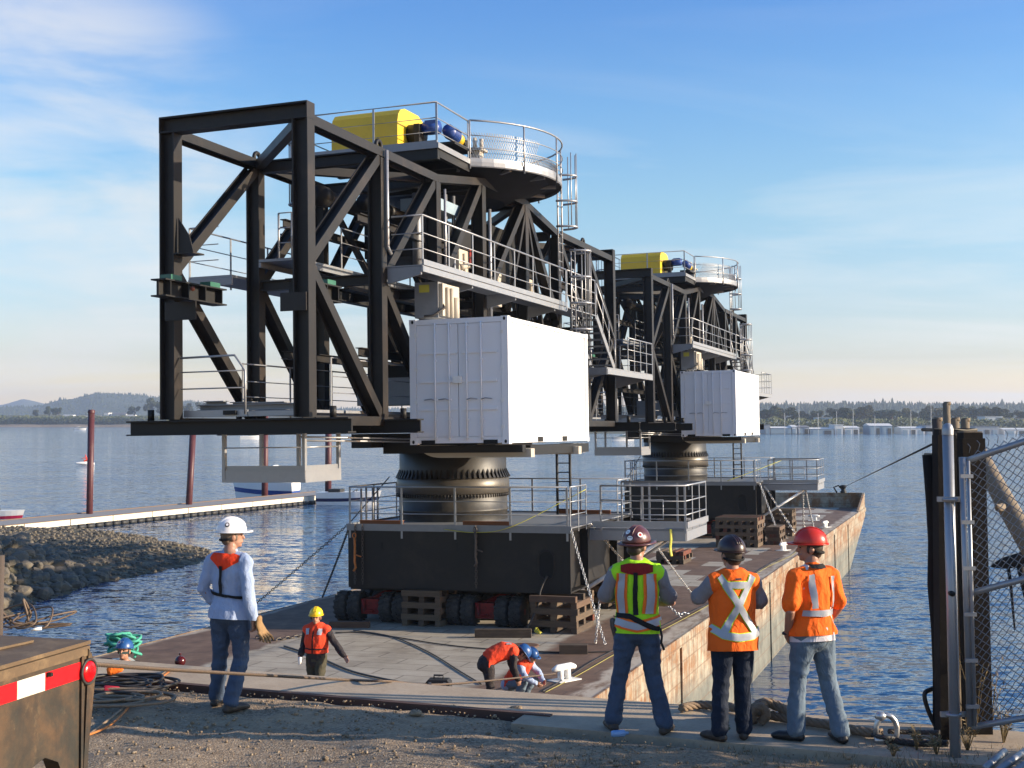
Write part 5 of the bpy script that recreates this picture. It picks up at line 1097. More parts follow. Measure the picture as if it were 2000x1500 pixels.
deckline('deck_hose', [(1060, 1350), (1110, 1322), (1160, 1290), (1230, 1255), (1300, 1220), (1360, 1190), (1420, 1160), (1480, 1115), (1528, 1088)], .013, 'cabled', 'long hose running along the right side of the deck')
deckline('deck_hose', [(1065, 1352), (1130, 1318), (1215, 1270), (1310, 1222), (1400, 1172), (1490, 1112), (1545, 1085), (1560, 1070)], .008, 'yhose', 'thin yellow green hose beside the long dark hose')
chain([ON(2, DECK + .02, 500, 1245), ON(2, DECK + .02, 540, 1250), ON(2, DECK + .02, 590, 1242)], 'rusty loose chain lying on the deck behind the white helmet man', 'chaind', .02, .12, 0, w_=.04)
chain([ON(2, DECK + .02, 1320, 1200), ON(2, DECK + .02, 1345, 1198)], 'short loose silver chain lying on the rusty deck', 'chain', .02, .1, 0, w_=.035)
m = MB(); p = ON(2, DECK, 1420, 1142); m.tube([(p.x, p.y, DECK + .12), (p.x + .35, p.y + .15, DECK + .12)], .11, 12); m.box((p.x - .1, p.y - .1, DECK), (p.x + .3, p.y + .2, DECK + .06)); solo('pump_unit', m, M['dark'], 'small dark pump on the rusty deck beside the men', 'pump', (p.x, p.y, DECK))
m = MB(); p = ON(2, DECK, 1365, 1104); m.tube([(p.x - 1.6, p.y + 1.8, DECK + 1.0), (p.x, p.y, DECK + 1.05)], .05, 8); m.tube([(p.x - .1, p.y + .1, DECK), (p.x - .1, p.y + .1, DECK + 1.05)], .04, 8); m.tube([(p.x - 1.5, p.y + 1.7, DECK), (p.x - 1.5, p.y + 1.7, DECK + 1.0)], .04, 8)
p = Vector((.85, 9.4, DECK + .75))
m = MB(); m.tube([(.0, 10.2, DECK + .55), (1.15, 9.2, DECK + .6)], .045, 8); m.tube([(.1, 10.1, DECK), (.1, 10.1, DECK + .55)], .03, 6); m.tube([(1.0, 9.33, DECK), (1.0, 9.33, DECK + .6)], .03, 6); solo('tow_pole', m, M['dark'], 'dark horizontal pole on legs ending in a red flag', 'pole', (0, 10, DECK))
m = MB()
for k in range(3): m.add([(1.12 + .05 * k, 9.22, DECK + .62), (1.2 + .05 * k, 9.20, DECK + .62), (1.18 + .06 * k, 9.14, DECK + .1 + .07 * k), (1.10 + .06 * k, 9.18, DECK + .14 + .07 * k)], [(0, 1, 2, 3)]); m.add([(1.12 + .05 * k, 9.225, DECK + .62), (1.2 + .05 * k, 9.205, DECK + .62), (1.18 + .06 * k, 9.145, DECK + .1 + .07 * k), (1.10 + .06 * k, 9.185, DECK + .14 + .07 * k)], [(3, 2, 1, 0)])
solo('red_flag', m, M['redcloth'], 'red flag cloth hanging from the dark pole', 'flag', (1.12, 9.2, DECK + .6))
# tool box
p = ON(2, DECK, 857, 1352); fr = BARGE @ Matrix.Translation(p) @ Matrix.Rotation(R_(12), 4, 'Z'); o = thing('tool_box', 'dark tool box with a carrying handle on the deck', 'tool box', (0, 0, 0), fr)
m = MB(); m.prism([(-.24, -.14, 0), (.24, -.14, 0), (.24, -.14, .2), (.19, -.14, .26), (-.19, -.14, .26), (-.24, -.14, .2)], (0, .28, 0)); part('body', m, M['rubber'], o)
m = MB(); m.tube([(-.09, 0, .255), (-.09, 0, .33), (.09, 0, .33), (.09, 0, .255)], .018, 8); part('handle', m, M['rubber'], o)
m = MB(); m.box((-.17, -.15, .14), (-.12, -.142, .22)); m.box((.12, -.15, .14), (.17, -.142, .22)); part('latch', m, M['galvd'], o)
# green hawser round the stern cleat, small maroon float
c = Vector((-8.45, -2.6, DECK)); pts = []
for k in range(70): a = k * 1.35; rr = .28 + .17 * math.sin(k * 1.7); pts.append(c + Vector((rr * math.cos(a), rr * .8 * math.sin(a), .08 + .30 * abs(math.sin(k * .61)) + .004 * k)))
M['greenrope'] = simple('turquoise_rope', (.06, .34, .25), .85, 0, .45, 30)
ropes('green_hawser', pts, .030, 'greenrope', 'turquoise green hawser heaped on the white stern cleat', 'rope', sub=4, amp=.006)
m = MB(); p = ON(2, DECK, 352, 1302); m.ell((p.x, p.y, DECK + .12), (.12, .12, .12), 18); m.tube([(p.x, p.y, DECK + .25), (p.x, p.y, DECK + .3)], .025, 8); solo('float_ball', m, simple('maroon_gloss', (.06, .006, .008), .2), 'glossy maroon float ball near the quay edge', 'float', (p.x, p.y, DECK))
# copies of the transporters and base cribs for the farther crane
index_children()
for (o, lb) in TL:
    c = copy_tree(o); c.matrix_world = BARGE @ Matrix.Translation(BASES[o.name] + Vector((0, DU, 0))); c['label'] = lb.replace('nearer', 'farther')
for q in [q for q in COL.objects if q.get('group') == 'crib timbers between the transporters']:
    c = q.copy(); COL.objects.link(c); c.matrix_world = BARGE @ Matrix.Translation(BARGE.inverted() @ q.matrix_world.translation + Vector((0, DU, 0)) if False else BASES[q.name] + Vector((0, DU, 0))); c['group'] = 'crib timbers between the farther transporters'; c['label'] = 'weathered timber in the crib stack between the transporters of the farther crane'
# mooring wire from the bow to the piles
ropes('mooring_wire', [BARGE @ Vector((1.6, U1 - .25, DECK + 1.3)), PZ(1820, 868, 11.1)], .010, 'dark', 'dark mooring wire from the barge bow up to the pile cluster', 'wire', WORLD, sub=8)
# ------------------------------------------------------------------ people
def fuse(mb, name, mat, voxel, smooth=3, fold=0.0, fs=(9, 9, 5), seed=0, hem=None):
    me0 = mb.mesh('tmp', mat); ob = bpy.data.objects.new('tmp', me0); COL.objects.link(ob)
    r = ob.modifiers.new('r', 'REMESH'); r.mode = 'VOXEL'; r.voxel_size = voxel; r.use_smooth_shade = True
    s = ob.modifiers.new('s', 'SMOOTH'); s.factor = .5; s.iterations = smooth
    dg = bpy.context.evaluated_depsgraph_get(); me = bpy.data.meshes.new_from_object(ob.evaluated_get(dg)); me.name = name
    bpy.data.objects.remove(ob); bpy.data.meshes.remove(me0)
    if not me.materials: me.materials.append(mat)
    if fold:
        nv = [v.normal.copy() for v in me.vertices]
        for v, n_ in zip(me.vertices, nv):
            c = v.co; a = noise.noise((c.x * fs[0] + seed, c.y * fs[1], c.z * fs[2])); b = noise.noise((c.x * fs[0] * 2.6, c.y * fs[1] * 2.6 + seed, c.z * fs[2] * 2.6 + 7))
            v.co = c + n_ * fold * ((1 - abs(a) * 2.4) * .8 - .3 + .35 * b)
    if hem is not None:                  # open, clean hem
        import bmesh
        bm = bmesh.new(); bm.from_mesh(me); co, no = hem; bmesh.ops.bisect_plane(bm, geom=bm.verts[:] + bm.edges[:] + bm.faces[:], plane_co=co, plane_no=no, clear_inner=True); bm.to_mesh(me); bm.free()
    me.update(); return me
def fabric(name, col, var=.12, sc=14, rough=.85, bump=.25, bs=160):
    t = NT(name); c = t.mix(t.noise(sc, 5, .6), tuple(q * (1 - var) for q in col), tuple(min(1, q * (1 + var)) for q in col)); b_ = t.bump(t.noise((16, 16, 9), 3, .55, 1.2), .75, .02); t.bump(t.noise(bs, 2), bump, .002, b_); return t.out(c, rough, 0, .3)
M['skin'] = simple('skin', (.34, .17, .11), .5, 0, .12, 20); M['hair'] = simple('dark_hair', (.035, .022, .015), .6, 0, .4, 60); M['hairg'] = simple('greying_hair', (.13, .095, .07), .65, 0, .4, 60)
M['denim'] = fabric('blue_denim', (.050, .074, .12), .45, 5); M['denimd'] = fabric('dark_denim', (.012, .019, .036), .4, 5); M['denimf'] = fabric('faded_denim', (.12, .165, .215), .4, 5); M['olive'] = fabric('olive_trousers', (.055, .05, .032), .2, 8)
M['shirtb'] = fabric('pale_blue_shirt', (.30, .37, .52), .14, 6); M['greyt'] = fabric('grey_t_shirt', (.20, .19, .20), .1); M['whitet'] = fabric('white_t_shirt', (.62, .58, .60), .05); M['blackw'] = fabric('charcoal_sweater', (.03, .025, .026), .2)
M['lime'] = fabric('lime_vest', (.40, .78, .02), .06); M['orangev'] = fabric('orange_vest', (.85, .13, .01), .07); M['oranges'] = fabric('orange_shirt', (.92, .14, .01), .06); M['orangep'] = fabric('orange_life_vest', (.75, .06, .02), .1)
M['silver'] = simple('reflective_tape', (.34, .36, .40), .45, .1, .08, 40); M['limetrim'] = fabric('lime_trim', (.55, .75, .03)); M['orangetrim'] = fabric('orange_trim', (.85, .17, .02)); M['blackstrap'] = fabric('black_webbing', (.012, .012, .013)); M['redcollar'] = fabric('red_collar', (.22, .012, .012)); M['orangecollar'] = fabric('orange_collar', (.80, .05, .01))
M['boot'] = simple('brown_leather_boot', (.04, .028, .02), .6, 0, .3, 12); M['bootk'] = simple('black_boot', (.012, .011, .012), .45, 0, .3, 12); M['glove'] = simple('leather_glove', (.26, .15, .06), .8, 0, .25, 20)
for n_, c_ in (('hwhite', (.78, .75, .74)), ('hyellow', (.75, .5, .01)), ('hmaroon', (.09, .03, .03)), ('hdark', (.03, .013, .012)), ('hred', (.5, .025, .012)), ('hblue', (.015, .07, .22))): M[n_] = simple(n_[1:] + '_helmet_shell', c_, .34, 0, .1, 9)
M['sticker'] = simple('white_sticker', (.75, .74, .7), .4, 0, .03); M['ink'] = simple('black_ink', (.02, .02, .025), .5)

DEFJ = dict(pelvis=(0, 0, .94), waist=(0, .01, 1.06), chest=(0, .012, 1.27), top=(0, -.012, 1.425), neck=(0, -.005, 1.50), head=(0, .03, 1.625),
            LS=(-.185, -.015, 1.395), LE=(-.235, -.03, 1.115), LW=(-.235, .05, .875), RS=(.185, -.015, 1.395), RE=(.235, -.03, 1.115), RW=(.235, .05, .875),
            LH=(-.088, 0, .90), LK=(-.105, .03, .49), LA=(-.12, -.02, .085), RH=(.088, 0, .90), RK=(.105, .03, .49), RA=(.12, -.02, .085))
def hand(mb, w, d, nrm, s, curl=.5):
    w, d, nrm = Vector(w), Vector(d).normalized(), Vector(nrm).normalized(); nrm = (nrm - d * nrm.dot(d)).normalized(); a = d.cross(nrm) * s
    mb.loft([w - d * .01, w + d * .035, w + d * .085], [(.026, .02), (.038, .017), (.04, .014)], a, 12)
    for k, (o, L) in enumerate(((-.031, .068), (-.0105, .080), (.0105, .076), (.030, .058))):
        p = w + d * .088 + a * o; ang = 0; pts = [p - d * .02]; dd = d.copy()
        pts.append(p)
        for seg in (.45, .32, .23):
            ang += curl * .75; dd = (d * math.cos(ang) + nrm * math.sin(ang)); p = p + dd * L * seg; pts.append(p)
        mb.loft(pts, [.0095, .0095, .009, .0082, .007], a, 8)
    b = w + d * .025 - a * .034; t1 = (d * .75 - a * .55 + nrm * .3).normalized(); t2 = (d * .95 - a * .1 + nrm * .45).normalized()
    mb.loft([b + a * .012, b, b + t1 * .034, b + t1 * .034 + t2 * .028], [.013, .0125, .011, .008], nrm, 8)
def person(label, pos, rz, S, J, wear, fr=WORLD, head_yaw=0, head_pitch=0, hands=((.5, None, None), (.5, None, None)), girth=1.0, toe=(18, 18), group=None):
    j = {k: Vector(J.get(k, q)) for k, q in DEFJ.items()}
    o = thing('person', label, 'person', pos, fr, group, rz); o.scale = (S, S, S); BASES[o.name] = Vector((0, 0, 0))
    HR = Matrix.Rotation(R_(head_yaw), 3, 'Z') @ Matrix.Rotation(R_(head_pitch), 3, 'X'); hc = j['head']; h = lambda x, y, z: hc + HR @ Vector((x, y, z))
    sx = (j['RS'] - j['LS']).normalized(); px = (j['RH'] - j['LH']).normalized(); g_ = girth
    def torso(mb, e, top=True, low=0.0, flare=0.0):
        mb.loft([j['pelvis'] + (j['pelvis'] - j['waist']) * (.25 + low), j['pelvis'], j['waist'], j['chest'], j['top']] + ([lerp(j['top'], j['neck'], .62 if e else 1)] if top else []),
                [(.150 * g_ + e + flare, .112 * g_ + e + flare), (.162 * g_ + e + flare * .6, .118 * g_ + e + flare * .6), (.150 * g_ + e, .108 * g_ + e), (.170 * (g_ * .5 + .5) + e, .118 * (g_ * .5 + .5) + e), (.155 + e, .085 + e)] + ([(.066 + e * .5, .066 + e * .5)] if top else []), sx, 20)
        mb.loft([j['LS'] + sx * .02, (j['LS'] + j['RS']) / 2 + (j['neck'] - j['top']) * .25, j['RS'] - sx * .02], [(.058 + e, .058 + e), (.062 + e, .07 + e), (.058 + e, .058 + e)], (0, 0, 1), 14)
    def arm(mb, s, e, k0=0.0, k1=2.0, cuff=0.0):
        a, b, c = j[s + 'S'], j[s + 'E'], j[s + 'W']; r = [.055, .050, .041, .039, .026]
        pts, rr = [a, lerp(a, b, .4)], [r[0] + e, r[1] + e]
        if k1 <= 1: pts.append(lerp(a, b, k1)); rr.append(r[2] + e + .006 + cuff)
        else: pts += [b, lerp(b, c, .3), lerp(b, c, k1 - 1)]; rr += [r[2] + e, r[3] + e, r[4] + e + cuff]
        mb.loft(pts, rr, (0, 1, 0), 12)
    def leg(mb, s, e, end=1.0, hem=0.0):
        a, b, c = j[s + 'H'], j[s + 'K'], j[s + 'A']; mb.loft([a + Vector((0, 0, .06)), lerp(a, b, .25), lerp(a, b, .6), b, lerp(b, c, .3), lerp(b, c, .75), lerp(b, c, end)],
                [(.088 * g_ + e, .098 * g_ + e), (.087 + e, .095 + e), (.070 + e, .075 + e), (.056 + e, .06 + e), (.056 + e, .062 + e), (.042 + e + hem * .7, .045 + e + hem * .7), (.038 + e + hem, .042 + e + hem)], px, 14)
    # body: one continuous surface
    b = MB(); torso(b, 0)
    b.loft([j['top'], j['neck'], h(0, -.01, -.06)], [(.07, .065), (.058, .06), (.055, .06)], sx, 12)
    b.ell(h(0, -.008, .02), (.076, .098, .105), 16, HR); b.ell(h(0, .022, -.045), (.058, .068, .072), 14, HR); b.ell(h(0, .07, -.085), (.026, .022, .022), 10, HR)
    b.loft([h(0, .085, .025), h(0, .108, -.02)], [.010, .015], (1, 0, 0), 8); b.loft([h(-.03, .09, -.055), h(0, .098, -.055), h(.03, .09, -.055)], [.007, .010, .007], (0, 0, 1), 8)
    b.loft([h(-.05, .075, .032), h(0, .092, .034), h(.05, .075, .032)], [.012, .012, .012], (0, 0, 1), 8)
    for s in (-1, 1): b.ell(h(s * .079, -.005, -.01), (.012, .026, .034), 10, HR)
    for s, (curl, dr, nr), sg in (('L', hands[0], 1), ('R', hands[1], -1)):
        arm(b, s, 0); d = Vector(dr) if dr else (j[s + 'W'] - j[s + 'E']); n_ = Vector(nr) if nr else Vector((sg * 1.0, .2, 0)); hand(b, j[s + 'W'], d, n_, sg, curl); leg(b, s, 0)
        f = Matrix.Rotation(R_(toe[0] if s == 'L' else -toe[1]), 3, 'Z') @ Vector((0, 1, 0)); an = j[s + 'A']; b.loft([an + Vector((0, 0, .02)) - f * .02, an - Vector((0, 0, .045)) + f * .06, an - Vector((0, 0, .055)) + f * .15], [(.038, .04), (.038, .03), (.036, .02)], (f.y, -f.x, 0), 10)
    part('body', fuse(b, 'body', M['skin'], .0075, 2), M['skin'], o, (0, 0, 0)) if False else None
    me = fuse(b, 'body', M['skin'], .0075, 2); part('body', me, None, o, (0, 0, 0))
    m = MB()
    for s in (-1, 1): m.ell(h(s * .031, .083, .012), (.012, .009, .008), 8, HR)
    part('eyes', m, M['ink'], o, (0, 0, 0))
    m = MB(); m.ell(h(0, -.022, .022), (.083, .094, .10), 16, HR); m.ell(h(0, -.05, -.03), (.070, .055, .06), 14, HR)
    for s in (-1, 1): m.ell(h(s * .076, .018, -.0), (.009, .018, .04), 8, HR)
    part('hair', m, M[wear.get('hair', 'hair')], o, (0, 0, 0))
    bvhs = {}
    for w_ in wear['clothes']:
        k = w_[0]; m = MB(); mat = M[w_[1]]; q = w_[2] if len(w_) > 2 else {}
        if k == 'trousers':
            m.loft([j['pelvis'] - Vector((0, 0, .06)), j['pelvis'], lerp(j['pelvis'], j['waist'], .75)], [(.160 * g_ + .012, .122 * g_ + .012), (.166 * g_ + .01, .122 * g_ + .01), (.150 * g_ + .014, .108 * g_ + .014)], px, 18)
            for s in 'LR': leg(m, s, .017, q.get('end', .97), q.get('cuffw', .018))
            me = fuse(m, 'trousers', mat, .012, 3, .011, (6, 6, 10), rnd.random() * 50)
        elif k == 'shirt':
            torso(m, q.get('e', .02), q.get('collar', True), q.get('low', .25), q.get('flare', .012))
            for s in 'LR': arm(m, s, q.get('se', .019), 0, q.get('sleeve', 1.95), q.get('cuff', .008))
            me = fuse(m, 'shirt', mat, .012, 3, q.get('fold', .014), (8, 8, 5), rnd.random() * 50, ((0, 0, q['hem']), (0, q.get('tilt', .12), 1)) if 'hem' in q else None)
        elif k == 'vest':
            torso(m, q.get('e', .034), False, q.get('low', .0), q.get('flare', .02)); me = fuse(m, 'vest', mat, .012, 3, q.get('fold', .010), (8, 8, 5), rnd.random() * 50, ((0, 0, q['hem']), (0, q.get('tilt', .12), 1)) if 'hem' in q else None)
        elif k == 'boots':
            for s in 'LR':
                m = MB(); f = Matrix.Rotation(R_(toe[0] if s == 'L' else -toe[1]), 3, 'Z') @ Vector((0, 1, 0)); an = j[s + 'A']; sd = (f.y, -f.x, 0); Zv = Vector((0, 0, 1))
                m.loft([an + Zv * .045, an + Zv * .0 - f * .012, an - Zv * .03 - f * .02], [(.040, .044), (.044, .05), (.047, .055)], sd, 12)
                m.loft([an - Zv * .048 - f * .05, an - Zv * .042 + f * .05, an - Zv * .045 + f * .14, an - Zv * .055 + f * .19], [(.045, .036), (.05, .045), (.05, .038), (.042, .026)], sd, 12)
                me = fuse(m, 'boot', mat, .011, 3, .004); part('boot', me, None, o, (0, 0, 0))
            continue
        c = part(k, me, None, o, (0, 0, 0)); bv = BVHTree.FromPolygons([v.co for v in me.vertices], [p.vertices for p in me.polygons]); bvhs[k] = (bv, c)
    # tape, straps: real strips lying on the cloth
    for nm, on_, mat, path, wd, back in wear.get('strips', ()):
        bv, par = bvhs[on_]; m = MB(); P = []
        wds = wd if isinstance(wd, (list, tuple)) else [wd] * len(path)
        for i in range(len(path) - 1):
            a, b2 = Vector((*path[i], 0)), Vector((*path[i + 1], 0)); n = max(2, int((b2 - a).length / .02))
            for k in range(n + (i == len(path) - 2)): P.append((lerp(a, b2, k / n), lerp(wds[i], wds[i + 1], k / n)))
        G_ = []
        for i, (p, w0) in enumerate(P):
            a, b2 = P[max(0, i - 1)][0], P[min(len(P) - 1, i + 1)][0]; t_ = (b2 - a).normalized(); n_ = Vector((-t_.y, t_.x, 0)); row = []
            kk = max(3, int(w0 / .018) + 2)
            kk = 7
            for c in range(kk):
                qx = p + n_ * w0 * (c / (kk - 1) - .5); yy = -1.2 if back else 1.2; hit = bv.ray_cast(Vector((qx.x, yy, qx.y)), Vector((0, 1 if back else -1, 0)))
                row.append((hit[0] + (hit[1] * (wear.get('off', .006) + (.006 if mat == 'silver' else .011 if mat in ('blackstrap', 'ink') else 0)))) if hit[0] else None)
            G_.append(row)
        vs = []; fs = []; idx = {}
        for i, row in enumerate(G_):
            for c, q in enumerate(row):
                if q is not None: idx[(i, c)] = len(vs); vs.append(q)
        for i in range(len(G_) - 1):
            for c in range(6):
                q = [(i, c), (i, c + 1), (i + 1, c + 1), (i + 1, c)]
                if all(x in idx for x in q) and max((vs[idx[q[0]]] - vs[idx[q[2]]]).length, (vs[idx[q[1]]] - vs[idx[q[3]]]).length) < .075: fs.append(tuple(idx[x] for x in q))
        if fs: m.add(vs, fs, True); part(nm, m, M[mat], par, (0, 0, 0))
    # helmet
    hm = wear.get('helmet')
    if hm:
        mat, brim = hm[0], hm[1]; hc2 = h(0, -.008, .055); HT = HR @ Matrix.Rotation(R_(hm[2] if len(hm) > 2 else 0), 3, 'X'); ax = HT @ Vector((0, 0, 1)); m = MB()
        rx, ry, hh = .118, .143, .128; prof = [(rx * .94, -.015), (rx, -.012), (rx, .0)] + [(rx * math.cos(a), hh * math.sin(a)) for a in [R_(9 * k) for k in range(1, 10)]] + [(.004, hh)]
        vs = []; fs = []; n = 28
        for r, z in prof:
            for k in range(n):
                a = 2 * math.pi * k / n; vs.append(hc2 + HT @ Vector((r * math.cos(a), r * ry / rx * math.sin(a), z)))
        fs = [(i * n + k, i * n + (k + 1) % n, (i + 1) * n + (k + 1) % n, (i + 1) * n + k) for i in range(len(prof) - 1) for k in range(n)]; fs.append(tuple(range(n))[::-1]); fs.append(tuple((len(prof) - 1) * n + k for k in range(n)))
        m.add(vs, fs, True)
        for xx in (-.022, 0, .022): m.tube([hc2 + HT @ Vector((xx, ry * math.cos(a) * .985, hh * math.sin(a) * .995)) for a in [R_(25 + 13 * k) for k in range(11)]], .006, 6)
        vs = []; fs = []
        for k in range(n):
            a = 2 * math.pi * k / n; f = max(0, math.sin(a)); ext = brim if brim > .03 else .012 + .05 * f ** 2.5
            for r, z in ((.98, -.013), (1, -.006), (1, -.018)):
                q = 1 if r == .98 else (rx + ext) / rx; vs.append(hc2 + HT @ Vector((rx * q * math.cos(a) * (.98 if r == .98 else 1), (ry + (ext if r != .98 else 0)) * math.sin(a), z - (.012 if brim > .03 and r != .98 else 0))))
        fs = [(3 * k + i, 3 * ((k + 1) % n) + i, 3 * ((k + 1) % n) + (i + 1) % 3, 3 * k + (i + 1) % 3) for k in range(n) for i in range(3)]; m.add(vs, fs, True)
        hp = part('helmet', m, M[mat], o, (0, 0, 0))
        for az, el, r, mt, asp in wear.get('stickers', ()):
            a, e = R_(az), R_(el); dr = Vector((rx * math.cos(e) * math.sin(a), ry * math.cos(e) * math.cos(a), hh * math.sin(e))); c = hc2 + HT @ (dr * 1.015); nn = Vector((dr.x / rx ** 2, dr.y / ry ** 2, dr.z / hh ** 2)).normalized(); nn = HT @ nn; t1 = nn.cross(ax).normalized(); t2 = nn.cross(t1); m = MB()
            m.add([c + t1 * (r * math.cos(k)) + t2 * (r * asp * math.sin(k)) - nn * (r * r * 2.5 * 1) + nn * .004 for k in [R_(20 * i) for i in range(18)]] + [c + nn * .004], [(i, (i + 1) % 18, 18) for i in range(18)], True); part('sticker', m, M[mt], hp, (0, 0, 0))
        if wear.get('strapback', True) and brim < .03:
            m = MB(); m.tube([h(.10 * math.cos(a), -.01 - .105 * math.sin(a), -.012 - .02 * math.sin(a)) for a in [R_(10 + 16 * k) for k in range(11)]], .012, 8); part('head_band', m, M['blackstrap'], hp, (0, 0, 0))
    return o
PP = {}
# 1. white helmet, pale blue shirt, orange collar
PP['w'] = person('man in a white helmet and pale blue shirt holding gloves, at left on the quay', G(448, 1385, QZ - .03), R_(-24), 1.0,
    dict(LH=(-.09, 0, .90), LK=(-.13, .03, .49), LA=(-.19, .05, .085), RH=(.09, 0, .90), RK=(.10, .04, .48), RA=(.10, -.12, .085), LE=(-.27, -.06, 1.12), LW=(-.20, .12, .92), RE=(.245, -.06, 1.11), RW=(.27, .0, .86)),
    dict(hair='hairg', clothes=[('trousers', 'denim'), ('shirt', 'shirtb', dict(low=1.0, flare=.042, e=.023, fold=.014, hem=.85)), ('boots', 'boot')], helmet=('hwhite', .0),
         stickers=[(118, 28, .022, 'ink', 1.1), (118, 29, .013, 'hwhite', 1.0)],
         strips=[('strap', 'shirt', 'blackstrap', [(-.005, 1.36), (-.01, 1.10)], .032, True), ('strap', 'shirt', 'blackstrap', [(-.17, 1.115), (0, 1.085), (.17, 1.06)], .03, True),
                 ('collar', 'shirt', 'orangecollar', [(-.15, 1.445), (-.09, 1.425), (0, 1.395), (.09, 1.42), (.16, 1.425)], [.05, .10, .16, .10, .05], True)]),
    head_yaw=-42, hands=((.9, (.3, .6, -.6), (1, 0, .3)), (1.0, (.05, .15, -1), (-1, .1, 0))))
# leather work gloves in his right hand: their own thing
def at_person(o, x, y, z): return o.matrix_world @ Vector((x, y, z))
bpy.context.view_layer.update()
def gloves(o, c, label, S=1.0, mat='glove'):
    m = MB()
    for q in range(2):
        w0 = Vector((c[0] + .02 * q, c[1] + .02 - .035 * q, c[2] + .06)); m.loft([w0 + Vector((0, 0, .05)), w0, w0 - Vector((-.02, -.03, .08))], [(.028, .036), (.024, .045), (.022, .055)], (1, 0, 0), 10)
        for k in range(4): y = -.054 + .036 * k; p = w0 + Vector((.02, .03 + y, -.085)); m.loft([p, p + Vector((.025 + .02 * q, .01 + y * .25, -.04)), p + Vector((.01 + .05 * q, .02 + y * .4, -.075 - .012 * (k % 3)))], [.0155, .0145, .011], (1, 0, 0), 8)
        m.loft([w0 + Vector((0, .05, -.03)), w0 + Vector((.01, .09, -.07))], [.015, .011], (1, 0, 0), 8)
    me = fuse(m, 'gloves', M[mat], .007, 2); g_ = bpy.data.objects.new('gloves', me); COL.objects.link(g_); g_.matrix_world = o.matrix_world; tag(g_, label, 'gloves'); return g_
gloves(PP['w'], (.295, .03, .76), 'brown leather gloves held in the right hand of the white helmet man')
# 2. lime vest
LV = [('tape', 'vest', 'orangetrim', [(-.125, 1.40), (-.135, 1.2), (-.12, 1.05)], .10, True), ('tape', 'vest', 'orangetrim', [(.11, 1.40), (.115, 1.2), (.10, 1.05)], .115, True), ('tape', 'vest', 'orangetrim', [(-.2, .985), (0, .945), (.2, .985)], .10, True)]
PP['l'] = person('man in a maroon full brim helmet and lime vest standing legs apart', G(1245, 1430, QZ), R_(-6), .985,
    dict(LK=(-.155, .03, .49), LA=(-.215, .03, .085), RK=(.14, .02, .49), RA=(.235, -.05, .085), LE=(-.30, .05, 1.14), LW=(-.10, .25, 1.17), RE=(.30, .06, 1.13), RW=(.12, .25, 1.10)),
    dict(clothes=[('trousers', 'denim', dict(cuffw=.024)), ('shirt', 'greyt', dict(sleeve=.78, cuff=.012, low=-.3, flare=0, e=.008)), ('vest', 'lime', dict(low=.6, flare=.012, e=.034, hem=.865)), ('boots', 'boot')], helmet=('hmaroon', .05, 8), strapback=False,
         stickers=[(195, 40, .024, 'sticker', 1), (232, 25, .021, 'sticker', 1), (175, 16, .026, 'sticker', .8), (130, 28, .024, 'sticker', 1), (175, 18, .018, 'ink', .25), (130, 28, .013, 'hred', 1), (232, 25, .012, 'ink', .8), (195, 40, .015, 'ink', .3)],
         strips=LV + [('tape', 'vest', 'silver', [(-.125, 1.40), (-.135, 1.2), (-.12, 1.05)], .055, True), ('tape', 'vest', 'silver', [(.11, 1.40), (.115, 1.2), (.10, 1.05)], .065, True), ('tape', 'vest', 'silver', [(-.2, .985), (0, .945), (.2, .985)], .058, True),
                 ('strap', 'vest', 'blackstrap', [(-.01, 1.41), (-.015, 1.2), (-.01, 1.04)], .04, True), ('strap', 'vest', 'blackstrap', [(-.19, 1.03), (-.06, 1.03), (.04, .98), (.14, .93), (.18, .92)], .042, True),
                 ('collar', 'vest', 'redcollar', [(-.14, 1.44), (-.07, 1.44), (0, 1.435), (.07, 1.44), (.14, 1.44)], [.05, .09, .10, .09, .05], True)], off=.009),
    head_yaw=-28, head_pitch=-4, hands=((.8, (1, .1, .1), (0, -1, 0)), (.8, (-1, .1, .1), (0, -1, 0))))
gloves(PP['l'], (-.215, .0, .86), 'dark work gloves hanging from the left hip of the lime vest man', 1, 'boot')
m = MB(); m.tube([(.20, -.10, .93), (.215, -.11, .86), (.21, -.10, .80), (.235, -.11, .74)], .014, 6, flat=.4); part('strap_tail', m, M['blackstrap'], PP['l'], (0, 0, 0))
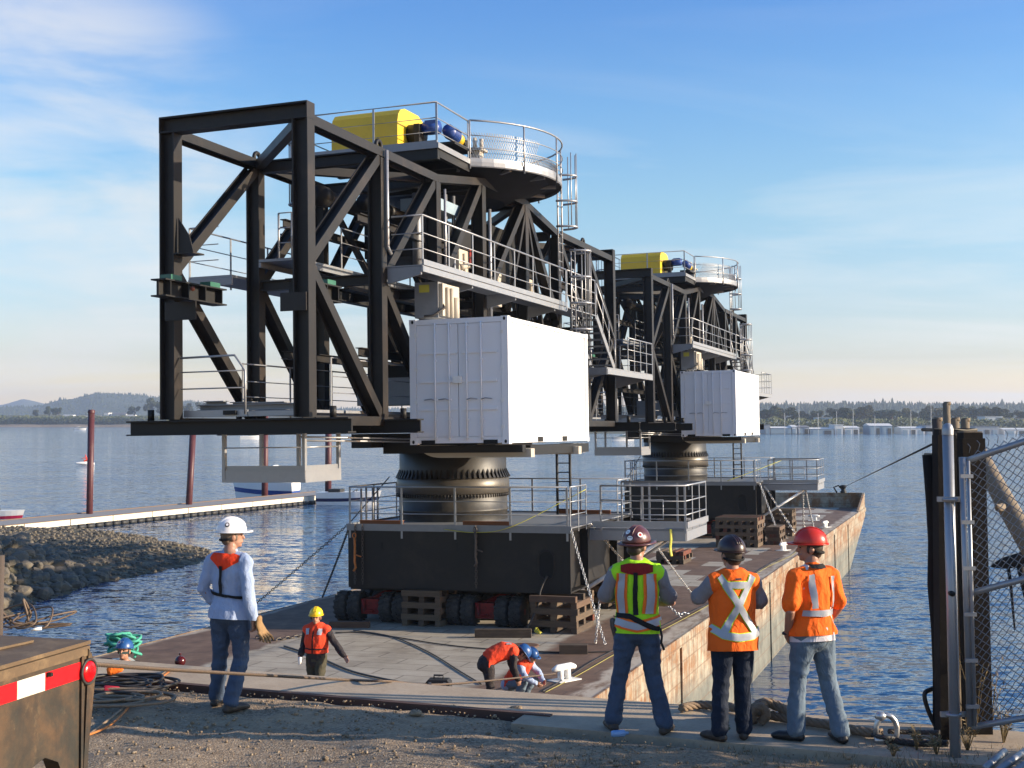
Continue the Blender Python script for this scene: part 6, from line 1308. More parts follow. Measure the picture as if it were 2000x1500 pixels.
# 3. orange vest with a cross of tape
CR = [((-.115, 1.43), (.02, 1.20)), ((.02, 1.20), (.125, .985)), ((.125, 1.43), (.005, 1.20)), ((.005, 1.20), (-.11, .975))]
OV = []
for mt, w_ in (('limetrim', .068), ('silver', .055)):
    OV += [('tape', 'vest', mt, [(-.145, 1.455), (.15, .97)], w_, True), ('tape', 'vest', mt, [(.145, 1.455), (-.14, .955)], w_, True), ('tape', 'vest', mt, [(-.10, 1.385), (.11, 1.385)], w_, True), ('tape', 'vest', mt, [(-.215, 1.01), (-.13, .955), (0, .935), (.13, .945), (.215, .985)], w_ + .005, True)]
PP['o'] = person('man in a dark helmet and orange vest with a silver cross on the back', G(1432, 1448, QZ), R_(10), .955,
    dict(LK=(-.10, .03, .49), LA=(-.12, .02, .085), RK=(.10, .03, .49), RA=(.12, .06, .085), LE=(-.31, .09, 1.23), LW=(-.12, .28, 1.30), RE=(.29, .08, 1.17), RW=(.10, .26, 1.20)),
    dict(hair='hair', clothes=[('trousers', 'denimd', dict(cuffw=.022)), ('shirt', 'greyt', dict(sleeve=.8, cuff=.012, low=-.3, flare=0, e=.008)), ('vest', 'orangev', dict(low=1.0, flare=.030, e=.036, hem=.80)), ('boots', 'boot')], helmet=('hdark', .0), strips=OV + [('label', 'vest', 'ink', [(-.02, 1.435), (.03, 1.435)], .016, True)], off=.008),
    head_yaw=14, hands=((.8, (1, .1, .1), (0, -1, 0)), (.8, (-1, .1, .1), (0, -1, 0))), girth=1.1, toe=(30, 20))
# 4. orange shirt, red helmet
PP['r'] = person('man in a red helmet and orange shirt looking left beside the river', G(1588, 1446, QZ), R_(22), .99,
    dict(LK=(-.12, .05, .49), LA=(-.15, .04, .085), RK=(.15, -.01, .49), RA=(.17, -.16, .085), LE=(-.255, -.05, 1.11), LW=(-.20, .08, .88), RE=(.265, -.02, 1.12), RW=(.22, .16, .92)),
    dict(hair='hair', clothes=[('trousers', 'denimf', dict(cuffw=.024)), ('shirt', 'whitet', dict(low=1.0, flare=.036, e=.003, sleeve=.25, se=.0, hem=.845, collar=False)), ('shirt', 'oranges', dict(low=.8, sleeve=.80, se=.019, cuff=.016, e=.022, flare=.028, fold=.014, hem=.895)), ('boots', 'bootk')], helmet=('hred', .0), stickers=[(78, 36, .021, 'sticker', .75), (78, 36, .011, 'hred', .5)],
         strips=[('tape', 'shirt', 'silver', [(-.085, 1.42), (-.075, 1.3), (-.065, 1.14)], .052, True), ('tape', 'shirt', 'silver', [(.12, 1.40), (.13, 1.25), (.13, 1.14)], .045, True), ('tape', 'shirt', 'silver', [(-.15, 1.10), (0, 1.095), (.15, 1.10)], .055, True), ('collar', 'shirt', 'blackstrap', [(-.07, 1.475), (0, 1.478), (.07, 1.475)], .035, True)], off=.012),
    head_yaw=62, hands=((.9, (.5, .5, -.6), (1, 0, .2)), (.7, None, None)), girth=1.12, toe=(40, 12))
m = MB(); w_ = Vector((-.205, .075, .915)); m.tube([w_ + Vector((.036 * math.cos(a), .032 * math.sin(a), .01 * math.cos(a))) for a in [R_(30 * k) for k in range(12)]], .010, 6, closed=True); part('watch', m, M['rubber'], PP['r'], (0, 0, 0))
# 5. yellow helmet man on the barge
dz = lambda x, y: BARGE @ ON(2, DECK, x, y)
b0 = ON(2, DECK, 618, 1389)
LVS = [('tape', 'vest', 'silver', [(-.115, 1.44), (-.10, 1.34)], .065, False), ('tape', 'vest', 'silver', [(.115, 1.44), (.10, 1.34)], .065, False), ('strap', 'vest', 'blackstrap', [(-.19, 1.10), (0, 1.10), (.19, 1.10)], .022, False), ('strap', 'vest', 'blackstrap', [(0, 1.40), (0, 1.0)], .022, False)]
PP['y'] = person('man in a yellow helmet and orange life vest walking on the barge towards the quay', BARGE @ b0, R_(165), 1.055,
    dict(LE=(-.36, .02, 1.18), LW=(-.55, .10, 1.0), RE=(.285, -.10, 1.14), RW=(.25, .12, .98), LK=(-.1, .12, .5), LA=(-.1, .1, .085), RK=(.1, -.02, .49), RA=(.1, -.22, .10)),
    dict(clothes=[('trousers', 'olive'), ('shirt', 'blackw', dict(low=.4)), ('vest', 'orangep', dict(low=.3, flare=.0, e=.052, fold=.012, hem=1.02, tilt=0)), ('boots', 'boot')], helmet=('hyellow', .0), strips=LVS, off=.01),
    head_yaw=12, hands=((.3, None, (0, 1, 0)), (1.1, (0, .5, -1), (-1, .4, 0))))
bpy.context.view_layer.update()
m = MB(); c = Vector((.22, .20, .90)); m.tube([c + Vector((0, 0, -.07)), c + Vector((0, 0, -.06)), c + Vector((0, 0, .05)), c + Vector((0, 0, .06))], [.026, .031, .031, .026], 14)
cn = bpy.data.objects.new('drink_can', m.mesh('drink_can', M['sticker'])); COL.objects.link(cn); cn.matrix_world = PP['y'].matrix_world; tag(cn, 'white drink can held by the man in the yellow helmet', 'can')
# 6. bending man, blue helmet
BB = [('tape', 'vest', 'silver', [(-.1, 1.30), (-.1, 1.2)], .06, True)]
b1 = BARGE @ ON(2, DECK, 962, 1392)
PP['b'] = person('man in a blue helmet bending forward on the barge with an orange life vest', b1, R_(-78), 1.0,
    dict(pelvis=(0, -.12, .90), waist=(0, -.02, 1.02), chest=(0, .20, 1.10), top=(0, .36, 1.10), neck=(0, .43, 1.085), head=(0, .545, 1.04), LS=(-.18, .34, 1.10), RS=(.18, .34, 1.10), LE=(-.20, .38, .82), RE=(.20, .36, .82), LW=(-.12, .46, .60), RW=(.12, .44, .60), LH=(-.09, -.10, .88), RH=(.09, -.10, .88), LK=(-.1, -.02, .48), RK=(.1, -.06, .48), LA=(-.12, -.04, .085), RA=(.12, -.14, .085)),
    dict(clothes=[('trousers', 'blackw'), ('shirt', 'blackw', dict(low=.1)), ('vest', 'orangep', dict(low=-.9, flare=0, e=.05)), ('boots', 'boot')], helmet=('hblue', .0)), head_pitch=-55, hands=((.6, (0.2, .3, -1), (1, 0, 0)), (.6, (-.2, .3, -1), (-1, 0, 0))))
m = MB(); m.box((-.12, .235, 1.235), (-.05, .33, 1.25)); m.box((.05, .235, 1.235), (.12, .33, 1.25)); part('tape', m, M['silver'], PP['b'], (0, 0, 0))
# 7. crouching worker behind him
b2 = BARGE @ ON(2, DECK, 1012, 1375)
PP['c'] = person('worker in a pale blue shirt crouching behind the bending man', b2, R_(-120), .98,
    dict(pelvis=(0, -.18, .38), waist=(0, -.10, .50), chest=(0, .06, .66), top=(0, .16, .78), neck=(0, .20, .84), head=(0, .28, .92), LS=(-.18, .15, .76), RS=(.18, .15, .76), LE=(-.26, .30, .58), RE=(.26, .30, .58), LW=(-.14, .46, .46), RW=(.14, .46, .46), LH=(-.09, -.16, .36), RH=(.09, -.16, .36), LK=(-.16, .24, .48), RK=(.16, .24, .46), LA=(-.14, .02, .085), RA=(.14, .0, .085)),
    dict(clothes=[('trousers', 'denimf'), ('shirt', 'shirtb', dict(low=.1)), ('vest', 'orangep', dict(low=-.8, flare=0, e=.04)), ('boots', 'boot')], helmet=('hblue', .0)), head_pitch=-20)
# 8. worker at the far left barge corner, only head and shoulders over the quay edge
b3 = BARGE @ Vector((-1.48, -11.74, DECK + .42))
PP['a'] = person('worker in a blue helmet and glasses seen over the quay edge by the green hawser', b3, R_(200), 1.0, {}, dict(clothes=[('trousers', 'denimd'), ('shirt', 'blackw'), ('boots', 'boot')], helmet=('hblue', .0), stickers=[(20, 30, .03, 'sticker', 1), (20, 30, .018, 'hred', 1)], off=.01), head_yaw=-25, head_pitch=10)
m = MB(); hd = Vector((.03, .135, 1.625)); m.box((-.06, .118, 1.60), (.075, .128, 1.632)); part('glasses', m, M['screen'], PP['a'], (0, 0, 0))
# rider on the jet ski (a few pixels)
m = MB(); m.loft([(-.3, 0, .95), (-.25, 0, 1.3), (-.15, 0, 1.55)], [(.16, .12), (.19, .12), (.16, .1)], (0, 1, 0)); m.loft([(-.15, 0, 1.6), (-.1, 0, 1.75)], [.07, .09], (0, 1, 0)); m.ell((-.08, 0, 1.82), (.1, .09, .12), 12)
for s in (-1, 1): m.loft([(-.2, s * .2, 1.5), (.05, s * .3, 1.3), (.45, s * .3, 1.2)], [.06, .05, .04], (0, 1, 0)); m.loft([(-.3, s * .1, .95), (.15, s * .28, .85), (.05, s * .35, .45)], [.09, .08, .06], (0, 1, 0))
rd = bpy.data.objects.new('person', fuse(m, 'rider', M['orangep'], .02, 2)); COL.objects.link(rd); rd.matrix_world = Matrix.Translation((JET[0], JET[1], SEA)) @ Matrix.Rotation(R_(200), 4, 'Z'); tag(rd, 'tiny jet ski rider in a red life vest beside the lone pile', 'person')
# ------------------------------------------------------------------ foreground: trailer, ropes, piles, fence
def m_trailer():
    t = NT('rusty_trailer_paint'); n = t.noise(5, 9, .7); r = t.ramp(t.noise(2.2, 8, .72, .4), [(.42, 0), (.6, 1)])
    g_ = t.ramp(n, [(.3, (.014, .014, .012)), (.6, (.035, .032, .024)), (.8, (.075, .06, .038))]); ru = t.ramp(n, [(.3, (.04, .025, .014)), (.7, (.11, .06, .028))])
    c = t.mix(r, g_, ru); st = t.ramp(t.noise((7, 7, .8), 5, .6), [(.5, 0), (.65, .5)]); c = t.mix(st, c, (.012, .012, .012)); c = t.mix(t.ramp(t.noise((9, 9, 6), 6, .7), [(.58, 0), (.7, .5)]), c, (.16, .11, .06)); t.bump(n, .3, .006); return t.out(c, .7, .15)
M['trailer'] = m_trailer(); M['trdeck'] = simple('worn_steel_deck', (.11, .072, .04), .7, .2, .3, 6, .2, 30, .5, (.25, .17, .09), .5)
T0, T1 = PZ(163, 1262, 6.75), PZ(0, 1310, 6.1)
d = (T1 - T0); d.z = 0; ang = math.atan2(d.y, d.x); TR = Matrix.Translation((T0.x, T0.y, T0.z)) @ Matrix.Rotation(ang, 4, 'Z')   # x along rear face towards camera, z up, y to the right-rear outside
TRo = thing('flatbed_trailer', 'rusty flatbed trailer end with red and white tape at lower left', 'trailer', (0, 0, 0), TR)
m = MB(); LB, HB = 4.0, .95                              # rear face is the plane y=0, the trailer body lies towards -y
sg = -1 if (TR.to_3x3() @ Vector((0, 1, 0))).x > 0 else 1   # body side
Yb = lambda y: sg * y
m.prism([(-.03, Yb(.0), -.02), (LB, Yb(.0), -.02), (LB, Yb(.0), -HB), (.62, Yb(.0), -HB), (.52, Yb(.0), -.62), (.42, Yb(.0), -.535), (.32, Yb(.0), -.51), (.21, Yb(.0), -.56), (.15, Yb(.0), -.68), (.10, Yb(.0), -HB), (.02, Yb(.0), -HB)], (0, Yb(.09), 0)); part('rear_panel', m, M['trailer'], TRo, (0, 0, 0))
m = MB(); pr = [(-.03, -.02), (-.06, -.05), (-.085, -.11), (-.09, -.2), (-.07, -.34), (-.045, -.5), (0.0, -HB), (.021, -HB), (-.032, -.02)]
m.prism([(x, Yb(-.012), z) for x, z in pr], (0, Yb(.11), 0)); m.box((.012, min(Yb(-.014), Yb(-.003)), -HB), (.032, max(Yb(-.014), Yb(-.003)), -.05)); part('corner_post', m, M['trailer'], TRo, (0, 0, 0))
m = MB(); m.prism([(-.07, Yb(.002), 0), (LB, Yb(.002), 0), (LB, Yb(3.5), 0), (-.07, Yb(3.5), 0)], (0, 0, .02)); m.box((-.05, min(Yb(-.006), Yb(.03)), -.055), (LB, max(Yb(-.006), Yb(.03)), -.004)); part('deck_plate', m, M['trdeck'], TRo, (0, 0, 0))
m = MB(); m.prism([(.08, Yb(.25), .022), (.9, Yb(.35), .022), (.9, Yb(1.6), .022), (.12, Yb(1.5), .022)], (0, 0, .012)); part('loose_plate', m, M['trdeck'], TRo, (0, 0, 0))
M['rtape'] = simple('red_reflective_tape', (.55, .008, .012), .35, 0, .1, 30); M['wtape'] = simple('white_reflective_tape', (.62, .58, .48), .35, 0, .08, 40, 0, 30, .5, (.3, .25, .15), .4)
for a, b, mt in ((.03, .33, 'rtape'), (.331, .55, 'wtape'), (.551, .95, 'rtape'), (.951, 1.2, 'wtape')):
    m = MB(); y0, y1 = sorted((Yb(-.004), Yb(-.001))); m.box((a, y0, -.168), (b, y1, -.078)); part('reflective_tape', m, M[mt], TRo, (0, 0, 0))
lm = simple('red_lamp_lens', (.45, .005, .008), .18, 0, .15, 60)
m = MB(); ax = Vector((0, -sg, 0)); m.lathe([(.057, -.012), (.057, .006), (.05, .014), (.03, .02), (.004, .022)], Vector((-.03, Yb(-.012), -.14)), ax, 24); m.s = [True] * len(m.s); part('tail_lamp', m, lm, TRo, (0, 0, 0))
m = MB(); m.tube([Vector((-.03 + .065 * math.cos(a), Yb(-.016), -.14 + .065 * math.sin(a))) for a in [R_(20 * k) for k in range(18)]], .008, 6, closed=True); part('lamp_grommet', m, M['rubber'], TRo, (0, 0, 0))
m = MB(); m.box((.3, min(Yb(-.003), Yb(-.03)), -.10), (.32, max(Yb(-.003), Yb(-.03)), -.08)); part('bolt', m, M['dark'], TRo, (0, 0, 0))
wl_ = PZ(70, 1248, 7.0); m = MB(); m.tube([(wl_.x - .03, wl_.y, T0.z + .045), (wl_.x + .025, wl_.y + .02, T0.z + .05)], .009, 8); solo('loose_bolt', m, M['sticker'], 'small white bolt lying on the trailer deck', 'bolt', wl_, WORLD)
# long steel wire rope from the trailer to the barge cleat
CL = BARGE @ Vector((1.75, -2.2, DECK + .16))
def wire(pts, r, mat, label, name='wire_rope', cat='wire rope', twist=True, sub=10, group=None):
    pts = [Vector(p) for p in pts]; P = []
    for i in range(len(pts) - 1):
        a, b, c, d_ = pts[max(0, i - 1)], pts[i], pts[i + 1], pts[min(len(pts) - 1, i + 2)]
        for k in range(sub): t_ = k / sub; P.append(.5 * ((2 * b) + (c - a) * t_ + (2 * a - 5 * b + 4 * c - d_) * t_ * t_ + (3 * b - a - 3 * c + d_) * t_ ** 3))
    P.append(pts[-1]); m = MB(); m.tube(P, r * (.78 if twist else 1), 8)
    if twist:
        L = 0; D = [0]
        for a, b in zip(P, P[1:]): L += (b - a).length; D.append(L)
        n = int(min(2200, L / (r * 1.1)))
        for s in range(5):
            Q = []; i = 0
            for k in range(n):
                x = L * k / (n - 1)
                while i < len(D) - 2 and D[i + 1] < x: i += 1
                q = lerp(P[i], P[i + 1], (x - D[i]) / max(1e-6, D[i + 1] - D[i])); t_ = (P[i + 1] - P[i]).normalized(); s1 = t_.cross(UP).normalized(); s2 = t_.cross(s1); a = x / (r * 8) * 2 * math.pi + s * 1.257; Q.append(q + s1 * r * .62 * math.cos(a) + s2 * r * .62 * math.sin(a))
            m.tube(Q, r * .42, 5)
    return solo(name, m, M[mat], label, cat, pts[0], WORLD, group)
wire([PZ(150, 1294, 7.35), PZ(190, 1298, 7.4), PZ(300, 1306, 8.3), PZ(450, 1315, 9.9), PZ(660, 1327, 12.9), PZ(760, 1331, 12.96), PZ(880, 1336, 15.5), CL], .014, 'cable', 'thick brown wire rope stretched from the trailer across to the white barge cleat', twist=True)
# hawser along the quay edge on the right
def gp(x, y, up=.0): p = G(x, y, QZ + up); return p
M['hawser'] = simple('grey_brown_hawser', (.23, .165, .11), .9, 0, .3, 30, .5, 60)
wire([gp(1330, 1383, .05), gp(1365, 1377, .05), gp(1420, 1380, .05), gp(1468, 1388, .06), gp(1530, 1402, .05), gp(1620, 1416, .05), gp(1680, 1428, .05), gp(1722, 1432, .06)], .043, 'hawser', 'thick grey brown hawser lying along the quay edge behind the men', 'hawser', 'rope')
wire([gp(1462, 1395, .05), gp(1476, 1380, .16), gp(1500, 1373, .16), gp(1530, 1385, .12), gp(1552, 1402, .06)], .05, 'hawser', 'looped end of the hawser knotted between the two orange men', 'hawser_loop', 'rope')
wire([gp(1472, 1408, .03), gp(1466, 1392, .12), gp(1486, 1380, .17), gp(1498, 1396, .10), gp(1486, 1410, .03)], .045, 'hawser', 'knot of hawser standing on the quay edge beside the dark jeans', 'hawser_knot', 'rope')
m = MB(); c = gp(1728, 1424, .10); m.tube([c + Vector((.09 * math.cos(a), -.05, .13 * math.sin(a))) for a in [R_(-40 + 26 * k) for k in range(10)]], .024, 8); m.tube([c + Vector((-.1, -.05, -.08)), c + Vector((.08, -.05, -.08))], .028, 8); m.ell(c + Vector((-.05, -.05, .12)), (.05, .04, .04), 10)
solo('shackle', m, M['chain'], 'galvanised shackle joining the hawser to the wire slings at the piles', 'shackle', c, WORLD)
for pts, r, lb in (([gp(1735, 1428, .08), gp(1780, 1430, .07), gp(1835, 1431, .1)], .022, 'straight wire sling from the shackle to the pile cluster'), ([gp(1715, 1440, .03), gp(1745, 1446, .03), gp(1790, 1452, .03), gp(1850, 1452, .08)], .03, 'sagging dark wire sling from the shackle to the pile cluster'), ([gp(1700, 1434, .03), gp(1725, 1440, .08), gp(1748, 1444, .03), gp(1730, 1450, .02)], .02, 'short frayed wire end under the shackle')):
    wire(pts, r, 'cabled', lb, 'wire_sling', 'wire sling')
wire([PZ(1828, 1420, 10.9), PZ(1812, 1385, 10.9), PZ(1806, 1355, 10.9), PZ(1822, 1345, 10.95)], .02, 'cabled', 'curved iron hook handle on the left of the pile cluster', 'iron_hook', 'hook', False)
# ropes and hose heap by the trailer
pts = []
for k in range(60): a = k * .9; rr = .30 + .16 * math.sin(k * .77); pts.append(gp(235, 1345) + Vector((rr * 1.3 * math.cos(a), rr * .9 * math.sin(a), .02 + .0009 * k + .02 * math.sin(k * 1.3))))
ropes('rope_heap', pts, .012, 'cabled', 'heap of dark ropes on the quay behind the trailer corner', 'rope', WORLD, sub=4)
pts = []
for k in range(40): a = k * .8; rr = .34 + .2 * math.sin(k * .57 + 1); pts.append(gp(225, 1372) + Vector((rr * 1.1 * math.cos(a), rr * .7 * math.sin(a), .02 + .001 * k)))
ropes('hose_coil', pts, .014, 'hawser', 'coil of brown hose in front of the dark rope heap', 'hose', WORLD, sub=4)
ropes('ground_cable', [gp(330, 1308, .03), gp(298, 1330, .02), gp(262, 1362, .02), gp(238, 1385, .01), gp(200, 1415, .0), gp(160, 1445, .0)], .012, 'hawser', 'brown cable running over the gravel to the trailer', 'cable', WORLD)
ropes('ground_cable', [gp(338, 1306, .03), gp(316, 1322, .02), gp(270, 1352, .02), gp(245, 1388, .01), gp(212, 1418, .0), gp(166, 1438, .0)], .011, 'orange', 'second orange brown cable beside the first on the gravel', 'cable', WORLD)
m = MB(); c = gp(215, 1310, .12); m.loft([c, c + Vector((.1, .03, .02))], [(.05, .04), (.04, .03)], (0, 0, 1), 10); solo('orange_plug', m, M['orangetrim'], 'orange connector plug lying on the dark rope heap', 'plug', c, WORLD)
m = MB(); c = gp(206, 1348, .04); m.loft([c, c + Vector((.12, .03, .0))], [(.05, .03), (.03, .02)], (0, 0, 1), 10); solo('red_rag', m, M['redcloth'], 'small red rag lying beside the hose coil', 'rag', c, WORLD)
# rusty cable tangle and brown post at the left edge
TG = PZ(50, 1230, 14.2)
pts = []
for k in range(26): a = k * 1.15; pts.append(TG + Vector((.34 * math.cos(a) + .03 * k - .5, .22 * math.sin(a * 1.3), .02 + .16 * abs(math.sin(k * .8)) * (1.6 if k % 7 == 3 else 1))))
ropes('cable_tangle', pts, .011, 'cable', 'tangle of rusty wire rope at the left edge beyond the trailer', 'wire rope', WORLD, sub=6)
ropes('cable_loop', [PZ(0, 1190, 14.2), PZ(30, 1220, 14.2), PZ(55, 1215, 14.2), PZ(45, 1170, 14.2), PZ(60, 1200, 14.3), PZ(55, 1218, 14.3), PZ(140, 1219, 14.4), PZ(70, 1228, 14.3)], .014, 'cable', 'thin wire loop springing up from the rusty tangle', 'wire', WORLD)
m = MB(); a, b = PZ(-1, 1085, 13.5), PZ(-6, 1240, 13.5); m.tube([b - Vector((0, 0, .5)), a], .055, 10); solo('brown_post', m, M['pilewood'], 'brown post cut off at the left edge', 'post', b, WORLD)
# mooring pile cluster: each pile a thing
PC = 'piles of the mooring cluster'
def pile(px0, px1, pyt, dep, label, mat, pyb=1445, lean=0, sq=False, zb=None):
    xc = (px0 + px1) / 2; a = PZ(xc, pyt, dep); r = (px1 - px0) / 2 / FOC * dep; m = MB(); zb = QZ - .6 if zb is None else zb
    b = Vector((a.x + lean, a.y, zb)); o = thing('timber_pile', label, 'pile', b, WORLD, PC); n = 14
    if sq: m.beam(b, a, 2 * r, 2 * r, (0, 1, 0)); m.beam(a - Vector((0, 0, .002)), a + Vector((0, 0, .05)), 1.7 * r, 1.7 * r, (0, 1, 0))
    else: m.tube([lerp(b, a, k / 8) + Vector((.012 * math.sin(k * 2.2), 0, 0)) for k in range(9)], [r * (1.08 - .02 * k + .03 * math.sin(k * 1.9)) for k in range(9)], n)
    part('shaft', m, M[mat], o); m = MB(); m.tube([a - Vector((0, 0, .02)), a + Vector((0, 0, .012))], [r * .9, r * .86], n) if not sq else m.box((a.x - r * .8, a.y - r * .8, a.z + .051), (a.x + r * .8, a.y + r * .8, a.z + .06)); part('pile_top', m, M['bark'], o)
pile(1843, 1858, 787, 11.5, 'thin tall pole standing highest in the pile cluster', 'bark'); pile(1822, 1842, 818, 11.3, 'grey topped pile at the left back of the cluster', 'pilewood')
pile(1858, 1876, 818, 11.6, 'short topped pile between the tall pole and the right pile', 'bark'); pile(1878, 1896, 819, 11.7, 'lit pile at the right back of the cluster', 'bark')
pile(1803, 1832, 888, 10.95, 'dark front pile at the left of the cluster, lower than the rest', 'creosote', lean=.10); pile(1826, 1862, 850, 10.8, 'wide black pile behind the silver gate post', 'creosote', sq=True)
pile(1872, 1916, 856, 11.0, 'massive black squared timber at the right of the cluster', 'creosote', sq=True, lean=.05)
m = MB(); a = PZ(1838, 840, 11.25); b = PZ(1890, 840, 11.35); m.tube([(a.x, a.y - .1, a.z), (b.x, a.y - .1, a.z), (b.x, a.y + .5, a.z), (a.x, a.y + .5, a.z)], .018, 6, closed=True); solo('pile_band', m, M['dark'], 'black iron band around the tops of the pile cluster', 'band', a, WORLD)
# chain-link gate and posts
FR = 'galvanised fence posts'
def post(px, pyt, dep, pxb, r, label):
    a = PZ(px, pyt, dep); b = Vector((PZ(pxb, 1470, dep).x, a.y, QZ - .3)); o = thing('fence_post', label, 'fence post', b, WORLD, FR); m = MB(); m.tube([b, a], r, 18); part('tube', m, M['galv'], o)
    m = MB(); m.lathe([(r * 1.06, -.03), (r * 1.06, .015), (r * .8, .05), (r * .3, .065)], a, n=18); part('cap', m, M['galv'], o); return o, a, b
o, pa, pb_ = post(1851, 842, 10.2, 1861, .043, 'taller front galvanised post before the black piles')
for py in (975, 1395):
    m = MB(); c = PZ(1853 + (py - 840) * .015, py, 10.15); m.tube([c + Vector((.055 * math.cos(a), .055 * math.sin(a), 0)) for a in [R_(30 * k) for k in range(12)]], .016, 6, closed=True); m.beam(c + Vector((-.1, 0, 0)), c + Vector((.17, 0, 0)), .03, .04); part('clamp', m, M['galv'], o)
m = MB(); c = PZ(1858, 1159, 10.12); m.tube([c + Vector((0, -.03, 0)), c + Vector((0, .02, 0))], .022, 12); part('bolt_hole', m, M['dark'], o)
o = thing('chain_link_gate', 'sagging galvanised chain link gate at the right edge', 'gate', PZ(1884, 1420, 10.1), WORLD)
GA, GB = PZ(1880, 893, 10.1), PZ(1896, 1418, 10.1)
m = MB(); m.tube([GA, GB], .030, 14); part('hinge_stile', m, M['galv'], o); m = MB(); m.tube([PZ(1891, 900, 10.05), PZ(1905, 1418, 10.05)], .014, 8)
for k in range(6): c = PZ(1888 + 2.3 * k, 930 + 90 * k, 10.03); m.box((c.x - .05, c.y - .01, c.z - .015), (c.x + .05, c.y + .01, c.z + .015))
part('tension_bar', m, M['galv'], o)
for (x0, y0, x1, y1) in ((1888, 900, 2150, 812), (1892, 1160, 2150, 1090), (1898, 1420, 2150, 1376)): m = MB(); m.tube([PZ(x0, y0, 10.1), PZ(x1, y1, 9.95)], .026, 12); part('rail', m, M['galv'], o)
mesh = MB(); stp = 19.0; H0, H1 = 872, 1425
def gx_(s, t_): # s: 0..1 along, t: 0..1 down, in the gate plane
    x = 1893 + (2130 - 1893) * s + 12 * t_ * (1 - s); y = (885 - 85 * s) + t_ * (535 + 12 * s); return PZ(x, y, 10.1 - .15 * s)
W_, H_ = 237, 540; n_ = int((W_ + H_) / 17)
for k in range(n_):
    for sgn in (0, 1):
        p0 = k * 17; pts = []
        for i in range(0, int(H_) + 1, 9):
            x = p0 - i if sgn else W_ - p0 + i
            if 0 <= x <= W_: pts.append(gx_(x / W_, i / H_) + Vector((0, .008 * (1 if (i // 9) % 2 else -1) * (1 if sgn else -1), 0)))
        if len(pts) > 1: mesh.tube(pts, .0032, 4)
for k in range(14): # twisted wire tips above the top rail
    s = k / 13; p = gx_(s, 0); mesh.tube([p, p + Vector((.01, 0, .05)), p + Vector((-.012, 0, .075))], .003, 4)
part('wire_mesh', mesh, M['galvd'], o)
# leaning pole, dead wood in the water behind the gate
m = MB(); m.tube([PZ(1905, 870, 14), PZ(1935, 930, 13.8), PZ(1968, 990, 13.6), PZ(2060, 1150, 13)], [.085, .10, .11, .12], 12); m.tube([PZ(1962, 990, 13.6), PZ(1950, 992, 13.4), PZ(1944, 985, 13.3)], [.05, .04, .01], 8); solo('leaning_pole', m, M['bark'], 'grey leaning pole behind the gate mesh', 'pole', PZ(1968, 990, 13.6), WORLD)
m = MB(); m.tube([PZ(1936, 1106, 40), PZ(1960, 1100, 40), PZ(2000, 1092, 40), PZ(2040, 1088, 40)], [.04, .18, .26, .3], 9); m.tube([PZ(1990, 1095, 40), PZ(2000, 1150, 39.5), PZ(2010, 1200, 39)], [.12, .08, .04], 7); m.tube([PZ(1968, 1100, 40), PZ(1974, 1140, 39.8), PZ(1982, 1230, 39)], [.06, .05, .03], 6); solo('dead_tree', m, M['creosote'], 'dark dead tree limb over the water behind the gate', 'branch', PZ(1960, 1100, 40), WORLD)
# dry weeds, bottle, pipes at lower right
M['weed'] = simple('dry_weed', (.16, .12, .06), .9, 0, .35, 20); M['weedg'] = simple('grey_green_weed', (.10, .12, .06), .9, 0, .3, 20)
def weed(px, py, h, n, label, mat='weed', spread=.5):
    b = G(px, py, QZ - .02); m = MB()
    for k in range(n):
        a = rnd.uniform(0, 6.28); s_ = rnd.uniform(.2, 1) * spread * h; t_ = Vector((s_ * math.cos(a), s_ * math.sin(a), h * rnd.uniform(.6, 1))); mid = t_ * .5 + Vector((0, 0, h * .12)); m.tube([b, b + mid, b + t_], [.004, .003, .0015], 4)
        for q in range(4):
            p = b + lerp(mid, t_, q / 4); d_ = Vector((rnd.gauss(0, 1), rnd.gauss(0, 1), rnd.uniform(0, 1))).normalized() * .05; w0 = d_.orthogonal().normalized() * .008; m.add([p, p + d_ * .5 + w0, p + d_, p + d_ * .5 - w0], [(0, 1, 2, 3)])
    return solo('weed', m, M[mat], label, 'plant', b, WORLD, group='weeds on the quay')
weed(1417, 1452, .20, 9, 'small upright grey green weed before the dark jeans boots', 'weedg', .12)
for px, py, h, n, lb in ((1905, 1440, .9, 10, 'tall dry brown weed growing against the gate'), (1935, 1425, .6, 12, 'bushy dry weed behind the gate mesh'), (1790, 1470, .22, 14, 'dry weed left of the tall gate post'), (1830, 1478, .18, 14, 'low dry weed at the foot of the tall gate post'), (1745, 1482, .14, 12, 'lone dry weed on the dark ground left of the gate'), (1960, 1455, .3, 16, 'dry weed above the loose pipes'), (1890, 1470, .3, 16, 'tufted dry weed under the gate stile')): weed(px, py, h, n, lb)
gr = MB()
for k in range(1500):
    px = rnd.uniform(1050, 2010); py = 1462 + 50 * rnd.random() ** .8 + (0 if px > 1300 else 8)
    if noise.noise((px * .012, py * .05, 0)) < -.15: continue
    b = G(px, py, QZ - .03); h = rnd.uniform(.015, .06) * (1.8 if px > 1650 else 1); a = rnd.uniform(0, 6.28); t_ = Vector((h * .7 * math.cos(a), h * .7 * math.sin(a), h)); w0 = Vector((-math.sin(a), math.cos(a), 0)) * .004; gr.add([b - w0, b + w0, b + t_], [(0, 1, 2)])
solo('dry_grass', gr, M['weed'], 'short dry grass along the bottom of the quay yard', 'grass', G(1500, 1480, QZ), WORLD, kind='stuff')
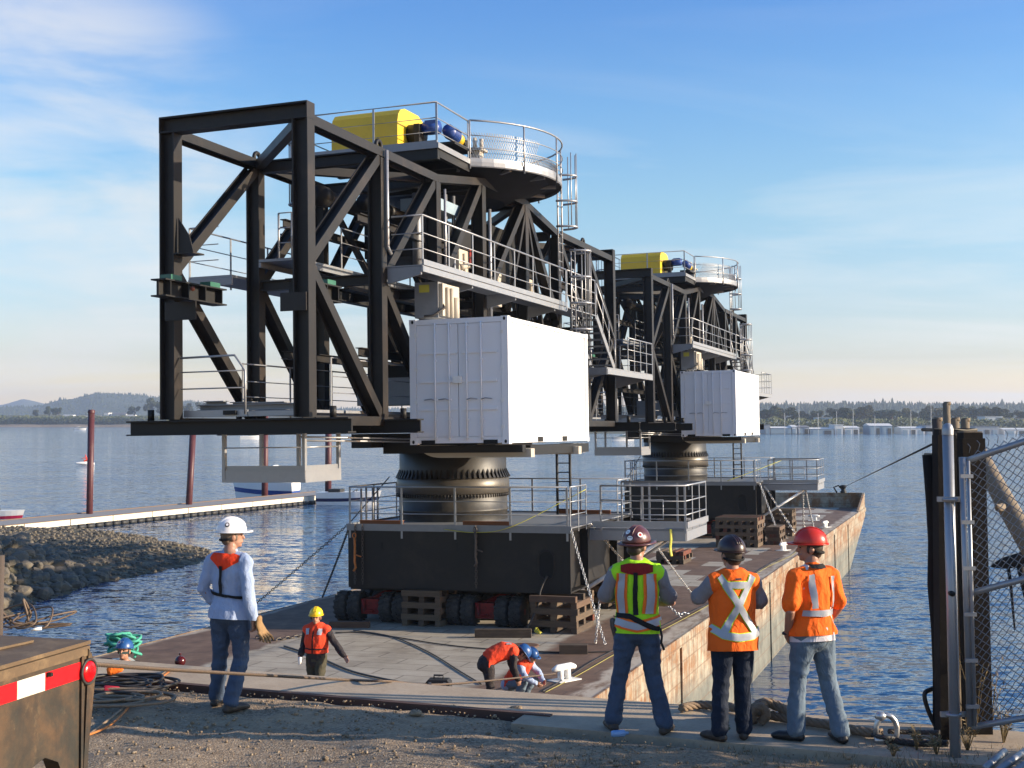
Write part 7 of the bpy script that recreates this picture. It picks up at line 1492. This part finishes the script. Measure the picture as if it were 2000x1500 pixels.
b = G(1205, 1440, QZ); m = MB(); m.tube([b + Vector((-.05, 0, .03)), b + Vector((-.03, 0, .03)), b + Vector((.06, .02, .03)), b + Vector((.08, .02, .03)), b + Vector((.1, .025, .03))], [.022, .03, .03, .012, .012], 12); solo('plastic_bottle', m, simple('blue_plastic', (.2, .35, .6), .15), 'crushed pale blue plastic bottle at the lime vest man feet', 'bottle', b, WORLD)
for k, (p, q, lb) in enumerate((((1925, 1500), (1962, 1468), 'galvanised pipe lying at lower right, leftmost'), ((1950, 1505), (2010, 1462), 'galvanised pipe lying at lower right, middle one'), ((1975, 1512), (2030, 1475), 'galvanised pipe lying at lower right, rightmost'))):
    m = MB(); a, b = G(*p, QZ + .05), G(*q, QZ + .09); m.tube([a, b], .03, 12); solo('loose_pipe', m, M['galv'], lb, 'pipe', a, WORLD, group='loose pipes')
for k, (px, py) in enumerate(((812, 1393), (885, 1383), (1010, 1385))):
    m = MB(); b = G(px, py, QZ - .01); m.ell(b, (.07, .04, .03), 9); m.v = [tuple(Vector(p) + Vector((noise.noise(Vector(p) * 25), 0, noise.noise(Vector(p) * 20))) * .02) for p in m.v]; solo('dirt_clod', m, M['gravel'], ('larger dirt clod in the middle of the gravel', 'pale dirt clod against the edge rail', 'small dirt clod right of the pale one')[k], 'clod', b, WORLD)

bx = MB(); bx.box((-1.8, -12.05, DECK + .003), (-1.15, -11.4, DECK + .38)); solo('step_box', bx, M['timber'], 'timber step box under the worker by the quay edge', 'box', (-1.48, -11.74, DECK))
# unseen bramble added right of the fence to shade the gate and near ground
def shade_bush(x0, x1, y0, y1, h, n, label):
    st = MB(); lf = MB(); r = random.Random(5)
    for k in range(60):
        b = Vector((r.uniform(x0, x1), r.uniform(y0, y1), QZ - .1)); t_ = Vector((r.gauss(0, .35), r.gauss(0, .3), r.uniform(.6, 1) * h)); st.tube([b, b + t_ * .5 + Vector((0, 0, .15)), b + t_], [.014, .009, .004], 5)
    for k in range(n):
        u_, v_, z_ = r.random(), r.random(), r.random() ** .8
        hh = h * (.72 + .35 * noise.noise((u_ * 3, v_ * 3, 2))); p = Vector((x0 + (x1 - x0) * u_, y0 + (y1 - y0) * v_, QZ - .1 + z_ * hh))
        if noise.noise(p * 1.6) < -.18: continue
        s_ = r.uniform(.03, .07); a = Vector((r.gauss(0, 1), r.gauss(0, 1), r.gauss(0, .7))).normalized(); b = a.orthogonal().normalized(); lf.add([p + a * s_, p + b * s_ * .6, p - a * s_, p - b * s_ * .6], [(0, 1, 2, 3)])
    o = thing('shade_bush', label, 'shade_bush', ((x0 + x1) / 2, (y0 + y1) / 2, QZ - .1), WORLD); part('stems', st, M['trunk'], o); part('foliage', lf, M['leaf'], o)
shade_bush(5.0, 7.2, 7.6, 10.0, 2.7, 9000, 'unseen bramble added right of the chain link gate for shade')

# ------------------------------------------------------------------ haze: the air between here and the hills
hz = MB(); hz.box((-5200, -120, -4.6), (5200, 6200, 135)); ho = solo('haze', hz, bpy.data.materials.new('haze_air'), 'thin bluish evening haze over the river', 'haze', (0, 0, 0), WORLD, kind='stuff')
hm_ = ho.data.materials[0]; hm_.use_nodes = True; hn = hm_.node_tree.nodes; hn.clear(); ho_ = hn.new('ShaderNodeOutputMaterial'); pv = hn.new('ShaderNodeVolumePrincipled')
pv.inputs['Color'].default_value = (.62, .76, 1.0, 1); pv.inputs['Density'].default_value = .00017; pv.inputs['Anisotropy'].default_value = .2; hm_.node_tree.links.new(pv.outputs[0], ho_.inputs['Volume'])
